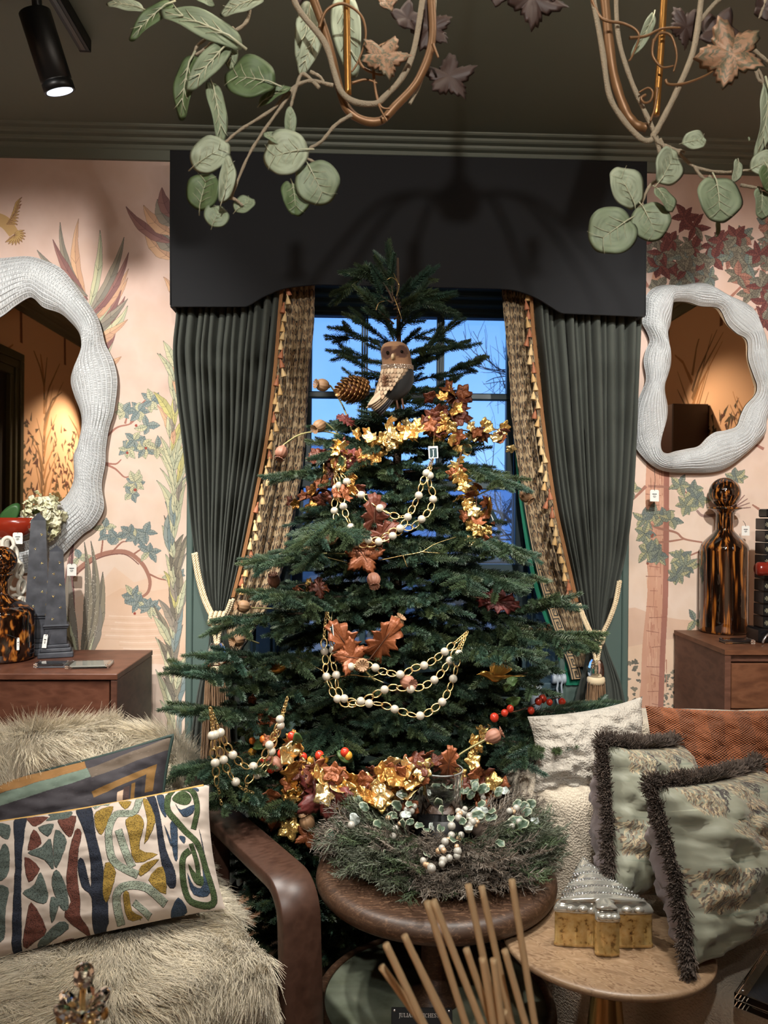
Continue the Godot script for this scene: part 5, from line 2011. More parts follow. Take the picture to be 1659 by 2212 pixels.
func pearl_garland(label: String, strands: Array, out: float, chain_ends: float) -> void:
	var first := P(strands[0])[0]
	var at := T(first.x, first.y, out)
	var t := thing("pearl_garland", label, "garland", at)
	var st := S()
	var p := PackedVector3Array()
	for j in 17:
		var a := TAU * j / 16
		p.append(Vector3(cos(a) * 0.0085, sin(a) * 0.0135, 0))
	tube(st, p, func(_t: float) -> float: return 0.0019, 6, 1.0, false)
	var link := done(st)
	st = S()
	p = PackedVector3Array()
	for j in 11:
		var a := TAU * j / 10
		p.append(Vector3(cos(a) * 0.0032, sin(a) * 0.0052, 0))
	tube(st, p, func(_t: float) -> float: return 0.001, 5, 1.0, false)
	var small := done(st)
	st = S()
	ball(st, Vector3.ZERO, Vector3.ONE * 0.0115, 20, 12)
	var bead := done(st)
	if out > 1.0:
		t.position = U(first.x, first.y, out)
	for s in strands:
		var px := smooth2(P(s), 8)
		var pts := PackedVector3Array()
		for q in px:
			pts.append(T(q.x, q.y, out) - at if out < 1.0 else U(q.x, q.y, out + 0.0006 * (q.x - 453)) - t.position)
		var total := 0.0
		for i in pts.size() - 1:
			total += pts[i].distance_to(pts[i + 1])
		var dist := 0.0
		var k := 0
		while dist < total:
			var near_end := dist < chain_ends or (dist > total - chain_ends and chain_ends > 0.0 and strands.size() > 0)
			var kind := 0 if near_end else (2 if k % 3 == 2 else 1)
			var len: float = [0.0075, 0.0235, 0.0225][kind]
			var mid := dist + len * 0.5
			var acc := 0.0
			for i in pts.size() - 1:
				var l := pts[i].distance_to(pts[i + 1])
				if acc + l >= mid or i == pts.size() - 2:
					var c := pts[i].lerp(pts[i + 1], clampf((mid - acc) / maxf(l, 1e-5), 0, 1))
					var d := (pts[i + 1] - pts[i]).normalized()
					var o := put(["chain_link", "link", "pearl"][kind], [small, link, bead][kind], M["pearl"] if kind == 2 else M["link_gold"], t)
					var n := Vector3(0, 0.1, 1) if k % 2 == 0 else Vector3(0.8, 0.5, 0.5)
					o.transform = Transform3D(frame(d, n + rdir() * 0.25), c)
					break
				acc += l
			dist += len
			if kind > 0:
				k += 1
			else:
				k += 1
				if not near_end:
					k = 0

func big_leaf(label: String, at: Vector2, size: float, ang: float, m: String, shape: String, out := 0.06, tilt := 0.3) -> void:
	var p := T(at.x, at.y, out)
	var t := thing("autumn_leaf", label, "leaf", p, "big copper autumn leaves")
	var mesh := leaf_mesh("oak", out_oak, 0.5, 0.22, 0.05, 5, 104) if shape == "oak" else leaf_mesh("maple", out_maple, 0.5, 0.15, 0.06, 5, 100)
	var up := Vector3(sin(ang), cos(ang), tilt)
	var o := put("blade", mesh, M[m], t)
	face_leaf(o, -up.normalized() * size * 0.5, up, Vector3(rf(-0.4, 0.4), 0.25, 1), size)
	var st := S()
	var pr := PackedVector3Array([Vector3(0, -0.12, -0.02), Vector3(0, 0.2, 0.012), Vector3(0, 0.6, 0.014), Vector3(0, 0.97, -0.1)])
	tube(st, smooth3(pr, 5), func(f: float) -> float: return lerpf(0.014, 0.005, f), 5)
	var mr := build("midrib", st, M["vine_brown"], t)
	mr.transform = o.transform

func gold_bird(label: String, at: Vector3, size: float, turn: Vector3, spread: float) -> void:
	var t := thing("gold_bird", label, "bird ornament", at, "gold bird ornaments")
	t.rotation = turn
	t.scale = Vector3.ONE * size
	var st := S()
	var spine := [[-0.62, 0.01, 0.004], [-0.5, 0.015, 0.03], [-0.35, 0.0, 0.06], [-0.2, -0.02, 0.105], [0.0, -0.03, 0.15], [0.16, 0.0, 0.155], [0.28, 0.05, 0.12], [0.36, 0.09, 0.105], [0.44, 0.115, 0.1], [0.52, 0.115, 0.075], [0.57, 0.105, 0.03], [0.63, 0.095, 0.012], [0.68, 0.088, 0.002]]
	grid(st, 18, spine.size() - 1, func(u: float, v: float) -> Vector3:
		var e: Array = spine[roundi(v * (spine.size() - 1))]
		var a := fmod(u, 1.0) * TAU
		return Vector3(e[0], e[1] + sin(a) * e[2], cos(a) * e[2] * 0.85), 1, 1, true)
	build("body", st, M["bird_gold"], t)
	for s in [-1.0, 1.0]:
		st = S()
		for k in 9:
			var f := k / 8.0
			var dir := Vector3(lerpf(-0.55, 0.35, f) - 0.35, lerpf(0.55, 1.25, f) * spread, s * lerpf(0.35, 0.55, f)).normalized()
			var b := Vector3(0.12 - 0.22 * (1.0 - f), 0.08, s * 0.1)
			var len := lerpf(0.42, 0.62, sin(f * PI * 0.7))
			ball(st, b + dir * len * 0.5, Vector3(0.05, len * 0.52, 0.012), 8, 6, frame(dir, Vector3(0.2, 0.4, s)))
		build("wing", st, M["bird_gold"], t)
	st = S()
	for s in [-1.0, 1.0]:
		ball(st, Vector3(-0.78, 0.01, s * 0.05), Vector3(0.035, 0.22, 0.012), 8, 6, frame(Vector3(-1, 0.02, s * 0.22), Vector3(0, 1, 0)))
	build("tail", st, M["bird_gold"], t)

func letter_tag(t: Node3D, at: Vector3, w: float, h: float, rot: Vector3, border: bool) -> void:
	var k := Node3D.new()
	k.name = "shop_tag"
	t.add_child(k, true)
	k.position = at
	k.rotation = rot
	B("card", Vector3(-w / 2, -h / 2, -0.001), Vector3(w / 2, h / 2, 0.0), mat("tag_white") if border else mat("tag_teal", c8(16, 46, 50), 0.5), k, 0.0003)
	if border:
		B("panel", Vector3(-w * 0.38, -h * 0.42, 0.0), Vector3(w * 0.38, h * 0.34, 0.0006), mat("tag_teal", c8(16, 46, 50), 0.5), k, 0.0001)
	var tm := TextMesh.new()
	tm.text = "J"
	var fo := SystemFont.new()
	fo.font_names = PackedStringArray(["Droid Serif"])
	tm.font = fo
	tm.font_size = 32
	tm.pixel_size = h * 0.62 / 32.0
	tm.depth = 0.0004
	var o := put("letter", tm, mat("tag_white"), k)
	o.position = Vector3(0, -h * 0.03, 0.0009)

func berries(label: String, cat_at: Vector2, spots: String, leaves: String, twig_: String, out: float, warm: bool) -> void:
	var at := T(cat_at.x, cat_at.y, out)
	var t := thing("berry_sprig", label, "berry sprig", at)
	var st := S()
	tube(st, smooth3(shift(T3(twig_, out - 0.02), at), 6), func(_t: float) -> float: return 0.0018, 5)
	build("twig", st, M["vine_brown"], t)
	var cols := [mat("berry_red", c8(196, 58, 38), 0.22), mat("berry_orange", c8(222, 120, 48), 0.25), mat("berry_gold", c8(206, 150, 56), 0.25)]
	for q in P(spots):
		st = S()
		var r := rf(0.0095, 0.0125)
		ball(st, Vector3.ZERO, Vector3(r, r * 1.08, r), 18, 12)
		var o := build("berry", st, cols[rng.randi() % (3 if warm else 1)], t)
		o.position = T(q.x, q.y, out + rf(0, 0.012)) - at
		var s2 := S()
		ball(s2, Vector3(0.2, -0.9, 0.35) * r, Vector3.ONE * r * 0.22, 6, 4)
		build("eye", s2, M["vine_brown"], o)
	for q in P(leaves):
		var o := put("leaf", leaf_mesh("berry_oval", out_oval, 0.6, 0.4, 0.04, 4, 30, 0.005), mat("berry_leaf", c8(74, 98, 52), 0.5), t)
		face_leaf(o, T(q.x, q.y, out) - at, rdir() + Vector3(0, 0.3, 0), Vector3(rf(-0.6, 0.6), 0.4, 1), 0.055)

func shift(p: PackedVector3Array, by: Vector3) -> PackedVector3Array:
	var o := PackedVector3Array()
	for v in p:
		o.append(v - by)
	return o

func ornaments() -> void:
	rng.seed = 200
	gold_mats()
	owl()
	pine_cone()
	var G := ["gold_leaf", "gold_leaf", "pale_gold_leaf", "old_gold_leaf", "copper_leaf"]
	var C := ["copper_leaf", "rust_leaf", "old_gold_leaf", "copper_leaf"]
	leaf_garland("copper and dark bronze leaf spray directly beside the owl", "1000,845 965,870 940,900 975,915 1000,880", 36, 28, Vector2(0.045, 0.062), ["rust_leaf", "copper_leaf", "old_gold_leaf", "rust_leaf"], 0.06)
	leaf_garland("shiny gold leaf garland swept below the owl's tail", "960,905 910,915 860,930 820,940 790,975 750,990 715,985", 62, 26, Vector2(0.042, 0.06), G)
	leaf_garland("gold leaf spray reaching towards the tasselled window curtain", "985,930 1020,930 1050,935 1075,930 1092,955", 22, 20, Vector2(0.035, 0.052), ["copper_leaf", "rust_leaf", "gold_leaf", "pale_gold_leaf"], 0.07)
	leaf_garland("gold leaf garland trailing down beside the small hanging bird", "1000,965 990,1000 1000,1035 1025,1065 1030,1100 1035,1130 1055,1165", 46, 24, Vector2(0.04, 0.056), ["gold_leaf", "pale_gold_leaf", "gold_leaf", "copper_leaf"], 0.10)
	leaf_garland("wine red and gold leaf cluster above the pearl chain", "690,990 720,975 745,965 735,1000 700,1020", 32, 22, Vector2(0.04, 0.055), ["wine_leaf", "gold_leaf", "gold_leaf", "rust_leaf"], 0.09)
	leaf_garland("copper leaf spray hanging left of the pearl chain over the glass".replace(" left of", " beside"), "650,1080 680,1070 710,1050 745,1045 765,1060", 24, 20, Vector2(0.038, 0.056), C, 0.10)
	leaf_garland("small copper leaves before the glossy rope tassel", "455,1440 490,1440 520,1435 540,1455 560,1500", 13, 14, Vector2(0.026, 0.038), ["copper_leaf"], 0.16)
	leaf_garland("small gold and copper leaves against the lower panes", "620,1285 650,1262 670,1275 690,1265", 14, 16, Vector2(0.026, 0.04), ["copper_leaf", "gold_leaf", "rust_leaf"], 0.03)
	leaf_garland("orange copper leaves above the red and yellow berries", "555,1530 575,1580 600,1590 565,1560 540,1480", 14, 16, Vector2(0.026, 0.042), ["copper_leaf"], 0.15)
	leaf_garland("heavy gold and bronze leaf garland around the tree's foot", "590,1745 630,1690 680,1660 730,1680 790,1700 850,1670 900,1690", 96, 40, Vector2(0.05, 0.078), ["gold_leaf", "old_gold_leaf", "rust_leaf", "pale_gold_leaf", "copper_leaf"], 0.13)
	leaf_garland("gold leaf garland behind the glass hurricane", "880,1670 940,1650 1000,1680 1050,1680 1070,1700", 30, 30, Vector2(0.045, 0.066), ["gold_leaf", "copper_leaf", "rust_leaf"], 0.08)
	leaf_garland("small gold leaf spray beside the boucle cushion", "1050,1570 1030,1600 1045,1580 1020,1620", 10, 12, Vector2(0.03, 0.045), ["gold_leaf", "pale_gold_leaf"], 0.05)
	for e in [["upright dark red oak leaf inside the upper pearl chain", 808, 1120, 0.125, 0.05, "rust_leaf", "oak"], ["pale copper maple leaf hanging under the upper pearl chain", 785, 1200, 0.10, 2.6, "copper_leaf", "maple"], ["second dark red oak leaf lying across the upper pearl chain", 825, 1155, 0.10, 0.9, "rust_leaf", "oak"],
		["large copper oak leaf pointing up beside the shop tag", 745, 1390, 0.13, -0.55, "copper_leaf", "oak"], ["large copper oak leaf pointing away from the shop tag", 828, 1385, 0.13, 0.6, "copper_leaf", "oak"], ["copper maple leaf low between the two large oak leaves", 760, 1420, 0.09, -1.4, "copper_leaf", "maple"],
		["wine red oak leaf by the swallow ornament", 1075, 1300, 0.115, 1.75, "wine_leaf", "oak"], ["dark rust leaf hanging at the window's lower panes", 690, 1270, 0.06, 3.0, "rust_leaf", "oak"], ["small red oak leaf against the sky beside the pine cone", 748, 908, 0.055, -1.1, "wine_leaf", "oak"],
		["big wine red maple leaf in the foot garland", 700, 1715, 0.13, 2.8, "wine_leaf", "maple"], ["upright orange oak leaf behind the glass hurricane", 970, 1650, 0.085, 0.1, "copper_leaf", "oak"], ["pink copper maple leaf under the lowest poppy head", 665, 1805, 0.06, 2.9, "copper_leaf", "maple"], ["narrow gold leaf standing above the foot garland", 627, 1607, 0.07, 0.3, "old_gold_leaf", "oak"]]:
		big_leaf(e[0], Vector2(e[1], e[2]), e[3] * 1.15, e[4], e[5], e[6], 0.10 if e[2] < 1550 else 0.16)
	for e in [["highest poppy head against the sky beside the pine cone", 697, 832, "716,836 742,880 760,930", "pod"], ["small grey poppy head against the sky below the pine cone", 690, 920, "702,912 728,934 745,952", "pod"], ["poppy head drooping before the leopard curtain on a long arched stem", 608, 977, "614,960 650,938 700,932 742,942", "pod_rose"],
		["poppy head on an arched stem before the leopard curtain by the small bird", 1135, 1071, "1118,1055 1080,1050 1030,1070", "pod"], ["pale poppy head at the end of the trailing gold leaves", 1075, 1180, "1060,1160 1035,1132", "pod"], ["ribbed poppy head touching the upper pearl chain", 713, 1163, "740,1160 785,1172", "pod"], ["poppy head on a straight stem before the lower sash", 662, 1193, "684,1195 765,1196", "pod"],
		["round poppy head hanging under the pale maple leaf", 807, 1252, "804,1232 808,1205 815,1190", "pod_rose"], ["rosy poppy head standing up beside the leopard curtain", 592, 1255, "596,1275 612,1290 640,1298", "pod_rose"], ["poppy head pointing at the curtain tieback on a long stem", 526, 1310, "548,1313 600,1315 645,1318", "pod"], ["poppy head on a long stem across the large oak leaves", 856, 1347, "840,1368 820,1400 800,1430", "pod"],
		["rosy poppy head between the strands of the middle pearl chain", 880, 1473, "866,1466 848,1456", "pod_rose"], ["poppy head half hidden near the crystal bead", 515, 1383, "532,1380 560,1390", "pod"], ["nearer of two poppy heads by the key patterned border".replace("nearer of two", "smaller of two"), 1137, 1362, "1115,1347 1085,1325", "pod"], ["larger of two poppy heads by the key patterned border", 1172, 1364, "1150,1372 1122,1372 1100,1350", "pod"],
		["dark rosy poppy head beside the boucle cushion", 1066, 1590, "1040,1602 1000,1625 975,1645", "pod_rose"], ["lowest poppy head beside the round table", 664, 1776, "676,1802 700,1800 725,1790", "pod"], ["poppy head among gold leaves near the chair arm", 573, 1740, "582,1762 600,1775 650,1776", "pod"], ["orange poppy head low in the foot garland by the berries", 595, 1650, "610,1665 630,1680", "pod_rose"]]:
		poppy(e[0], Vector2(e[1], e[2]), e[3], e[4], 0.09 if e[2] < 1550 else 0.17)
	poppy("poppy head facing the room at the middle pearl chain", Vector2(782, 1437), "790,1450 810,1470", "pod", 0.12, Vector3(0.05, 0.15, 1))
	pearl_garland("gold link and pearl chain in three swags across the tree's middle", [
		"705,1322 701,1360 700,1395 704,1432 703,1455 714,1482 722,1502 741,1518 760,1521 800,1506 843,1486 897,1488 944,1464 980,1414 1009,1366",
		"706,1322 716,1360 719,1395 720,1432 727,1460 729,1485 742,1508 776,1519 820,1521 867,1537 910,1546 949,1522 962,1506 974,1480 984,1450 990,1417 1009,1366",
		"707,1322 722,1380 735,1424 752,1440 780,1436 806,1439 821,1449 868,1457 893,1444 918,1437 937,1426 958,1410 1009,1366"], 0.10, 0.07)
	pearl_garland("gold link and pearl chain looped around the dark red oak leaf", [
		"724,1000 730,1034 741,1090 746,1108 755,1131 764,1150 782,1162 801,1167 830,1165 855,1154 867,1142 884,1111 892,1096 905,1069 909,1053 924,1015 936,985",
		"722,1003 726,1061 722,1098 727,1119 732,1144 739,1158 759,1173 791,1177 811,1175 845,1150 870,1140 893,1137 926,1104 936,1073 928,1045 930,1015 937,985",
		"726,1003 753,1046 770,1065 791,1073 810,1090 824,1100 849,1113 870,1116 888,1108"], 0.11, 0.05)
	pearl_garland("gold link and pearl chain hanging before the rope tassel", [
		"453,1528 457,1565 460,1620 464,1642 466,1660 468,1688 474,1712 478,1735",
		"454,1528 463,1580 472,1614 482,1639 488,1657 497,1673 510,1690 524,1704 545,1712",
		"455,1528 475,1580 495,1619 504,1632 530,1655 560,1650 579,1615 592,1590 603,1560 620,1508",
		"621,1508 608,1560 592,1600 582,1640 565,1668 539,1682 532,1700 524,1735"], 1.97, 0.06)
	var tags := [T(936, 977, 0.14), T(714, 1363, 0.14), T(1062, 1116, 0.135)]
	var hold := [thing("shop_label", "white bordered teal tag with a white J above the upper pearl chain", "tag", tags[0], "shop tags on the tree"), thing("shop_label", "narrow white bordered teal tag with a white J at the middle pearl chain", "tag", tags[1], "shop tags on the tree"), thing("shop_label", "dark tilted tag with a white J below the small hanging bird", "tag", tags[2], "shop tags on the tree")]
	letter_tag(hold[0], Vector3.ZERO, 0.027, 0.034, Vector3(0, 0.1, 0.06), true)
	letter_tag(hold[1], Vector3.ZERO, 0.018, 0.034, Vector3(0, -0.5, 0.12), true)
	letter_tag(hold[2], Vector3.ZERO, 0.026, 0.03, Vector3(0, 0.1, 0.5), false)
	for h in hold:
		var st := S()
		rod(st, Vector3(0, 0.017, 0.0), Vector3(0.004, 0.05, -0.02), 0.0006, 4)
		build("string", st, M["link_gold"], h)
	gold_bird("gold swallow ornament with raised wings above the boucle cushion", T(1072, 1462, 0.14), 0.085, Vector3(0, PI + 0.25, 0.02), 1.0)
	gold_bird("small gold bird hanging with folded wings beside the trailing gold leaves", T(1056, 1098, 0.13), 0.06, Vector3(0, 0.5, 1.25), 0.15)
	gold_bird("gold bird half hidden by spruce twigs near the rope tassel", T(596, 1446, 0.10), 0.085, Vector3(0, 0.15, 0.12), 0.25)
	berries("red and yellow berry sprig with green leaves between the pearl strands", Vector2(540, 1625), "511,1610 506,1622 512,1632 532,1632 545,1626 535,1638 522,1640 545,1600 568,1597 585,1660 570,1645 608,1628 630,1590", "540,1605 550,1618 525,1595 570,1612 640,1610", "500,1625 540,1640 580,1630 630,1600", 0.20, true)
	berries("red berry sprig with one green leaf above the boucle cushion", Vector2(1180, 1520), "1163,1515 1172,1509 1187,1517 1214,1516 1147,1535 1102,1531 1090,1540 1068,1550", "1150,1497 1090,1492 1120,1510", "1060,1545 1120,1535 1170,1515 1215,1505", 0.13, false)
	berries("dark berry cluster in the foot garland", Vector2(690, 1640), "655,1635 690,1632 700,1640 745,1625 752,1632 672,1642", "650,1620 730,1625", "640,1650 690,1640 750,1625", 0.07, true)
	for e in [["thin pale gold twig spray behind the middle pearl chain", ["690,1445 720,1462 760,1458 800,1462 830,1450", "700,1475 730,1460", "800,1462 830,1475", "640,1420 690,1445"]], ["thin pale gold twig spray below the upper pearl chain", ["820,1210 870,1200 910,1192 940,1175 985,1160", "910,1192 950,1195", "870,1200 880,1225", "690,1200 750,1215"]], ["wiry gold twigs at the tree's top beneath the pelmet", ["856,640 862,615 848,600 836,604", "850,640 858,660 868,690", "812,670 818,655 830,650", "862,615 850,590"]]]:
		var t := thing("twig_spray", e[0], "twig", T(P(e[1][0])[0].x, P(e[1][0])[0].y, 0.04), "gold twig sprays")
		for s in e[1]:
			var st := S()
			tube(st, smooth3(shift(T3(s, 0.06), t.position), 6), func(f: float) -> float: return lerpf(0.0017, 0.0008, f), 5)
			build("twig", st, M["link_gold"], t)


func pine_cone() -> void:
	var at := T(768, 840, 0.03)
	var t := thing("pine_cone", "large gilded pine cone beside the owl", "pine cone", at)
	t.basis = frame(Vector3(-0.93, -0.22, 0.35))
	var L := 0.098
	var scale := leaf_mesh("cone_scale", func(a: float) -> Vector2: return Vector2(sin(a) * 0.5, cos(a) * 0.5), -0.5, 0.25, 0.0, 3, 16, 0.05)
	var n := 120
	for i in n:
		var f := (i + 0.5) / n
		var r := 0.068 * pow(sin(PI * (0.1 + 0.83 * f)), 0.75)
		var a := i * 2.39996
		var dir := Vector3(cos(a), 0, sin(a))
		var o := put("scale", scale, mat("cone_bronze", c8(150, 108, 64), 0.4, 0.6), t)
		var up := (dir * 0.9 + Vector3(0, 0.55 + 0.5 * f, 0)).normalized()
		o.transform = Transform3D(frame(up, Vector3.UP).scaled(Vector3(0.027, 0.030, 0.02) * (1.0 - 0.35 * f)), dir * r * 0.45 + Vector3(0, (f - 0.5) * L, 0))
	var st := S()
	ball(st, Vector3.ZERO, Vector3(0.03, L * 0.47, 0.03), 14, 10)
	build("core", st, M["rust_leaf"], t)


func owl() -> void:
	rng.seed = 61
	var D := TREE_D - 0.2
	var at := U(848, 810, D)
	var s := D / F
	var t := thing("owl_ornament", "soft owl figure with cream breast, dark wing and sparkling collar on the treetop", "owl", at)
	# rings from crown to tail: centre x, centre y (pixels), half width, half depth
	var rings := [[852, 738, 2, 2], [852, 740, 16, 14], [852, 746, 26, 22], [853, 757, 31, 27], [855, 770, 32, 29], [857, 782, 32, 29], [858, 792, 33, 29], [858, 805, 36, 31], [856, 822, 38, 32], [850, 840, 38, 31], [842, 855, 34, 27], [832, 866, 27, 19], [820, 873, 20, 12], [806, 878, 12, 7], [794, 882, 3, 3]]
	var st := S()
	grid(st, 36, 56, func(u: float, v: float) -> Vector3:
		var f := v * (rings.size() - 1)
		var i := mini(int(f), rings.size() - 2)
		var k := f - i
		var e := []
		for c in 4:
			e.append(cubic_interpolate(rings[i][c], rings[i + 1][c], rings[maxi(i - 1, 0)][c], rings[mini(i + 2, rings.size() - 1)][c], k))
		var a := fmod(u, 1.0) * TAU
		return Vector3((e[0] - 848 + cos(a) * e[2]) * s, (810 - e[1]) * s, sin(a) * e[3] * s), 1, 1)
	var mesh := done(st)
	var mdt := MeshDataTool.new()
	mdt.create_from_surface(mesh, 0)
	for i in mdt.get_vertex_count():
		var v := mdt.get_vertex(i)
		var x := v.x / s + 848
		var y := 810 - v.y / s
		var c := lin(150, 126, 100)
		if y < 792:
			c = lin(128, 94, 68)
			var e1 := Vector2((x - 836) / 13.0, (y - 766) / 14.0).length()
			var e2 := Vector2((x - 866) / 14.0, (y - 764) / 14.0).length()
			if minf(e1, e2) < 1.0 and v.z > 0:
				c = lin(76, 48, 36)
			elif y < 752:
				c = lin(150, 112, 82)
		elif x > 876 - maxf(0.0, y - 812) * 1.15 or v.z < -0.01:
			c = lin(16, 15, 17)
		mdt.set_vertex_color(i, c)
	var out := ArrayMesh.new()
	mdt.commit_to_surface(out)
	var fm := mat("owl_plush", Color.WHITE, 0.95, 0.0, {"vertex_color_use_as_albedo": true, "rim_enabled": true, "rim": 0.2})
	relief(fm, noise("plush", 0.3), 0.12, Vector3.ONE * 12.0)
	put("body", out, fm, t)
	for e in [[836, 767, 0.0], [866, 765, 0.0]]:
		st = S()
		ball(st, Vector3.ZERO, Vector3.ONE * 0.0052, 14, 10)
		var o := build("eye", st, mat("black_bead", c8(10, 8, 8), 0.06), t)
		o.position = Vector3((e[0] - 848) * s, (810 - e[1]) * s, 0.033 if e[0] < 850 else 0.034)
	st = S()
	ball(st, Vector3((847 - 848) * s, (810 - 776) * s, 0.037), Vector3(0.0055, 0.0095, 0.008), 10, 8)
	build("beak", st, mat("beak_cream", c8(190, 164, 128), 0.5), t)
	var bead := S()
	ball(bead, Vector3.ZERO, Vector3.ONE * 0.0026, 8, 6)
	var bm := done(bead)
	for r in 3:
		for k in 26:
			var a := PI * (k + 0.5 * (r % 2)) / 25.0
			var o := put("collar_bead", bm, mat("diamante", c8(224, 206, 190), 0.12, 0.85), t)
			o.position = Vector3((858 - 848 + cos(a) * 34) * s, (810 - 791 - r * 3.2 - sin(a) * 2.0) * s, sin(a) * 31 * s)
	# breast feathers, pouf and tail quills
	var fm2 := [mat("feather_cream", c8(168, 146, 120), 0.8), mat("feather_tan", c8(146, 120, 94), 0.8)]
	var fe := leaf_mesh("feather", out_oval, 0.3, 0.1, 0.0, 3, 18, 0.012)
	for r in 7:
		for k in 7:
			var y := 800 + r * 9.0
			var x := 826 + k * 7.0 + (3.5 if r % 2 else 0.0) - r * 2.0
			if x > 874 - (y - 800) * 0.75:
				continue
			var cx := 857 - (y - 800) * 0.2
			var z := 33.0 * sqrt(maxf(0.05, 1.0 - pow((x - cx) / 39.0, 2)))
			var o := put("breast_feather", fe, fm2[rng.randi() % 2], t)
			face_leaf(o, Vector3((x - 848) * s, (810 - y) * s, z * s), Vector3(-0.25, -1, 0.12), Vector3((x - cx) / 39.0, 0, 1), 0.02)
	st = S()
	for k in 700:
		var d := Vector3(rf(-1, 1), rf(-1, 1), rf(-0.3, 1)).normalized()
		var c := Vector3((838 - 848) * s, (810 - 828) * s, 0.036)
		rod(st, c + d * Vector3(0.011, 0.013, 0.006), c + d * Vector3(0.021, 0.025, 0.014) * rf(0.85, 1.1) + rdir() * 0.002, 0.0006, 3, 0.0002)
	stuff(build("feather_pouf", st, mat("pouf_brown", c8(112, 74, 50), 0.9), t))
	for k in 7:
		var o := put("tail_feather", leaf_mesh("quill", out_lance, 0.15, 0.2, 0.0, 3, 18, 0.01), fm2[0] if k < 4 else mat("feather_dark", c8(40, 36, 38), 0.7), t)
		face_leaf(o, Vector3((832 - 848 + k * 3) * s, (810 - 846 - k * 2) * s, 0.034 - k * 0.003), Vector3(-0.75 + k * 0.04, -0.72, 0.05), Vector3(-0.1 * k, 0.1, 1), 0.07)
	for sx in [-1, 1]:
		st = S()
		rod(st, Vector3((862 - 848 + sx * 6) * s, (810 - 862) * s, 0.01), Vector3((866 - 848 + sx * 6) * s, (810 - 884) * s, 0.012), 0.003, 7)
		build("leg", st, mat("vine_brown"), t)


# ------------------------------------------------------------------ seats and cushions
func boucle(key: String, col: Color) -> StandardMaterial3D:
	if M.has(key):
		return M[key]
	var m := mat(key, col, 0.95, 0.0, {"rim_enabled": true, "rim": 0.4})
	return relief(m, noise("loops", 0.09, 256, 3, [], FastNoiseLite.TYPE_CELLULAR), 0.55, Vector3.ONE * 8.0)


# a stuffed cushion between four corners (top left, top right, bottom right, bottom left)
func cushion(t: Node3D, c: Array, thick: float, front: Material, back: Material, pinch := 0.07, wrinkle := 0.006, n := 44) -> void:
	var nrm: Vector3 = (c[1] - c[0]).cross(c[0] - c[3]).normalized()
	if nrm.z < 0:
		nrm = -nrm
	var fn := FastNoiseLite.new()
	fn.frequency = 1.3
	fn.seed = int(absf(c[0].x) * 1000) + 5
	for side in [1.0, -1.0]:
		var st := S()
		grid(st, n, n, func(u: float, v: float) -> Vector3:
			var a := u * 2.0 - 1.0
			var b := v * 2.0 - 1.0
			var pu := a * (1.0 - pinch * (1.0 - b * b) * absf(a))
			var pv := b * (1.0 - pinch * (1.0 - a * a) * absf(b))
			var q: Vector3 = c[0].lerp(c[1], pu * 0.5 + 0.5).lerp(c[3].lerp(c[2], pu * 0.5 + 0.5), pv * 0.5 + 0.5)
			var z := thick * 0.5 * pow(maxf(0.0, 1.0 - pow(absf(a), 2.4)), 0.55) * pow(maxf(0.0, 1.0 - pow(absf(b), 2.4)), 0.55)
			z += wrinkle * fn.get_noise_2d(a * 2.2 + side, b * 2.2) * minf(1.0, z / (thick * 0.12 + 0.001)) * 2.0
			return q + nrm * z * side, 1, 1, side < 0)
		build("front_cover" if side > 0 else "back_cover", st, front if side > 0 else back, t)


func seam(c: Array, pinch: float, steps := 40, sides: Array = [0, 1, 2, 3]) -> PackedVector3Array:
	var out := PackedVector3Array()
	for s in sides:
		for i in steps:
			var f := 2.0 * i / steps - 1.0
			var ab: Vector2 = [Vector2(f, -1), Vector2(1, f), Vector2(-f, 1), Vector2(-1, -f)][s]
			var pu := ab.x * (1.0 - pinch * (1.0 - ab.y * ab.y) * absf(ab.x))
			var pv := ab.y * (1.0 - pinch * (1.0 - ab.x * ab.x) * absf(ab.y))
			out.append(c[0].lerp(c[1], pu * 0.5 + 0.5).lerp(c[3].lerp(c[2], pu * 0.5 + 0.5), pv * 0.5 + 0.5))
	return out


func brush(t: Node3D, path: PackedVector3Array, c: Vector3, m: Material, len: float, per: float) -> void:   # a thick cut fringe
	rng.seed = 90
	var st := S(-1)
	for k in 10:
		var d := Vector3(rf(-0.35, 0.35), 1, rf(-0.45, 0.45)).normalized()
		rod(st, Vector3(rf(-0.1, 0.1), 0, rf(-0.1, 0.1)), d * rf(0.75, 1.05), 0.03, 3, 0.024)
	var tuft := done(st)
	var xs := []
	var cols := []
	for i in path.size() - 1:
		var l := path[i].distance_to(path[i + 1])
		if l > 0.2:
			continue
		var k := 0.0
		while k < l:
			var p := path[i].lerp(path[i + 1], k / l)
			var out := (p - c).normalized()
			for r in 3:
				var d := (out + Vector3(0, -0.15, 0) + rdir() * 0.55 + Vector3(0, 0, 0.35)).normalized()
				xs.append(Transform3D(frame(d, rdir()).scaled(Vector3.ONE * len * rf(0.8, 1.15)), p + rdir() * 0.003))
				var v := rf(0.6, 1.3)
				cols.append(Color(0.078 * v, 0.056 * v, 0.043 * v))
			k += per
	multi("brush_fringe", tuft, m, xs, cols, t)


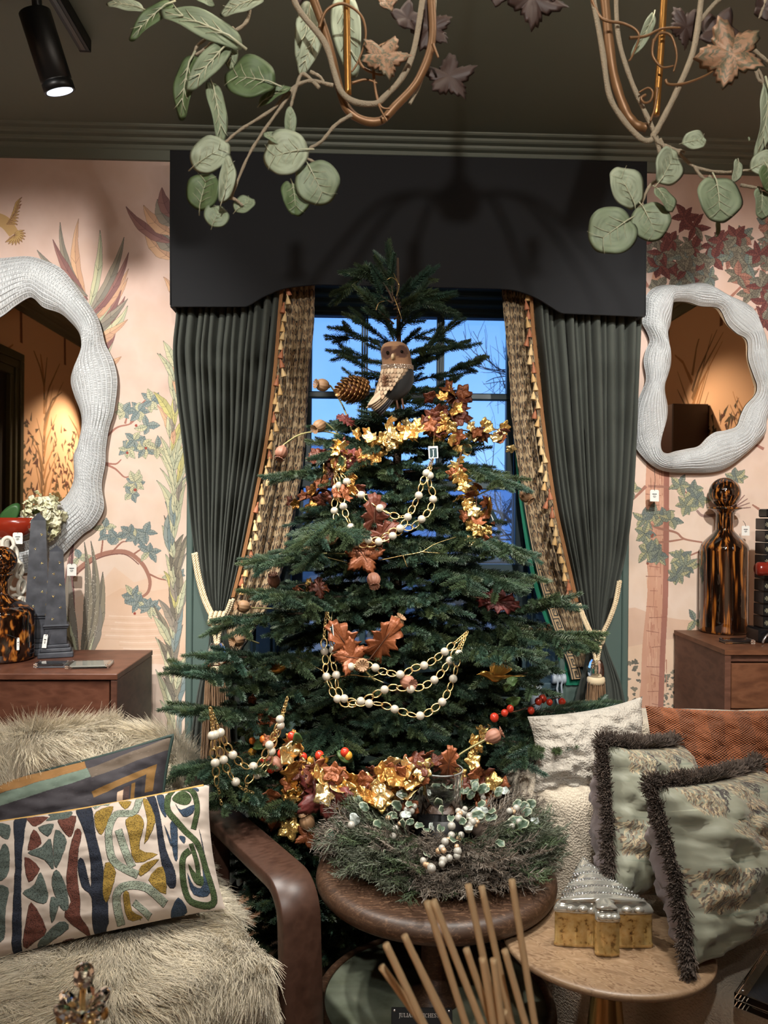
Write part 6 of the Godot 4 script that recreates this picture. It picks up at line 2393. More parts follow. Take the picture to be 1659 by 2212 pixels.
func fur_tuft(seed_: int) -> ArrayMesh:
	rng.seed = seed_
	var st := S()
	for k in 22:
		var b := Vector3(rf(-0.24, 0.24), 0, rf(-0.24, 0.24))
		var lean := Vector3(rf(-0.45, 0.45), 0, rf(0.9, 1.7))
		var len := rf(0.7, 1.1)
		var p := PackedVector3Array()
		for i in 4:
			var f := i / 3.0
			p.append(b + Vector3(0, len * f * (0.75 - 0.35 * f), 0) + lean * (0.45 * f + 0.55 * f * f) * len + Vector3(sin(f * 4.0 + k), 0, cos(f * 3.0 + k)) * 0.06 * f)
		var g := rf(0.75, 1.15)
		st.set_color(Color(g, g, g))
		tube(st, p, func(f: float) -> float: return lerpf(0.0128, 0.003, f * f), 3, 1.0, false)
	return done(st)


func pelt(t: Node3D, called: String, fn: Callable, count: int, len: float, flow: Vector3, m: Material, seed_: int) -> void:   # fur over a surface; fn(u, v) gives a point
	rng.seed = seed_
	var xs := [[], [], []]
	var cols := [[], [], []]
	for i in count:
		var u := rf(0, 1)
		var v := rf(0, 1)
		var p: Vector3 = fn.call(u, v)
		var e := 0.01
		var n: Vector3 = (fn.call(minf(u + e, 1), v) - fn.call(maxf(u - e, 0), v)).cross(fn.call(u, minf(v + e, 1)) - fn.call(u, maxf(v - e, 0)))
		if n.length() < 1e-9:
			continue
		n = -n.normalized()
		var sw := Vector3(sin(p.x * 17.0 + p.z * 9.0), 0.2, cos(p.z * 15.0 - p.x * 11.0)) * 0.75
		var b := frame((n + rdir() * 0.15).normalized(), flow + sw + rdir() * 0.25)
		var s := len * rf(0.75, 1.25)
		xs[i % 3].append(Transform3D(Basis(b.x * s, b.y * s, b.z * s), p - n * 0.004))
		var g := rf(0.8, 1.15)
		var y := rf(0, 1)
		cols[i % 3].append(Color(lerpf(0.66, 0.72, y) * g, lerpf(0.58, 0.63, y) * g, lerpf(0.45, 0.46, y) * g))
	for k in 3:
		multi(called, fur_tuft(seed_ + 50 + k), m, xs[k], cols[k], t)


func armchair() -> void:
	rng.seed = 300
	var Rv := Vector3(0.873, 0, -0.488)
	var Fv := Vector3(0.488, 0, 0.873)
	var corner := H(596, 2072, 0.45)
	var t := thing("sheepskin_armchair", "low bentwood armchair upholstered in long cream sheepskin beside the tree", "armchair", Vector3(corner.x, 0, corner.z))
	t.basis = Basis(Rv, Vector3.UP, Rv.cross(Vector3.UP))
	var fz := signf(t.basis.z.dot(Fv))
	var m_skin := mat("hide", c8(226, 212, 182), 0.9)
	var m_fur := mat("fur", Color.WHITE, 0.75, 0.0, {"vertex_color_use_as_albedo": true, "rim_enabled": true, "rim": 0.3})
	# seat: a rounded pad wrapped over the front
	var seat := func(u: float, v: float) -> Vector3:   # v: back to front, then down
		var x := lerpf(-0.66, 0.0, u)
		var edge := pow(absf(u * 2.0 - 1.0), 6.0)
		var q := Vector2.ZERO
		if v < 0.5:
			q = Vector2(lerpf(-0.56, -0.045, v / 0.5), 0.45)
		elif v < 0.62:
			var a := (v - 0.5) / 0.12 * PI / 2
			q = Vector2(-0.045 + sin(a) * 0.045, 0.405 + cos(a) * 0.045)
		else:
			q = Vector2(0.0, lerpf(0.405, 0.06, (v - 0.62) / 0.38))
		var puff := 0.018 * sin(u * PI) * sin(clampf(v * 2.0, 0, 1) * PI)
		return Vector3(x, q.y - 0.035 * edge * (1.0 if v < 0.6 else 0.3) + puff, (q.x - 0.03 * edge) * fz)
	var st := S()
	grid(st, 30, 40, seat)
	grid(st, 1, 12, func(u: float, v: float) -> Vector3: return seat.call(1.0, v * 0.62).lerp(Vector3(0, 0.2, -0.56 * fz), 0.0) - Vector3(0, u * 0.3, 0))
	build("seat", st, m_skin, t)
	pelt(t, "seat_fur", seat, 8800, 0.060, t.basis.inverse() * (Vector3(0.25, -0.5, 0.9)), m_fur, 310)
	pelt(t, "seat_side_fur", func(u: float, v: float) -> Vector3: return seat.call(1.0, u * 0.6) - Vector3(-0.002, v * 0.22, 0), 1400, 0.058, t.basis.inverse() * Vector3(0.3, -0.8, 0.4), m_fur, 330)
	# back: leans a little, rounded at the top
	var back := func(u: float, v: float) -> Vector3:   # v: up the front, over the top, down behind
		var x := lerpf(-0.80, -0.02, u)
		var edge := pow(absf(u * 2.0 - 1.0), 7.0)
		var q := Vector2.ZERO
		var hh := 0.79 + 0.03 * sin(u * 3.0 + 0.4)
		if v < 0.45:
			q = Vector2(-0.47, lerpf(0.42, hh - 0.05, v / 0.45))
		elif v < 0.65:
			var a := (v - 0.45) / 0.2 * PI
			q = Vector2(-0.52 + cos(a) * 0.05, hh - 0.05 + sin(a) * 0.05)
		else:
			q = Vector2(-0.57, lerpf(hh - 0.05, 0.3, (v - 0.65) / 0.35))
		return Vector3(x, q.y - 0.05 * edge, (q.x - (q.y - 0.42) * 0.28 + (q.x + 0.52) * -0.5 * edge) * fz)
	st = S()
	grid(st, 30, 40, func(u: float, v: float) -> Vector3: return back.call(u, 1.0 - v))
	build("backrest", st, m_skin, t)
	pelt(t, "back_fur", func(u: float, v: float) -> Vector3: return back.call(u, 0.9 - v * 0.85), 7400, 0.054, t.basis.inverse() * Vector3(0.2, 0.1, 0.5), m_fur, 350)
	pelt(t, "back_side_fur", func(u: float, v: float) -> Vector3: return back.call(1.0, 0.05 + v * 0.4).lerp(back.call(1.0, 0.95 - v * 0.3), u) + Vector3(0.004, 0, 0), 1600, 0.052, t.basis.inverse() * Vector3(0.5, -0.4, 0.3), m_fur, 370)
	# arms: a broad flat plank bent down in front
	var m_wood := wood_mat("arm_wood", c8(70, 48, 38), 0.42, Vector3(3.0, 3.0, 8.0))
	for s in [0.062, -0.90]:
		st = S()
		var prof := PackedVector2Array([Vector2(-0.58, 0.575)])
		for k in 4:
			prof.append(Vector2(lerpf(-0.45, -0.10, k / 3.0), lerpf(0.58, 0.588, k / 3.0)))
		for k in 9:
			var a := k / 8.0 * PI * 0.46
			prof.append(Vector2(-0.09 + sin(a) * 0.085, 0.503 + cos(a) * 0.085))
		prof.append(Vector2(0.012, 0.3))
		prof.append(Vector2(0.02, 0.0))
		var nr := prof.size()
		grid(st, 10, nr - 1, func(u: float, v: float) -> Vector3:
			var i := roundi(v * (nr - 1))
			var d := (prof[mini(i + 1, nr - 1)] - prof[maxi(i - 1, 0)]).normalized()
			var nn := Vector2(-d.y, d.x)
			var ring := [Vector2(-0.046, 0.0), Vector2(-0.043, 0.0032), Vector2(0.043, 0.0032), Vector2(0.046, 0.0), Vector2(0.046, -0.02), Vector2(0.046, -0.026), Vector2(0.043, -0.029), Vector2(-0.043, -0.029), Vector2(-0.046, -0.026), Vector2(-0.046, -0.02), Vector2(-0.046, 0.0)]
			var rr: Vector2 = ring[roundi(u * 10)]
			var q := prof[i] + nn * rr.y
			return Vector3(s + rr.x, q.y, q.x * fz), 0.1, 1.0)
		build("armrest", st, m_wood, t)
		st = S(-1)
		box(st, Vector3(s, 0.28, -0.56 * fz), Vector3(0.07, 0.56, 0.05), 0.006)
		build("rear_leg", st, m_wood, t)
	# cushions on it
	stripe_cushion()
	stitched_cushion()


func stripe_cushion() -> void:
	var im := canvas(512, 384, c8(38, 33, 38))
	var bands := [["0,18 286,-4 300,40 0,60", c8(118, 82, 36)], ["0,62 302,40 316,78 0,108", c8(86, 100, 88)], ["0,208 330,176 330,384 0,384", c8(20, 44, 42)], ["304,44 512,2 512,44 318,82", c8(78, 65, 52)], ["318,128 486,84 486,168 462,168 462,112 326,150", c8(110, 78, 30)], ["388,150 404,146 404,384 388,384", c8(180, 152, 128)], ["404,140 420,138 420,384 404,384", c8(60, 40, 36)], ["424,132 434,130 434,384 424,384", c8(110, 78, 30)], ["436,128 452,124 452,384 436,384", c8(24, 22, 30)]]
	for e in bands:
		fill_poly(im, P(e[0]), e[1])
	rng.seed = 33
	for k in 900:
		var p := Vector2(rf(0, 512), rf(0, 384))
		var c := im.get_pixelv(Vector2i(p))
		im.fill_rect(Rect2i(int(p.x), int(p.y), 5, 1), c.lightened(0.12) if k % 2 else c.darkened(0.15))
	var m := mat("striped_velvet", Color.WHITE, 0.8, 0.0, {"albedo_texture": tex(im), "rim_enabled": true, "rim": 0.12, "rim_tint": 0.6})
	var c := [U(-75, 1702, 1.93), U(374, 1588, 2.03), U(352, 1862, 1.94), U(-60, 1960, 1.82)]
	var t := thing("velvet_cushion", "dark velvet cushion with mustard, sage and taupe painted stripes", "cushion", c[3])
	for i in 4:
		c[i] -= t.position
	cushion(t, c, 0.13, m, mat("velvet_back", c8(30, 40, 38), 0.8), 0.06)
	var st := S()
	var sm := seam(c, 0.06)
	sm.append(sm[0])
	tube(st, sm, func(_t: float) -> float: return 0.0045, 6)
	build("piping", st, mat("green_piping", c8(20, 42, 36), 0.7), t)


func stitched_cushion() -> void:
	var W := 1370
	var top := P("-200,672 0,652 400,618 800,552 1000,498 1150,440")
	var bot := P("-200,1420 0,1370 400,1262 870,1162 1210,1098")
	var at := func(p: PackedVector2Array, x: float) -> float:
		for i in p.size() - 1:
			if x <= p[i + 1].x or i == p.size() - 2:
				return lerpf(p[i].y, p[i + 1].y, (x - p[i].x) / (p[i + 1].x - p[i].x))
		return 0.0
	var ct := func(q: Vector2) -> Vector2:
		var a: float = at.call(top, q.x)
		var b: float = at.call(bot, q.x)
		return Vector2((q.x + 190.0) / W * 1024.0, (q.y - a) / (b - a) * 512.0)
	var im := canvas(1024, 512, c8(172, 159, 148))
	var hm := canvas(1024, 512, c8(70, 70, 70))
	rng.seed = 71
	for y in 512:
		if y % 3 == 0:
			im.fill_rect(Rect2i(0, y, 1024, 1), c8(166, 153, 142))
	var navy := c8(16, 23, 38)
	var rust := c8(84, 42, 30)
	var grey := c8(72, 82, 76)
	var sage := c8(126, 134, 118)
	var must := c8(128, 102, 36)
	var blue := c8(34, 50, 68)
	var oliv := c8(48, 64, 30)
	var fills := [[navy, "90,640 150,640 140,760 120,900 105,1100 85,1340 40,1362 55,1180 80,950 85,800"], [navy, "415,622 500,612 520,800 545,950 540,1200 455,1250 470,1100 425,1050 412,940 445,920 470,1050 480,900 455,760"], [navy, "810,552 855,545 885,680 900,850 935,950 925,1025 880,1020 860,850 855,700"],
		[rust, "155,652 270,670 200,725 165,690"], [rust, "325,695 420,680 390,800 350,770"], [rust, "190,745 230,830 155,865"], [rust, "135,900 210,960 150,1030"], [rust, "410,775 445,780 420,900 405,1000 410,1100 400,1180 430,1230 420,1260 320,1190 360,1120 345,1060 360,950"], [rust, "155,1125 220,1250 150,1310 95,1330 120,1220"], [rust, "290,1290 345,1275 330,1300 280,1310"],
		[grey, "270,644 390,636 380,690 320,700 260,700 280,666"], [grey, "215,735 300,725 265,795"], [grey, "310,760 365,830 300,960 290,880"], [grey, "280,810 285,965 240,920 155,880 230,850"], [grey, "215,980 245,1080 220,1135 115,1085 180,1040"], [grey, "300,970 340,1040 345,1150 305,1150 270,1040"], [grey, "260,1100 300,1130 250,1220"], [grey, "330,1240 290,1210 180,1300 170,1330"],
		[grey, "-60,660 60,700 50,790 0,750"], [grey, "20,820 55,870 30,1000 -40,1000"], [grey, "-60,1060 35,1050 20,1150 0,1300 -70,1300"], [grey, "-120,700 -90,900 -140,1100 -160,800"],
		[must, "530,655 625,630 590,720 550,795 520,740"], [must, "655,590 725,600 690,650"], [must, "790,580 825,600 855,720 780,835 810,720"], [must, "690,710 760,680 790,740 750,860 850,880 720,925 700,800"], [must, "560,935 610,980 550,1110 530,1080"], [must, "740,990 750,940 855,905"], [must, "870,935 865,1065 780,1005"], [must, "635,1080 665,1070 670,1150 720,1175 640,1185"],
		[blue, "870,545 910,545 920,680 890,640"], [blue, "940,715 980,715 960,890 940,880"], [blue, "985,775 1020,770 1010,810"], [blue, "905,730 935,800 930,830"], [blue, "975,590 1010,630 1090,575 1080,630 1020,665"], [blue, "1065,465 1115,475 1110,495"], [blue, "930,1075 965,1135 870,1160"], [blue, "1005,950 1030,1010 1085,1000 1110,850 1122,1030 1020,1055"], [blue, "1110,700 1125,800 1130,950 1120,800"],
		[oliv, "960,560 1020,505 1075,540 1045,590 990,590"], [oliv, "1020,910 1060,950 1095,960 1080,1005 1035,990"]]
	for e in fills:
		var q := PackedVector2Array()
		for v in smooth2(P(e[1]), 3, true):
			q.append(ct.call(v))
		fill_poly(im, q, e[0])
		fill_poly(hm, q, c8(190, 190, 190))
	for e in [[sage, "775,575 740,665 640,680 595,760 590,880 620,940 725,985", 30], [sage, "645,770 670,870 700,950", 30], [sage, "600,1210 598,1090 660,1040 760,1040 855,1110", 32], [sage, "515,625 560,598 605,606", 26], [sage, "685,1110 760,1170", 26], [oliv, "940,540 932,640 1010,725 1090,790 1118,900 1128,1075 1010,1095 975,1030 990,890 1040,835", 26], [oliv, "940,548 985,495 1080,500 1108,600 1075,715", 24], [oliv, "1052,800 1072,900 1062,1000", 20]]:
		var q := PackedVector2Array()
		for v in smooth2(P(e[1]), 6):
			q.append(ct.call(v))
		stroke(im, q, e[2], e[2], e[0])
		stroke(hm, q, e[2], e[2], c8(230, 230, 230))
	for k in 26000:
		var p := Vector2i(rng.randi() % 1024, rng.randi() % 512)
		var h := hm.get_pixelv(p)
		if h.r > 0.5:
			hm.fill_rect(Rect2i(p.x, p.y, 2, 2), c8(140 + rng.randi() % 115, 0, 0))
			var c := im.get_pixelv(p)
			im.fill_rect(Rect2i(p.x, p.y, 2, 2), c.lightened(0.07) if k % 2 else c.darkened(0.12))
	var m := mat("stitched_linen", Color.WHITE, 0.92, 0.0, {"albedo_texture": tex(im)})
	relief(m, tex(hm), 1.3)
	var cc := [U(-80, 1786, 1.76), U(452, 1694, 1.88), U(486, 1962, 1.76), U(-72, 2088, 1.60)]
	var t := thing("stitched_cushion", "long off white cushion stitched with tufted abstract shapes in navy, rust, mustard and green", "cushion", cc[3])
	for i in 4:
		cc[i] -= t.position
	cushion(t, cc, 0.12, m, mat("navy_back", c8(30, 40, 60), 0.9), 0.045, 0.005, 60)
	var st := S()
	var sm := seam(cc, 0.045, 40, [0])
	tube(st, sm, func(_t: float) -> float: return 0.003, 6)
	build("piping", st, mat("mustard_piping", c8(170, 132, 66), 0.7), t)


func prism(st: SurfaceTool, poly: PackedVector2Array, y0: float, y1: float, r: float, bump := 0.0) -> void:   # an upholstered block over a footprint (x, z) with softly rounded edges
	var p := smooth2(poly, 8, true)
	var c := Vector2.ZERO
	for q in p:
		c += q
	c /= p.size()
	var rings := [[0.0, y0]]
	for k in 5:
		rings.append([0.0, lerpf(y0 + 0.01, y1 - r, k / 4.0)])
	for k in range(1, 7):
		var a := k / 6.0 * PI / 2
		rings.append([r * (1.0 - cos(a)), y1 - r + sin(a) * r])
	for k in range(1, 6):
		rings.append([-1.0 - k / 5.0, y1 + bump * sin(k / 5.0 * PI / 2)])
	var n := p.size()
	grid(st, n, rings.size() - 1, func(u: float, v: float) -> Vector3:
		var e: Array = rings[roundi(v * (rings.size() - 1))]
		var q := p[roundi(u * n) % n]
		var d: float = e[0]
		var to := c - q
		var w := q + to.normalized() * minf(d, to.length()) if d >= 0.0 else (q + to.normalized() * r).lerp(c, -d - 1.0)
		return Vector3(w.x, e[1], w.y))


func sofa() -> void:
	rng.seed = 400
	var t := thing("boucle_sofa", "rounded cream boucle sofa piled with cushions beside the tree", "sofa", Vector3(0.9, 0, -2.0))
	var m := boucle("cream_boucle", c8(182, 170, 152))
	var off := func(s: String) -> PackedVector2Array:
		var o := PackedVector2Array()
		for q in P(s):
			o.append(q - Vector2(0.9, -2.0))
		return o
	var st := S()
	prism(st, off.call("0.50,-2.42 0.47,-2.12 0.54,-1.89 0.70,-1.69 0.88,-1.46 1.2,-1.22 1.5,-1.2 1.75,-1.3 1.84,-1.9 1.78,-2.45 1.2,-2.47"), 0.05, 0.42, 0.06, 0.012)
	build("seat", st, m, t)
	st = S()
	prism(st, off.call("0.45,-2.44 0.42,-2.2 0.45,-2.03 0.57,-1.97 0.69,-2.02 0.73,-2.2 0.69,-2.44 0.56,-2.48"), 0.05, 0.71, 0.075, 0.012)
	build("arm", st, m, t)
	st = S()
	prism(st, off.call("0.56,-2.5 0.56,-2.34 0.9,-2.32 1.5,-2.32 1.86,-2.32 1.86,-2.5 1.4,-2.51 0.9,-2.51"), 0.05, 0.78, 0.07, 0.01)
	build("backrest", st, m, t)
	for e in [["white_cushion", "plump off white boucle cushion at the end of the sofa", [U(1139, 1548, 2.10), U(1388, 1504, 2.16), U(1408, 1760, 2.10), U(1152, 1712, 2.02)], 0.16, boucle("white_boucle", c8(164, 157, 146)), 0.10]]:
		var c: Array = e[2]
		var o := thing(e[0], e[1], "cushion", c[3])
		for i in 4:
			c[i] -= o.position
		cushion(o, c, e[3], e[4], e[4], e[5], 0.01)
	# rust coloured knit
	var im := canvas(256, 256, c8(128, 128, 128))
	for y in 256:
		for x in range(0, 256, 4):
			var row := y % 12
			var cable := 1.0 if (x / 64) % 2 == 0 else 0.5
			var h := 60.0 + 190.0 * absf(sin((y + (x / 8 % 2) * 6) * PI / 12.0)) * cable
			im.fill_rect(Rect2i(x, y, 4, 1), c8(int(h), int(h), int(h)))
	var knit := mat("rust_knit", c8(146, 80, 42), 0.95, 0.0, {"rim_enabled": true, "rim": 0.3})
	relief(knit, tex(im), 2.2)
	knit.uv1_scale = Vector3(2.6, 2.2, 1)
	var c := [U(1394, 1524, 2.14), U(1720, 1532, 2.08), U(1725, 1790, 1.98), U(1404, 1760, 2.06)]
	var o := thing("knit_cushion", "rust orange chunky knit cushion behind the fringed pair", "cushion", c[3])
	for i in 4:
		c[i] -= o.position
	knit_cover(o, c, knit)
	# sage brocade pair
	var brocade := sage_brocade()
	var lilac := mat("lilac_back", c8(112, 100, 100), 0.7, 0.0, {"rim_enabled": true, "rim": 0.6})
	var fr := mat("fringe_brown", Color.WHITE, 0.85, 0.0, {"vertex_color_use_as_albedo": true})
	for e in [["sage green brocade cushion with brown brush fringe, partly behind its twin", [U(1302, 1606, 1.84), U(1476, 1596, 2.10), U(1506, 1960, 1.96), U(1314, 1944, 1.72)], 0.22], ["sage green brocade cushion with brown brush fringe, in front of its twin", [U(1408, 1696, 1.64), U(1640, 1650, 1.96), U(1730, 2000, 1.80), U(1492, 2096, 1.52)], 0.25]]:
		var q: Array = e[1]
		var s := thing("fringed_cushion", e[0], "cushion", q[3], "fringed brocade cushions")
		for i in 4:
			q[i] -= s.position
		cushion(s, q, e[2], brocade, lilac, 0.10, 0.014, 44)
		var mid: Vector3 = (q[0] + q[1] + q[2] + q[3]) * 0.25
		brush(s, seam(q, 0.10, 40, [3, 0]), mid, fr, 0.036, 0.0035)
	acrylic("display_block", "clear acrylic display block with a dark card on the sofa seat", H(1735, 2170, 0.437), Vector3(0.2, 0.03, 0.2), -0.75, true)


func knit_cover(o: Node3D, c: Array, m: Material) -> void:
	cushion(o, c, 0.15, m, m, 0.06, 0.012)


func sage_brocade() -> StandardMaterial3D:
	rng.seed = 55
	var im := canvas(512, 640, c8(118, 119, 102))
	for k in 60:
		var y := rf(0, 640)
		var x := rf(-50, 512)
		fill_poly(im, PackedVector2Array([Vector2(x, y), Vector2(x + rf(60, 160), y + rf(-4, 4)), Vector2(x + rf(40, 120), y + rf(4, 9))]), c8(138, 140, 120) if k % 2 else c8(104, 110, 94))
	var browns := [c8(44, 38, 36), c8(112, 92, 70), c8(164, 148, 118), c8(72, 60, 50)]
	for k in 11:
		var c := Vector2(90 + (k % 3) * 165 + (70 if (k / 3) % 2 else 0), 70 + (k / 3) * 165) + Vector2(rf(-35, 35), rf(-35, 35))
		var ang := rf(-0.5, 0.5)
		for j in 420:
			var f := rf(0, 1)
			var a := rf(-1, 1) * (0.9 - f * 0.5)
			var p := c + Vector2(a * 88.0, (f - 0.5) * 140.0).rotated(ang)
			var q := p + Vector2(rf(-4, 4), rf(8, 22)).rotated(ang)
			var edge := 1 if absf(a) > 0.5 else 0
			stroke(im, PackedVector2Array([p, q]), 3.4, 1.2, browns[(0 if edge and a > 0 else 1 + rng.randi() % 3)])
	var m := mat("sage_brocade", Color.WHITE, 0.6, 0.0, {"albedo_texture": tex(im), "rim_enabled": true, "rim": 0.4})
	return m


# ------------------------------------------------------------------ tables
func tables() -> void:
	rng.seed = 500
	var oak := mat("limed_oak", c8(126, 100, 80), 0.48, 0.0, {"albedo_texture": noise("limed", 0.02, 512, 5, [[0.0, c8(120, 104, 92)], [0.42, c8(130, 114, 100)], [0.47, c8(150, 132, 118)], [0.5, c8(255, 250, 240)], [0.54, c8(130, 114, 100)], [1.0, c8(100, 86, 76)]], FastNoiseLite.TYPE_SIMPLEX_SMOOTH), "uv1_triplanar": true, "uv1_scale": Vector3(1.4, 6.0, 7.0)})
	var c := H(941, 1866, 0.555)
	var t := thing("coffee_table", "two tier round dark oak coffee table with a mirrored lower shelf", "table", Vector3(c.x, 0, c.z))
	var R := 0.287
	var st := S()
	var prof := PackedVector2Array([Vector2(0, 0.555), Vector2(R * 0.5, 0.555), Vector2(R - 0.045, 0.555)])
	for k in 11:
		var a := k / 10.0 * PI
		prof.append(Vector2(R - 0.026 + sin(a) * 0.026, 0.529 + cos(a) * 0.026))
	prof.append(Vector2(R - 0.06, 0.502))
	prof.append(Vector2(0, 0.502))
	lathe(st, prof, 90)
	build("top", st, oak, t)
	st = S()
	lathe(st, PackedVector2Array([Vector2(0, 0.503), Vector2(0.09, 0.503), Vector2(0.09, 0.49), Vector2(0.036, 0.482), Vector2(0.033, 0.4), Vector2(0.033, 0.262), Vector2(0.06, 0.245), Vector2(0.064, 0.236), Vector2(0, 0.236)]), 32)
	build("column", st, oak, t)
	st = S()
	lathe(st, PackedVector2Array([Vector2(0, 0.235), Vector2(R - 0.022, 0.235), Vector2(R - 0.022, 0.231), Vector2(0, 0.231)]), 90)
	var foxed := mat("foxed_mirror", c8(186, 192, 178), 0.25, 0.35, {"roughness_texture": noise("foxing", 0.02, 256, 5), "albedo_texture": noise("foxing_tone", 0.014, 256, 5, [[0.0, c8(120, 120, 104)], [0.5, c8(200, 204, 190)], [1.0, c8(246, 248, 240)]]), "uv1_triplanar": true, "uv1_scale": Vector3.ONE * 2.5})
	build("mirror_shelf", st, foxed, t)
	st = S()
	prof = PackedVector2Array([Vector2(R - 0.023, 0.23), Vector2(R - 0.023, 0.24)])
	for k in 9:
		var a := k / 8.0 * PI
		prof.append(Vector2(R - 0.012 + sin(a) * 0.014, 0.222 + cos(a) * 0.02))
	prof.append(Vector2(R - 0.03, 0.202))
	prof.append(Vector2(0, 0.202))
	lathe(st, prof, 90)
	build("shelf_rim", st, oak, t)
	for k in 3:
		st = S()
		var a := TAU * k / 3 + 0.3
		tube(st, smooth3(PackedVector3Array([Vector3(cos(a) * 0.12, 0.204, sin(a) * 0.12), Vector3(cos(a) * 0.2, 0.12, sin(a) * 0.2), Vector3(cos(a) * 0.21, 0.0, sin(a) * 0.21)]), 5), func(f: float) -> float: return lerpf(0.02, 0.012, f), 9)
		build("foot", st, oak, t)
	# printed plaque on the lower shelf
	var pl := H(912, 2232, 0.252)
	var plaque := thing("maker_plaque", "small black plaque with white capitals on the mirrored shelf", "plaque", Vector3(pl.x, 0.2356, pl.z))
	plaque.rotation = Vector3(-0.5, -0.04, 0)
	B("plate", Vector3(-0.068, 0, -0.004), Vector3(0.068, 0.062, 0.0), mat("plaque_black", c8(16, 18, 22), 0.7), plaque, 0.001)
	B("easel", Vector3(-0.03, 0, -0.03), Vector3(0.03, 0.006, -0.004), mat("plaque_black"), plaque, 0.001)
	var tm := TextMesh.new()
	tm.text = "JULIAN  CHICHESTER"
	var fo := SystemFont.new()
	fo.font_names = PackedStringArray(["Droid Serif"])
	tm.font = fo
	tm.font_size = 20
	tm.pixel_size = 0.0005
	tm.depth = 0.0004
	var tx := put("lettering", tm, mat("tag_white"), plaque)
	tx.position = Vector3(0, 0.047, 0.0003)
	for sx in [-1, 1]:
		st = S()
		ball(st, Vector3(sx * 0.061, 0.056, 0.0006), Vector3(0.003, 0.003, 0.001), 10, 6)
		build("stud", st, mat("steel"), plaque)
	# travertine table with a brass cone
	var k2 := H(1310, 2033, 0.50)
	var tr := thing("travertine_table", "oval travertine side table on a brass cone foot", "table", Vector3(k2.x, 0, k2.z))
	tr.rotation.y = -0.55
	var trav := mat("travertine", c8(160, 140, 118), 0.4, 0.0, {"albedo_texture": noise("veins", 0.02, 512, 5, [[0.0, c8(150, 130, 112)], [0.36, c8(236, 224, 210)], [0.46, c8(170, 150, 132)], [0.5, c8(240, 230, 216)], [0.62, c8(206, 190, 172)], [1.0, c8(250, 240, 228)]], FastNoiseLite.TYPE_SIMPLEX_SMOOTH), "uv1_triplanar": true, "uv1_scale": Vector3(1.1, 4.0, 3.0)})
	st = S()
	var ov := Transform3D(Basis(Vector3.UP, 0.2).scaled(Vector3.ONE) * Basis().scaled(Vector3(1.0, 1, 0.86)), Vector3.ZERO)
	lathe(st, PackedVector2Array([Vector2(0, 0.5), Vector2(0.2, 0.5), Vector2(0.212, 0.499), Vector2(0.2155, 0.496), Vector2(0.2165, 0.491), Vector2(0.214, 0.486), Vector2(0.2, 0.479), Vector2(0, 0.477)]), 90, ov)
	build("top", st, trav, tr)
	st = S()
	lathe(st, PackedVector2Array([Vector2(0, 0.477), Vector2(0.03, 0.477), Vector2(0.026, 0.47), Vector2(0.03, 0.40), Vector2(0.05, 0.2), Vector2(0.085, 0.04), Vector2(0.11, 0.01), Vector2(0.11, 0.0), Vector2(0, 0)]), 48)
	build("cone_foot", st, mat("brass", c8(198, 158, 104), 0.22, 0.95), tr)
	candle_box()
	wreath()


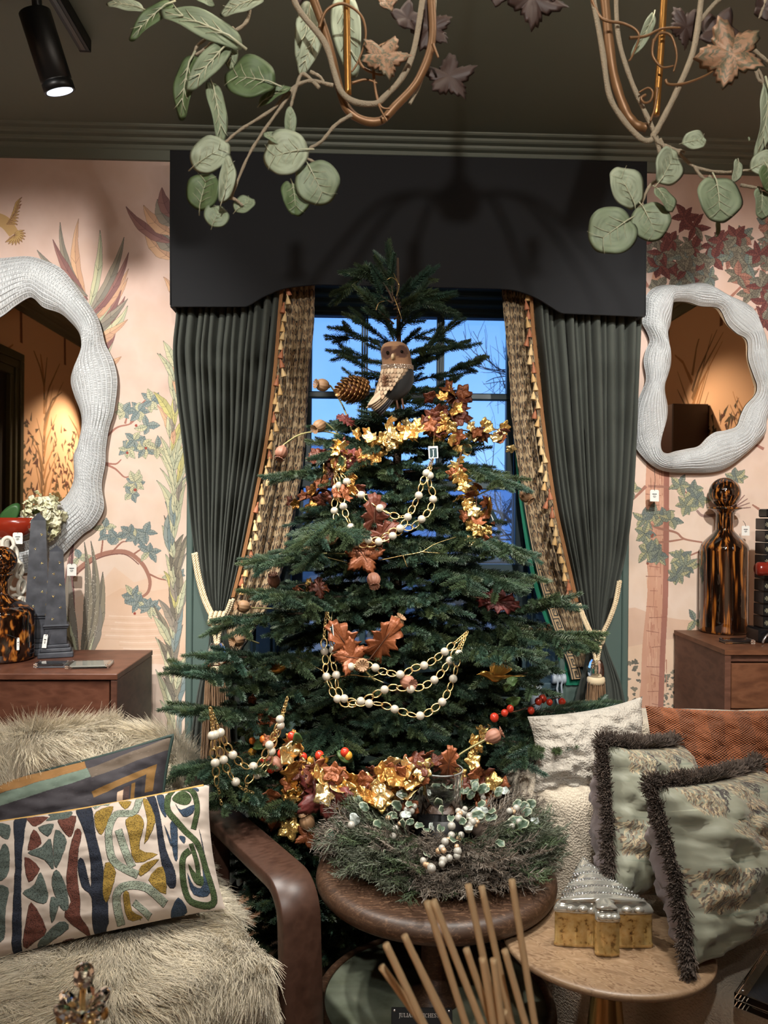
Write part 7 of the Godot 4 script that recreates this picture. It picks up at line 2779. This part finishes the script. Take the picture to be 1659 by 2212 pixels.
func candle_box() -> void:
	var at := H(1313, 2066, 0.5)
	var t := thing("tree_candle_box", "gold mercury glass lidded box shaped like a fir tree on the travertine table", "candle holder", Vector3(at.x, 0.5005, at.z))
	t.rotation.y = -0.06
	var half := P("0,-0.232 0.022,-0.2 0.036,-0.168 0.028,-0.156 0.05,-0.128 0.07,-0.106 0.056,-0.092 0.08,-0.064 0.098,-0.044 0.096,-0.034 0.05,-0.030 0.026,-0.030 0.022,-0.022 0.022,0.0")
	var plan := PackedVector2Array()
	for q in half:
		plan.append(q)
	for i in range(half.size() - 1, 0, -1):
		plan.append(Vector2(-half[i].x, half[i].y))
	var gold := mat("mercury_gold", c8(222, 200, 152), 0.24, 0.5, {"albedo_texture": noise("mercury", 0.028, 256, 4, [[0.0, c8(40, 32, 22)], [0.2, c8(150, 124, 84)], [0.34, c8(226, 206, 166)], [1.0, c8(255, 250, 230)]]), "uv1_triplanar": true, "uv1_scale": Vector3.ONE * 7.0, "clearcoat_enabled": true, "clearcoat": 0.9, "clearcoat_roughness": 0.03})
	var glass := mat("smoky_glass", c8(176, 174, 164), 0.12, 0.6, {"clearcoat_enabled": true, "clearcoat": 1.0, "clearcoat_roughness": 0.02})
	var c := Vector2(0, -0.09)
	var ring := func(st: SurfaceTool, rows: Array) -> void:
		var p := smooth2(plan, 3, true)
		var n := p.size()
		grid(st, n, rows.size() - 1, func(u: float, v: float) -> Vector3:
			var e: Array = rows[roundi(v * (rows.size() - 1))]
			var q := p[roundi(u * n) % n]
			var w: Vector2 = q + (c - q).normalized() * e[0] if e[0] < 0.02 else q.lerp(Vector2(0, q.y), e[0] - 0.02)
			return Vector3(w.x, e[1], w.y), 1, 1, true)
	var st := S()
	ring.call(st, [[0.001, 0.071], [0.0, 0.07], [0.0, 0.068], [0.0, 0.01], [-0.002, 0.008], [-0.002, 0.001], [0.004, 0.0]])
	build("base", st, gold, t)
	st = S()
	ring.call(st, [[1.02, 0.1035], [0.8, 0.103], [0.6, 0.1015], [0.35, 0.099], [0.15, 0.0955], [0.012, 0.091], [0.004, 0.087], [-0.001, 0.080], [-0.003, 0.076], [-0.003, 0.0715], [0.002, 0.0708]])
	build("lid", st, glass, t)
	st = S()
	for r in 11:
		var z := -0.205 + r * 0.016
		var w := 0.86 * lerpf(0.0, 0.098, clampf((z + 0.236) / 0.19, 0.02, 1.0))
		var n := int(w * 2 / 0.0062)
		for k in n + 1:
			var x := lerpf(-w, w, float(k) / maxi(n, 1))
			var sag := 0.012 * (1.0 - pow(x / w, 2)) * (1 if r % 2 else -1) * 0.6
			ball(st, Vector3(x, 0.1035 - 0.009 * pow(absf(x) / w, 1.6), z + sag), Vector3.ONE * 0.0032, 7, 5)
	stuff(build("beading", st, mat("silver_bead", c8(206, 206, 204), 0.12, 0.9), t))
	for k in 7:
		var x := [-0.07, -0.045, -0.012, 0.0, 0.012, 0.045, 0.07][k] as float
		st = S()
		ball(st, Vector3(x, 0.083, (-0.026 if absf(x) > 0.02 else 0.006)), Vector3(0.011, 0.007, 0.009), 12, 8)
		build("lid_scallop", st, glass, t)


func cedar(seed_: int) -> ArrayMesh:
	rng.seed = seed_
	var st := S(-1)
	st.set_color(Color(0.8, 0.7, 0.6))
	rod(st, Vector3.ZERO, Vector3(0, 0.125, 0), 0.0016, 4, 0.0006)
	for k in 16:
		var f := (k + 1) / 17.0
		var s := -1.0 if k % 2 else 1.0
		var d := Vector3(s * rf(0.6, 0.9), 0.8, rf(-0.35, 0.35)).normalized()
		var len := 0.05 * (1.0 - f * 0.65) * rf(0.8, 1.2)
		var b := Vector3(0, 0.125 * f, 0)
		var g := rf(0.7, 1.2)
		st.set_color(Color(g, g, g))
		rod(st, b, b + d * len, 0.0013, 3, 0.0005)
		for j in 6:
			var q := b + d * len * (j + 1) / 7.0
			var e := (d + Vector3(rf(-0.8, 0.8), rf(0, 0.3), rf(-0.8, 0.8))).normalized()
			rod(st, q, q + e * rf(0.007, 0.014), 0.0010, 3, 0.0003)
	return done(st)


func wreath() -> void:
	rng.seed = 600
	var c := H(952, 1835, 0.556)
	var t := thing("table_wreath", "frosted evergreen wreath with variegated leaves and pearl berries on the round table", "wreath", c)
	var xs := [[], [], []]
	var cols := [[], [], []]
	for i in 1100:
		var a := rf(0, TAU)
		var r := rf(0.105, 0.205)
		var h := rf(0.005, 0.07) * (1.0 - absf(r - 0.13) * 4.0)
		var p := Vector3(cos(a) * r, h, sin(a) * r * 0.92)
		var out := Vector3(cos(a), 0, sin(a))
		var d := (out * rf(0.75, 1.2) + Vector3(-out.z, 0, out.x) * rf(-0.8, 0.8) + Vector3(0, rf(-0.15, 0.75), 0)).normalized()
		if h < 0.03:
			d.y = absf(d.y) * 0.2 + 0.03
		var s := rf(0.7, 1.1)
		xs[i % 3].append(Transform3D(frame(d, Vector3.UP + rdir() * 0.5).scaled(Vector3.ONE * s), p))
		var v := rf(0.7, 1.25)
		var kind := sin(a * 3.0 + r * 20.0) + rf(-0.7, 0.7)
		var col := Color(0.20, 0.165, 0.135) if kind > -0.05 else (Color(0.085, 0.125, 0.06) if kind > -0.5 else Color(0.11, 0.125, 0.085))
		cols[i % 3].append(Color(col.r * v * 0.78, col.g * v * 0.78, col.b * v * 0.75))
	var m := mat("wreath_needles", Color.WHITE, 0.6, 0.0, {"vertex_color_use_as_albedo": true})
	for k in 3:
		multi("evergreen_sprays", cedar(620 + k), m, xs[k], cols[k], t)
	var st := S()
	var p := PackedVector3Array()
	for k in 33:
		var a := TAU * k / 32
		p.append(Vector3(cos(a) * 0.125, 0.03 + 0.008 * sin(a * 5.0), sin(a) * 0.115))
	tube(st, p, func(_t: float) -> float: return 0.022, 8, 1.0, false)
	build("twig_ring", st, mat("wreath_core", c8(56, 44, 34), 0.9), t)
	var g := Gradient.new()
	g.offsets = PackedFloat32Array([0.0, 0.55, 0.78, 0.86, 1.0])
	g.colors = PackedColorArray([c8(58, 74, 58), c8(68, 86, 70), c8(80, 96, 78), c8(142, 148, 124), c8(160, 164, 142)])
	var gt := GradientTexture2D.new()
	gt.gradient = g
	gt.fill_from = Vector2(0, 0)
	gt.fill_to = Vector2(0, 1)
	gt.width = 16
	gt.height = 128
	var lm := mat("variegated", Color.WHITE, 0.4, 0.0, {"albedo_texture": gt})
	var fm := mat("frosted_leaf", c8(170, 178, 172), 0.22, 0.25)
	var leaf := leaf_mesh("holly", func(a: float) -> Vector2: return Vector2(sin(a) * 0.33 * (1.0 + 0.06 * sin(a * 9.0)), cos(a) * 0.5), 0.5, 0.2, 0.05, 6, 40, 0.012)
	for i in 84:
		var a := TAU * i / 84 + rf(-0.05, 0.05)
		var r := rf(0.08, 0.2)
		if i % 5 == 0:
			r = rf(0.2, 0.27)
		var o := put("leaf", leaf, fm if i % 6 == 5 else lm, t)
		var at := Vector3(cos(a) * r, rf(0.095, 0.14) - maxf(0, r - 0.15) * 0.3, sin(a) * r * 0.92)
		face_leaf(o, at, Vector3(cos(a), rf(0.1, 0.8), sin(a)) + rdir() * 0.7, Vector3(rf(-0.6, 0.6), rf(0.3, 1.0), 0.7), rf(0.024, 0.04))
	var pearl := [mat("berry_pearl", c8(158, 154, 144), 0.25, 0.0, {"clearcoat_enabled": true, "clearcoat": 0.5}), mat("berry_champagne", c8(196, 162, 128), 0.22, 0.35)]
	for e in [[1005, 1765, 9], [1025, 1778, 9], [990, 1800, 4], [975, 1825, 6], [955, 1845, 6], [925, 1868, 7], [880, 1745, 4], [1050, 1720, 3], [1075, 1718, 3], [1100, 1750, 5], [850, 1785, 4], [1120, 1770, 3], [900, 1720, 3], [1130, 1700, 3], [760, 1775, 2]]:
		for k in e[2]:
			var q := H(e[0] + rf(-16, 16), e[1] + rf(-10, 14), 0.665) - c
			st = S()
			var r := rf(0.0055, 0.0098)
			ball(st, Vector3.ZERO, Vector3.ONE * r, 14, 9)
			var o := build("berry", st, pearl[0 if r > 0.0068 else 1], t)
			o.position = q + Vector3(0, rf(-0.012, 0.012), 0)
	var hc := H(951, 1806, 0.556)
	var hu := thing("hurricane_glass", "clear glass hurricane cylinder standing inside the evergreen wreath", "candle holder", hc)
	st = S()
	lathe(st, PackedVector2Array([Vector2(0, 0.05), Vector2(0.05, 0.05), Vector2(0.055, 0.06), Vector2(0.061, 0.06), Vector2(0.061, 0.01), Vector2(0.07, 0.0), Vector2(0, 0)]), 40)
	build("dish", st, mat("black_metal"), hu)
	st = S()
	lathe(st, PackedVector2Array([Vector2(0.0566, 0.0605), Vector2(0.0566, 0.12), Vector2(0.0566, 0.172), Vector2(0.0575, 0.1735), Vector2(0.0590, 0.1735), Vector2(0.0598, 0.172), Vector2(0.0598, 0.12), Vector2(0.0598, 0.0605), Vector2(0.0566, 0.0605)]), 64)
	build("cylinder", st, mat("clear_glass", Color(1, 1, 1, 0.0), 0.01, 0.0, {"refraction_enabled": true, "refraction_scale": 0.05}), hu)
	st = S()
	p = PackedVector3Array()
	for k in 49:
		var a := TAU * k / 48
		p.append(Vector3(cos(a) * 0.0575, 0.1752, sin(a) * 0.0575))
	tube(st, p, func(_t: float) -> float: return 0.0016, 6, 1.0, false)
	build("rim", st, mat("rim_highlight", c8(196, 200, 200), 0.08, 0.5), hu)  # opaque pale ring standing for the bright highlight along the glass edge


# ------------------------------------------------------------------ what stands close to the camera
func console() -> void:
	rng.seed = 700
	var yT := 0.70
	var t := thing("console_table", "plain dark console close to the viewer carrying the reed diffuser", "table", Vector3(-0.05, 0, -0.72))
	var wood := wood_mat("console_wood", c8(84, 58, 44), 0.4)
	B("top", Vector3(-0.62, yT - 0.03, -0.2), Vector3(0.62, yT, 0.2), wood, t, 0.004)
	for x in [-0.58, 0.58]:
		for z in [-0.17, 0.17]:
			B("leg", Vector3(x - 0.02, 0, z - 0.02), Vector3(x + 0.02, yT - 0.03, z + 0.02), wood, t, 0.003)
	var D := 0.74
	var neck := U(1092, 2395, D)
	var bt := thing("reed_diffuser", "reed diffuser bottle with a sheaf of pale wooden reeds", "diffuser", Vector3(neck.x, yT + 0.0006, neck.z))
	var hN := maxf(neck.y - yT, 0.05)
	var st := S()
	lathe(st, PackedVector2Array([Vector2(0.013, hN), Vector2(0.016, hN), Vector2(0.017, hN - 0.004), Vector2(0.014, hN - 0.01), Vector2(0.014, hN - 0.02), Vector2(0.035, hN - 0.032), Vector2(0.036, hN - 0.04), Vector2(0.036, 0.004), Vector2(0.033, 0.0), Vector2(0, 0)]), 32)
	build("bottle", st, mat("amber_bottle", c8(60, 40, 26), 0.1), bt)
	var reed := mat("reed", c8(216, 186, 144), 0.7)
	var list := P("922,1948 1006,2212 936,1945 1040,2212 1011,1911 1074,2212 1040,1915 1105,2212 1105,1900 1155,2212 873,2020 962,2212 880,2036 968,2212 833,2039 915,2212 824,2088 913,2212 1007,2050 1062,2212 1090,2052 1135,2212 1042,2070 1066,2212 1066,2072 1084,2212 1089,2186 1104,2214")
	for i in range(0, list.size(), 2):
		var d := D + rf(-0.03, 0.03)
		var a := U(list[i].x, list[i].y, d)
		var b := U(list[i + 1].x, list[i + 1].y, d + rf(-0.005, 0.005))
		var end := a + (b - a).normalized() * maxf((a.y - (yT + 0.02)) / maxf(0.05, -(b - a).normalized().y), 0.1)
		# reeds lean in to the neck below the frame
		var low := Vector3(lerpf(end.x, neck.x, 0.9), yT + 0.02, lerpf(end.z, neck.z, 0.9))
		var pth := smooth3(PackedVector3Array([a, a.lerp(b, 0.35), a.lerp(b, 0.7), b, b + (b - a).normalized() * 0.03, (b + (b - a).normalized() * 0.06).lerp(low, 0.5), low]), 4)
		for k in pth.size():
			pth[k] -= bt.position
		st = S()
		tube(st, pth, func(_t: float) -> float: return 0.0034, 10)
		build("reed", st, reed, bt)
	# crystal ornament
	D = 0.72
	var at := U(178, 2190, D)
	var cr := thing("crystal_ornament", "small crystal and gold flower finial at the low edge of the view", "ornament", Vector3(at.x, yT + 0.0006, at.z))
	var gl := mat("crystal")
	var gold := mat("link_gold")
	var y0 := at.y - yT
	st = S()
	lathe(st, PackedVector2Array([Vector2(0, y0 + 0.022), Vector2(0.0025, y0 + 0.021), Vector2(0.003, y0 - 0.02), Vector2(0.006, y0 - 0.03), Vector2(0.004, 0.02), Vector2(0.03, 0.004), Vector2(0.03, 0), Vector2(0, 0)]), 20)
	build("stem", st, gold, cr)
	st = S(-1)
	ball(st, Vector3(0.001, y0 + 0.034, 0), Vector3(0.0095, 0.0115, 0.0095), 10, 7)
	build("crystal_ball", st, gl, cr)
	for k in 6:
		var a := TAU * k / 6 + 0.4
		st = S(-1)
		ball(st, Vector3(cos(a) * 0.015, y0 + 0.006, sin(a) * 0.015), Vector3(0.0075, 0.013, 0.006), 8, 6, frame(Vector3(cos(a) * 0.8, 0.7, sin(a) * 0.8)))
		build("crystal_petal", st, gl, cr)
		st = S()
		ball(st, Vector3(cos(a + 0.5) * 0.019, y0 - 0.002, sin(a + 0.5) * 0.019), Vector3(0.004, 0.006, 0.004), 8, 6)
		build("gold_bead", st, gold, cr)
	st = S(-1)
	for k in 5:
		var a := TAU * k / 5
		ball(st, Vector3(cos(a) * 0.013, y0 - 0.018, sin(a) * 0.013), Vector3(0.006, 0.011, 0.006), 8, 6, frame(Vector3(cos(a), 0.3, sin(a))))
	build("crystal_cup", st, gl, cr)


# ------------------------------------------------------------------ the chandelier and its leaves overhead
func px_leaf(t: Node3D, mesh: ArrayMesh, m: Material, c: Vector2, len: float, ang: float, d: float, tilt: Vector2, wide := 1.0, called := "leaf") -> void:
	var s := len * d / F
	var up := Vector3(sin(ang), cos(ang), tilt.y)
	var b := frame(up, Vector3(tilt.x, 0.15, 1))
	var at := U(c.x, c.y, d)
	var o := put(called, mesh, m, t)
	o.transform = Transform3D(Basis(b.x * s * wide, b.y * s, b.z * s), at - b.y * s * 0.5 - t.position)

func veins(t: Node3D, mesh_of: MeshInstance3D, m: Material, wide := 1.0) -> void:
	var st := S()
	tube(st, PackedVector3Array([Vector3(0, -0.06, -0.08), Vector3(0, 0.15, 0.016), Vector3(0, 0.5, 0.022), Vector3(0, 0.92, -0.04)]), func(f: float) -> float: return lerpf(0.016, 0.005, f), 5)
	for k in 4:
		for s in [-1.0, 1.0]:
			var y := 0.22 + k * 0.16
			tube(st, PackedVector3Array([Vector3(0, y, 0.018), Vector3(s * 0.13 * wide, y + 0.1, 0.020 + 0.01 * wide), Vector3(s * 0.27 * wide, y + 0.17, 0.016 + 0.02 * wide)]), func(f: float) -> float: return lerpf(0.008, 0.003, f), 4)
	var o := build("vein", st, m, mesh_of)

func vines() -> void:
	rng.seed = 800
	var D := 1.25
	var brass := mat("aged_brass", c8(176, 126, 66), 0.34, 0.85)
	var bronze := mat("bronze_vine", c8(122, 88, 56), 0.45, 0.35)
	var twig := mat("grey_twig", c8(150, 136, 114), 0.8)
	relief(twig, noise("barky", 0.05), 0.15, Vector3.ONE * 30.0)
	var dark := mat("dark_bronze_leaf", c8(58, 40, 34), 0.6)
	var coppery := mat("verdigris_leaf", c8(150, 128, 110), 0.55, 0.2, {"albedo_texture": noise("patina", 0.02, 256, 4, [[0.0, c8(120, 160, 150)], [0.42, c8(200, 200, 180)], [0.55, c8(255, 225, 200)], [1.0, c8(255, 240, 220)]])})
	var hub := U(1080, -420, D)
	var t := thing("leaf_chandelier", "bronze chandelier of looping vine arms, brass rods and metal leaves overhead", "chandelier", hub)
	for e in [["arm", bronze, "655,-60 706,80 730,180 748,232 780,258 820,262 852,232 905,170 934,80 926,-60", 9.0, D + 0.01], ["arm", twig, "622,-40 645,20 700,90 720,150 736,196 766,220 810,224 832,208 870,165 896,100 918,-40", 6.5, D - 0.01], ["arm", twig, "885,225 908,180 925,120 937,40 942,-40", 3.5, D + 0.02],
		["arm", twig, "1272,-50 1300,100 1315,200 1340,250 1380,296 1404,304 1412,290", 6.0, D - 0.01], ["arm", bronze, "1302,-50 1322,140 1348,232 1372,268 1396,276", 10.0, D + 0.015], ["arm", twig, "1330,-40 1335,75 1360,165 1390,235 1415,290 1428,340", 5.0, D], ["arm", twig, "1520,-50 1500,100 1465,190 1425,270 1412,292", 6.5, D - 0.005], ["arm", twig, "1508,50 1540,12 1575,-20", 5.0, D],
		["rod", brass, "748,-60 750,80 752,205", 7.5, D], ["rod", brass, "1438,-60 1428,100 1417,250", 7.5, D + 0.01]]:
		var st := S()
		var d: float = e[4]
		var r: float = e[3] * d / F
		tube(st, shift(smooth3(pts3(e[2], d), 8), hub), func(f: float) -> float: return r * (1.0 + 0.06 * sin(f * 40.0)) if e[0] == "arm" else r, 10)
		build(e[0], st, e[1], t)
	for e in ["690,60 706,22 742,8 780,34 790,80 775,130 760,155", "775,130 790,150 830,160 850,120", "820,110 806,150 820,225 842,235", "760,180 790,172 815,180", "850,90 815,105 808,160 816,220 836,262", "1275,-10 1300,40 1350,52 1380,75 1366,120 1358,132", "1360,82 1395,78 1430,62 1470,60", "1412,90 1425,72 1450,78 1462,120 1455,155", "1412,85 1410,120 1430,145 1455,142", "1438,172 1445,182 1480,180 1530,160 1560,135", "1395,205 1385,212 1392,222 1405,218 1410,200 1400,190 1380,200", "1420,190 1415,230 1405,262", "935,95 945,120 947,125"]:
		var st := S()
		var d := D - 0.012
		tube(st, shift(smooth3(pts3(e, d), 8), hub), func(f: float) -> float: return lerpf(3.6, 2.0, f) * d / F, 7)
		build("tendril", st, bronze, t)
	var maple := leaf_mesh("maple_big", out_maple, 0.5, 0.12, 0.06, 5, 100)
	var ivy := leaf_mesh("ivy_big", out_ivy, 0.45, 0.18, 0.05, 5, 60)
	for e in [[970, 165, 118, 2.5, dark, maple, 0.1], [930, 60, 100, 1.1, dark, maple, 0.3], [880, 40, 80, -1.2, dark, ivy, 0.4], [1150, -8, 150, 3.14, dark, maple, 0.2], [1075, -12, 60, 3.3, dark, ivy, 0.1], [1190, -18, 50, 2.9, dark, ivy, 0.0], [640, -18, 70, 3.1, dark, ivy, 0.1], [1482, 58, 96, -0.6, dark, maple, 0.1], [1550, 66, 110, 1.75, dark, ivy, 0.3], [1650, 20, 60, 0.4, dark, ivy, 0.2], [1580, 115, 150, 0.85, coppery, maple, 0.0], [830, 120, 110, 2.9, coppery, maple, 0.1], [835, 5, 50, 2.6, coppery, ivy, 0.2]]:
		px_leaf(t, e[5], e[4], Vector2(e[0], e[1]), e[2], e[3], D + 0.03 if e[4] == dark else D - 0.03, Vector2(e[6], 0.2))
	# hub, stem to the ceiling and unseen bulbs, placed to light ceiling and leaves
	var st := S()
	lathe(st, PackedVector2Array([Vector2(0, 0.35), Vector2(0.012, 0.34), Vector2(0.012, 0.06), Vector2(0.04, 0.03), Vector2(0.045, 0.0), Vector2(0.03, -0.03), Vector2(0, -0.035)]), 28)
	build("hub", st, brass, t)
	for px in [[655, -60], [926, -60], [1272, -50], [1520, -50], [748, -60], [1438, -60]]:
		st = S()
		var a := U(px[0], px[1], D) - hub
		tube(st, smooth3(PackedVector3Array([a, a + Vector3(0, 0.08, 0), a * 0.5 + Vector3(0, 0.14, 0), Vector3(0, 0.02, 0)]), 6), func(_t: float) -> float: return 0.006, 8)
		build("arm", st, bronze, t)
	var mb := mat("unseen_candle_bulb", c8(255, 236, 205), 0.3, 0.0, {"emission_enabled": true, "emission": c8(255, 226, 190), "emission_energy_multiplier": 2.0})
	for px in [[640, -330], [960, -330], [1280, -330], [1560, -330]]:
		var at := U(px[0], px[1], D) - hub
		st = S()
		lathe(st, PackedVector2Array([Vector2(0, 0.062), Vector2(0.005, 0.052), Vector2(0.014, 0.03), Vector2(0.017, 0.014), Vector2(0.012, 0.0), Vector2(0, -0.001)]), 18, Transform3D(Basis(), at))
		build("unseen_bulb", st, mb, t)
		st = S()
		lathe(st, PackedVector2Array([Vector2(0, -0.001), Vector2(0.013, -0.002), Vector2(0.013, -0.06), Vector2(0.03, -0.07), Vector2(0, -0.08)]), 18, Transform3D(Basis(), at))
		build("candle_holder", st, brass, t)
		var l := OmniLight3D.new()
		l.name = "unseen_bulb_light"
		l.light_color = Color(1.0, 0.95, 0.88)
		l.light_energy = 0.11
		l.omni_range = 9.0
		l.omni_attenuation = 2.0
		l.light_size = 0.03
		l.shadow_enabled = true
		l.position = at + Vector3(0, 0.03, 0)
		t.add_child(l)
	# eucalyptus and willow sprays
	var pale := mat("eucalyptus_pale", c8(158, 166, 144), 0.6, 0.0, {"backlight_enabled": true, "backlight": c8(36, 38, 26)})
	var sagey := mat("eucalyptus_sage", c8(128, 140, 114), 0.6, 0.0, {"backlight_enabled": true, "backlight": c8(60, 64, 44)})
	var deep := mat("eucalyptus_deep", c8(88, 106, 70), 0.55, 0.0, {"backlight_enabled": true, "backlight": c8(50, 60, 30)})
	var vein := mat("leaf_vein", c8(176, 176, 148), 0.6)
	for m in [pale, sagey, deep]:
		m.albedo_texture = noise("leaf_mottle", 0.015, 256, 4, [[0.0, c8(196, 200, 190)], [0.5, c8(240, 242, 236)], [1.0, c8(255, 255, 250)]])
	var round_ := leaf_mesh("euc_round", out_round, 0.28, 0.14, 0.03, 6, 44, 0.006)
	var lance := leaf_mesh("euc_lance", out_lance, 0.35, 0.25, 0.02, 6, 40, 0.005)
	var oval := leaf_mesh("euc_oval", out_oval, 0.35, 0.2, 0.02, 6, 40, 0.006)
	var sets := [
		["eucalyptus spray of round leaves hanging below the first chandelier loop", 1.22, ["720,185 665,175 620,200 590,235 520,280 490,305 478,318", "690,190 655,160 640,185 615,220 565,290 535,340 510,400 500,430", "760,248 725,270 695,305 668,322 655,345 640,380", "655,320 650,335 680,350", "640,186 632,215 625,245", "490,425 510,432 525,445", "670,155 690,165 700,178"],
			[[round_, pale, 455, 335, 104, 1.0, 0.3, 0.75], [round_, deep, 440, 412, 92, 0.25, -0.2, 0.9], [oval, pale, 490, 382, 118, 0.1, 0.8, 0.6], [round_, sagey, 468, 466, 58, 0.35, 0.2, 1.0], [round_, sagey, 528, 442, 56, 0.9, -0.4, 0.9], [round_, pale, 616, 332, 112, -1.75, 0.15, 1.0], [oval, sagey, 627, 262, 66, 0.0, 0.3, 0.75], [oval, sagey, 592, 298, 50, -1.2, 0.3, 0.9], [round_, sagey, 686, 396, 104, 2.65, -0.1, 1.0], [round_, deep, 636, 428, 92, 3.0, 0.5, 0.75], [round_, deep, 538, 170, 128, -1.35, 0.1, 0.85], [oval, deep, 592, 205, 80, 1.1, -0.5, 0.7]]],
		["willow leaf spray in the upper corner beside the ceiling spotlight", 1.3, ["538,-20 536,40 505,68 470,72 430,95 418,118", "505,60 485,85 470,120 455,160", "470,72 450,100 420,120", "640,-30 560,-20 500,-15 400,-25 310,-12", "400,-25 380,-5"],
			[[lance, sagey, 432, 52, 190, -1.2, 0.2, 1.15], [lance, deep, 325, 40, 130, -2.4, 0.1, 1.0], [lance, pale, 268, 10, 80, -1.45, 0.2, 1.3], [lance, deep, 400, 185, 140, 3.35, -0.3, 1.3], [lance, sagey, 450, 140, 150, 3.75, 0.4, 1.1], [lance, sagey, 470, 240, 150, 2.95, 0.6, 0.95], [oval, sagey, 495, 105, 86, 3.0, 0.4, 0.8], [lance, pale, 520, 10, 100, -1.9, 0.2, 1.4], [oval, sagey, 440, -2, 50, 2.0, 0.1, 0.9], [lance, pale, 668, 110, 110, 3.5, 0.3, 1.3], [lance, pale, 660, 70, 150, 3.3, 0.2, 1.1], [lance, pale, 750, 70, 190, 3.0, -0.2, 1.2]]],
		["eucalyptus spray of round leaves below the second chandelier loop", 1.22, ["1412,292 1425,310 1460,325 1500,360 1560,372 1610,368 1670,372", "1428,340 1432,380 1405,400 1385,440 1368,470 1350,478", "1425,300 1440,322 1470,325 1480,330", "1500,360 1520,385 1560,395", "1530,380 1545,395 1555,400", "1385,440 1400,455", "1600,400 1630,405 1665,410"],
			[[round_, pale, 1352, 405, 108, -0.55, 0.2, 0.85], [round_, pale, 1444, 358, 98, 0.5, 0.6, 0.85], [round_, pale, 1502, 304, 66, 1.35, 0.3, 0.7], [round_, sagey, 1322, 500, 118, -2.2, 0.0, 1.0], [round_, sagey, 1405, 480, 96, 2.7, -0.2, 0.95], [round_, sagey, 1436, 430, 74, 2.6, 0.7, 0.9], [round_, sagey, 1552, 430, 118, 3.05, 0.1, 0.95], [oval, sagey, 1550, 494, 36, 3.1, 0.4, 0.8], [oval, pale, 1592, 368, 56, -2.9, 0.5, 1.0], [round_, pale, 1652, 352, 70, 1.2, 0.3, 0.8], [round_, sagey, 1645, 440, 80, 3.2, 0.5, 0.8], [round_, deep, 1662, 385, 70, 2.9, 0.2, 0.9], [oval, sagey, 1618, 300, 10, 3.0, 0.2, 1.0]]],
		["narrow pale willow leaves hanging at the edge beyond the copper leaf", 1.28, ["1605,100 1630,140 1645,165 1650,190", "1625,105 1655,130 1680,150", "1630,140 1638,170 1650,180", "1660,-20 1650,10 1640,40"],
			[[lance, pale, 1652, 260, 170, 3.2, 0.4, 0.9], [lance, pale, 1392, 75, 100, 3.6, 0.6, 1.0], [oval, pale, 1648, 350, 60, 3.0, 0.2, 0.8]]],
	]
	for e in sets:
		var d: float = e[1]
		var at := U(P(e[2][0])[0].x, P(e[2][0])[0].y, d)
		var sp := thing("eucalyptus_spray", e[0], "foliage spray", at, "foliage sprays on the chandelier")
		for s in e[2]:
			st = S()
			tube(st, shift(smooth3(pts3(s, d), 7), at), func(f: float) -> float: return (lerpf(4.2, 2.6, f) + 0.5 * sin(f * 60.0)) * d / F, 7)
			build("stem", st, twig, sp)
		for l in e[3]:
			px_leaf(sp, l[0], l[1], Vector2(l[2], l[3]), l[4], l[5], d - 0.01 + rf(-0.02, 0.02), Vector2(l[6], rf(-0.2, 0.2)), l[7])
			veins(sp, sp.get_child(sp.get_child_count() - 1), vein, 1.0 if l[0] == round_ else (0.3 if l[0] == lance else 0.6))
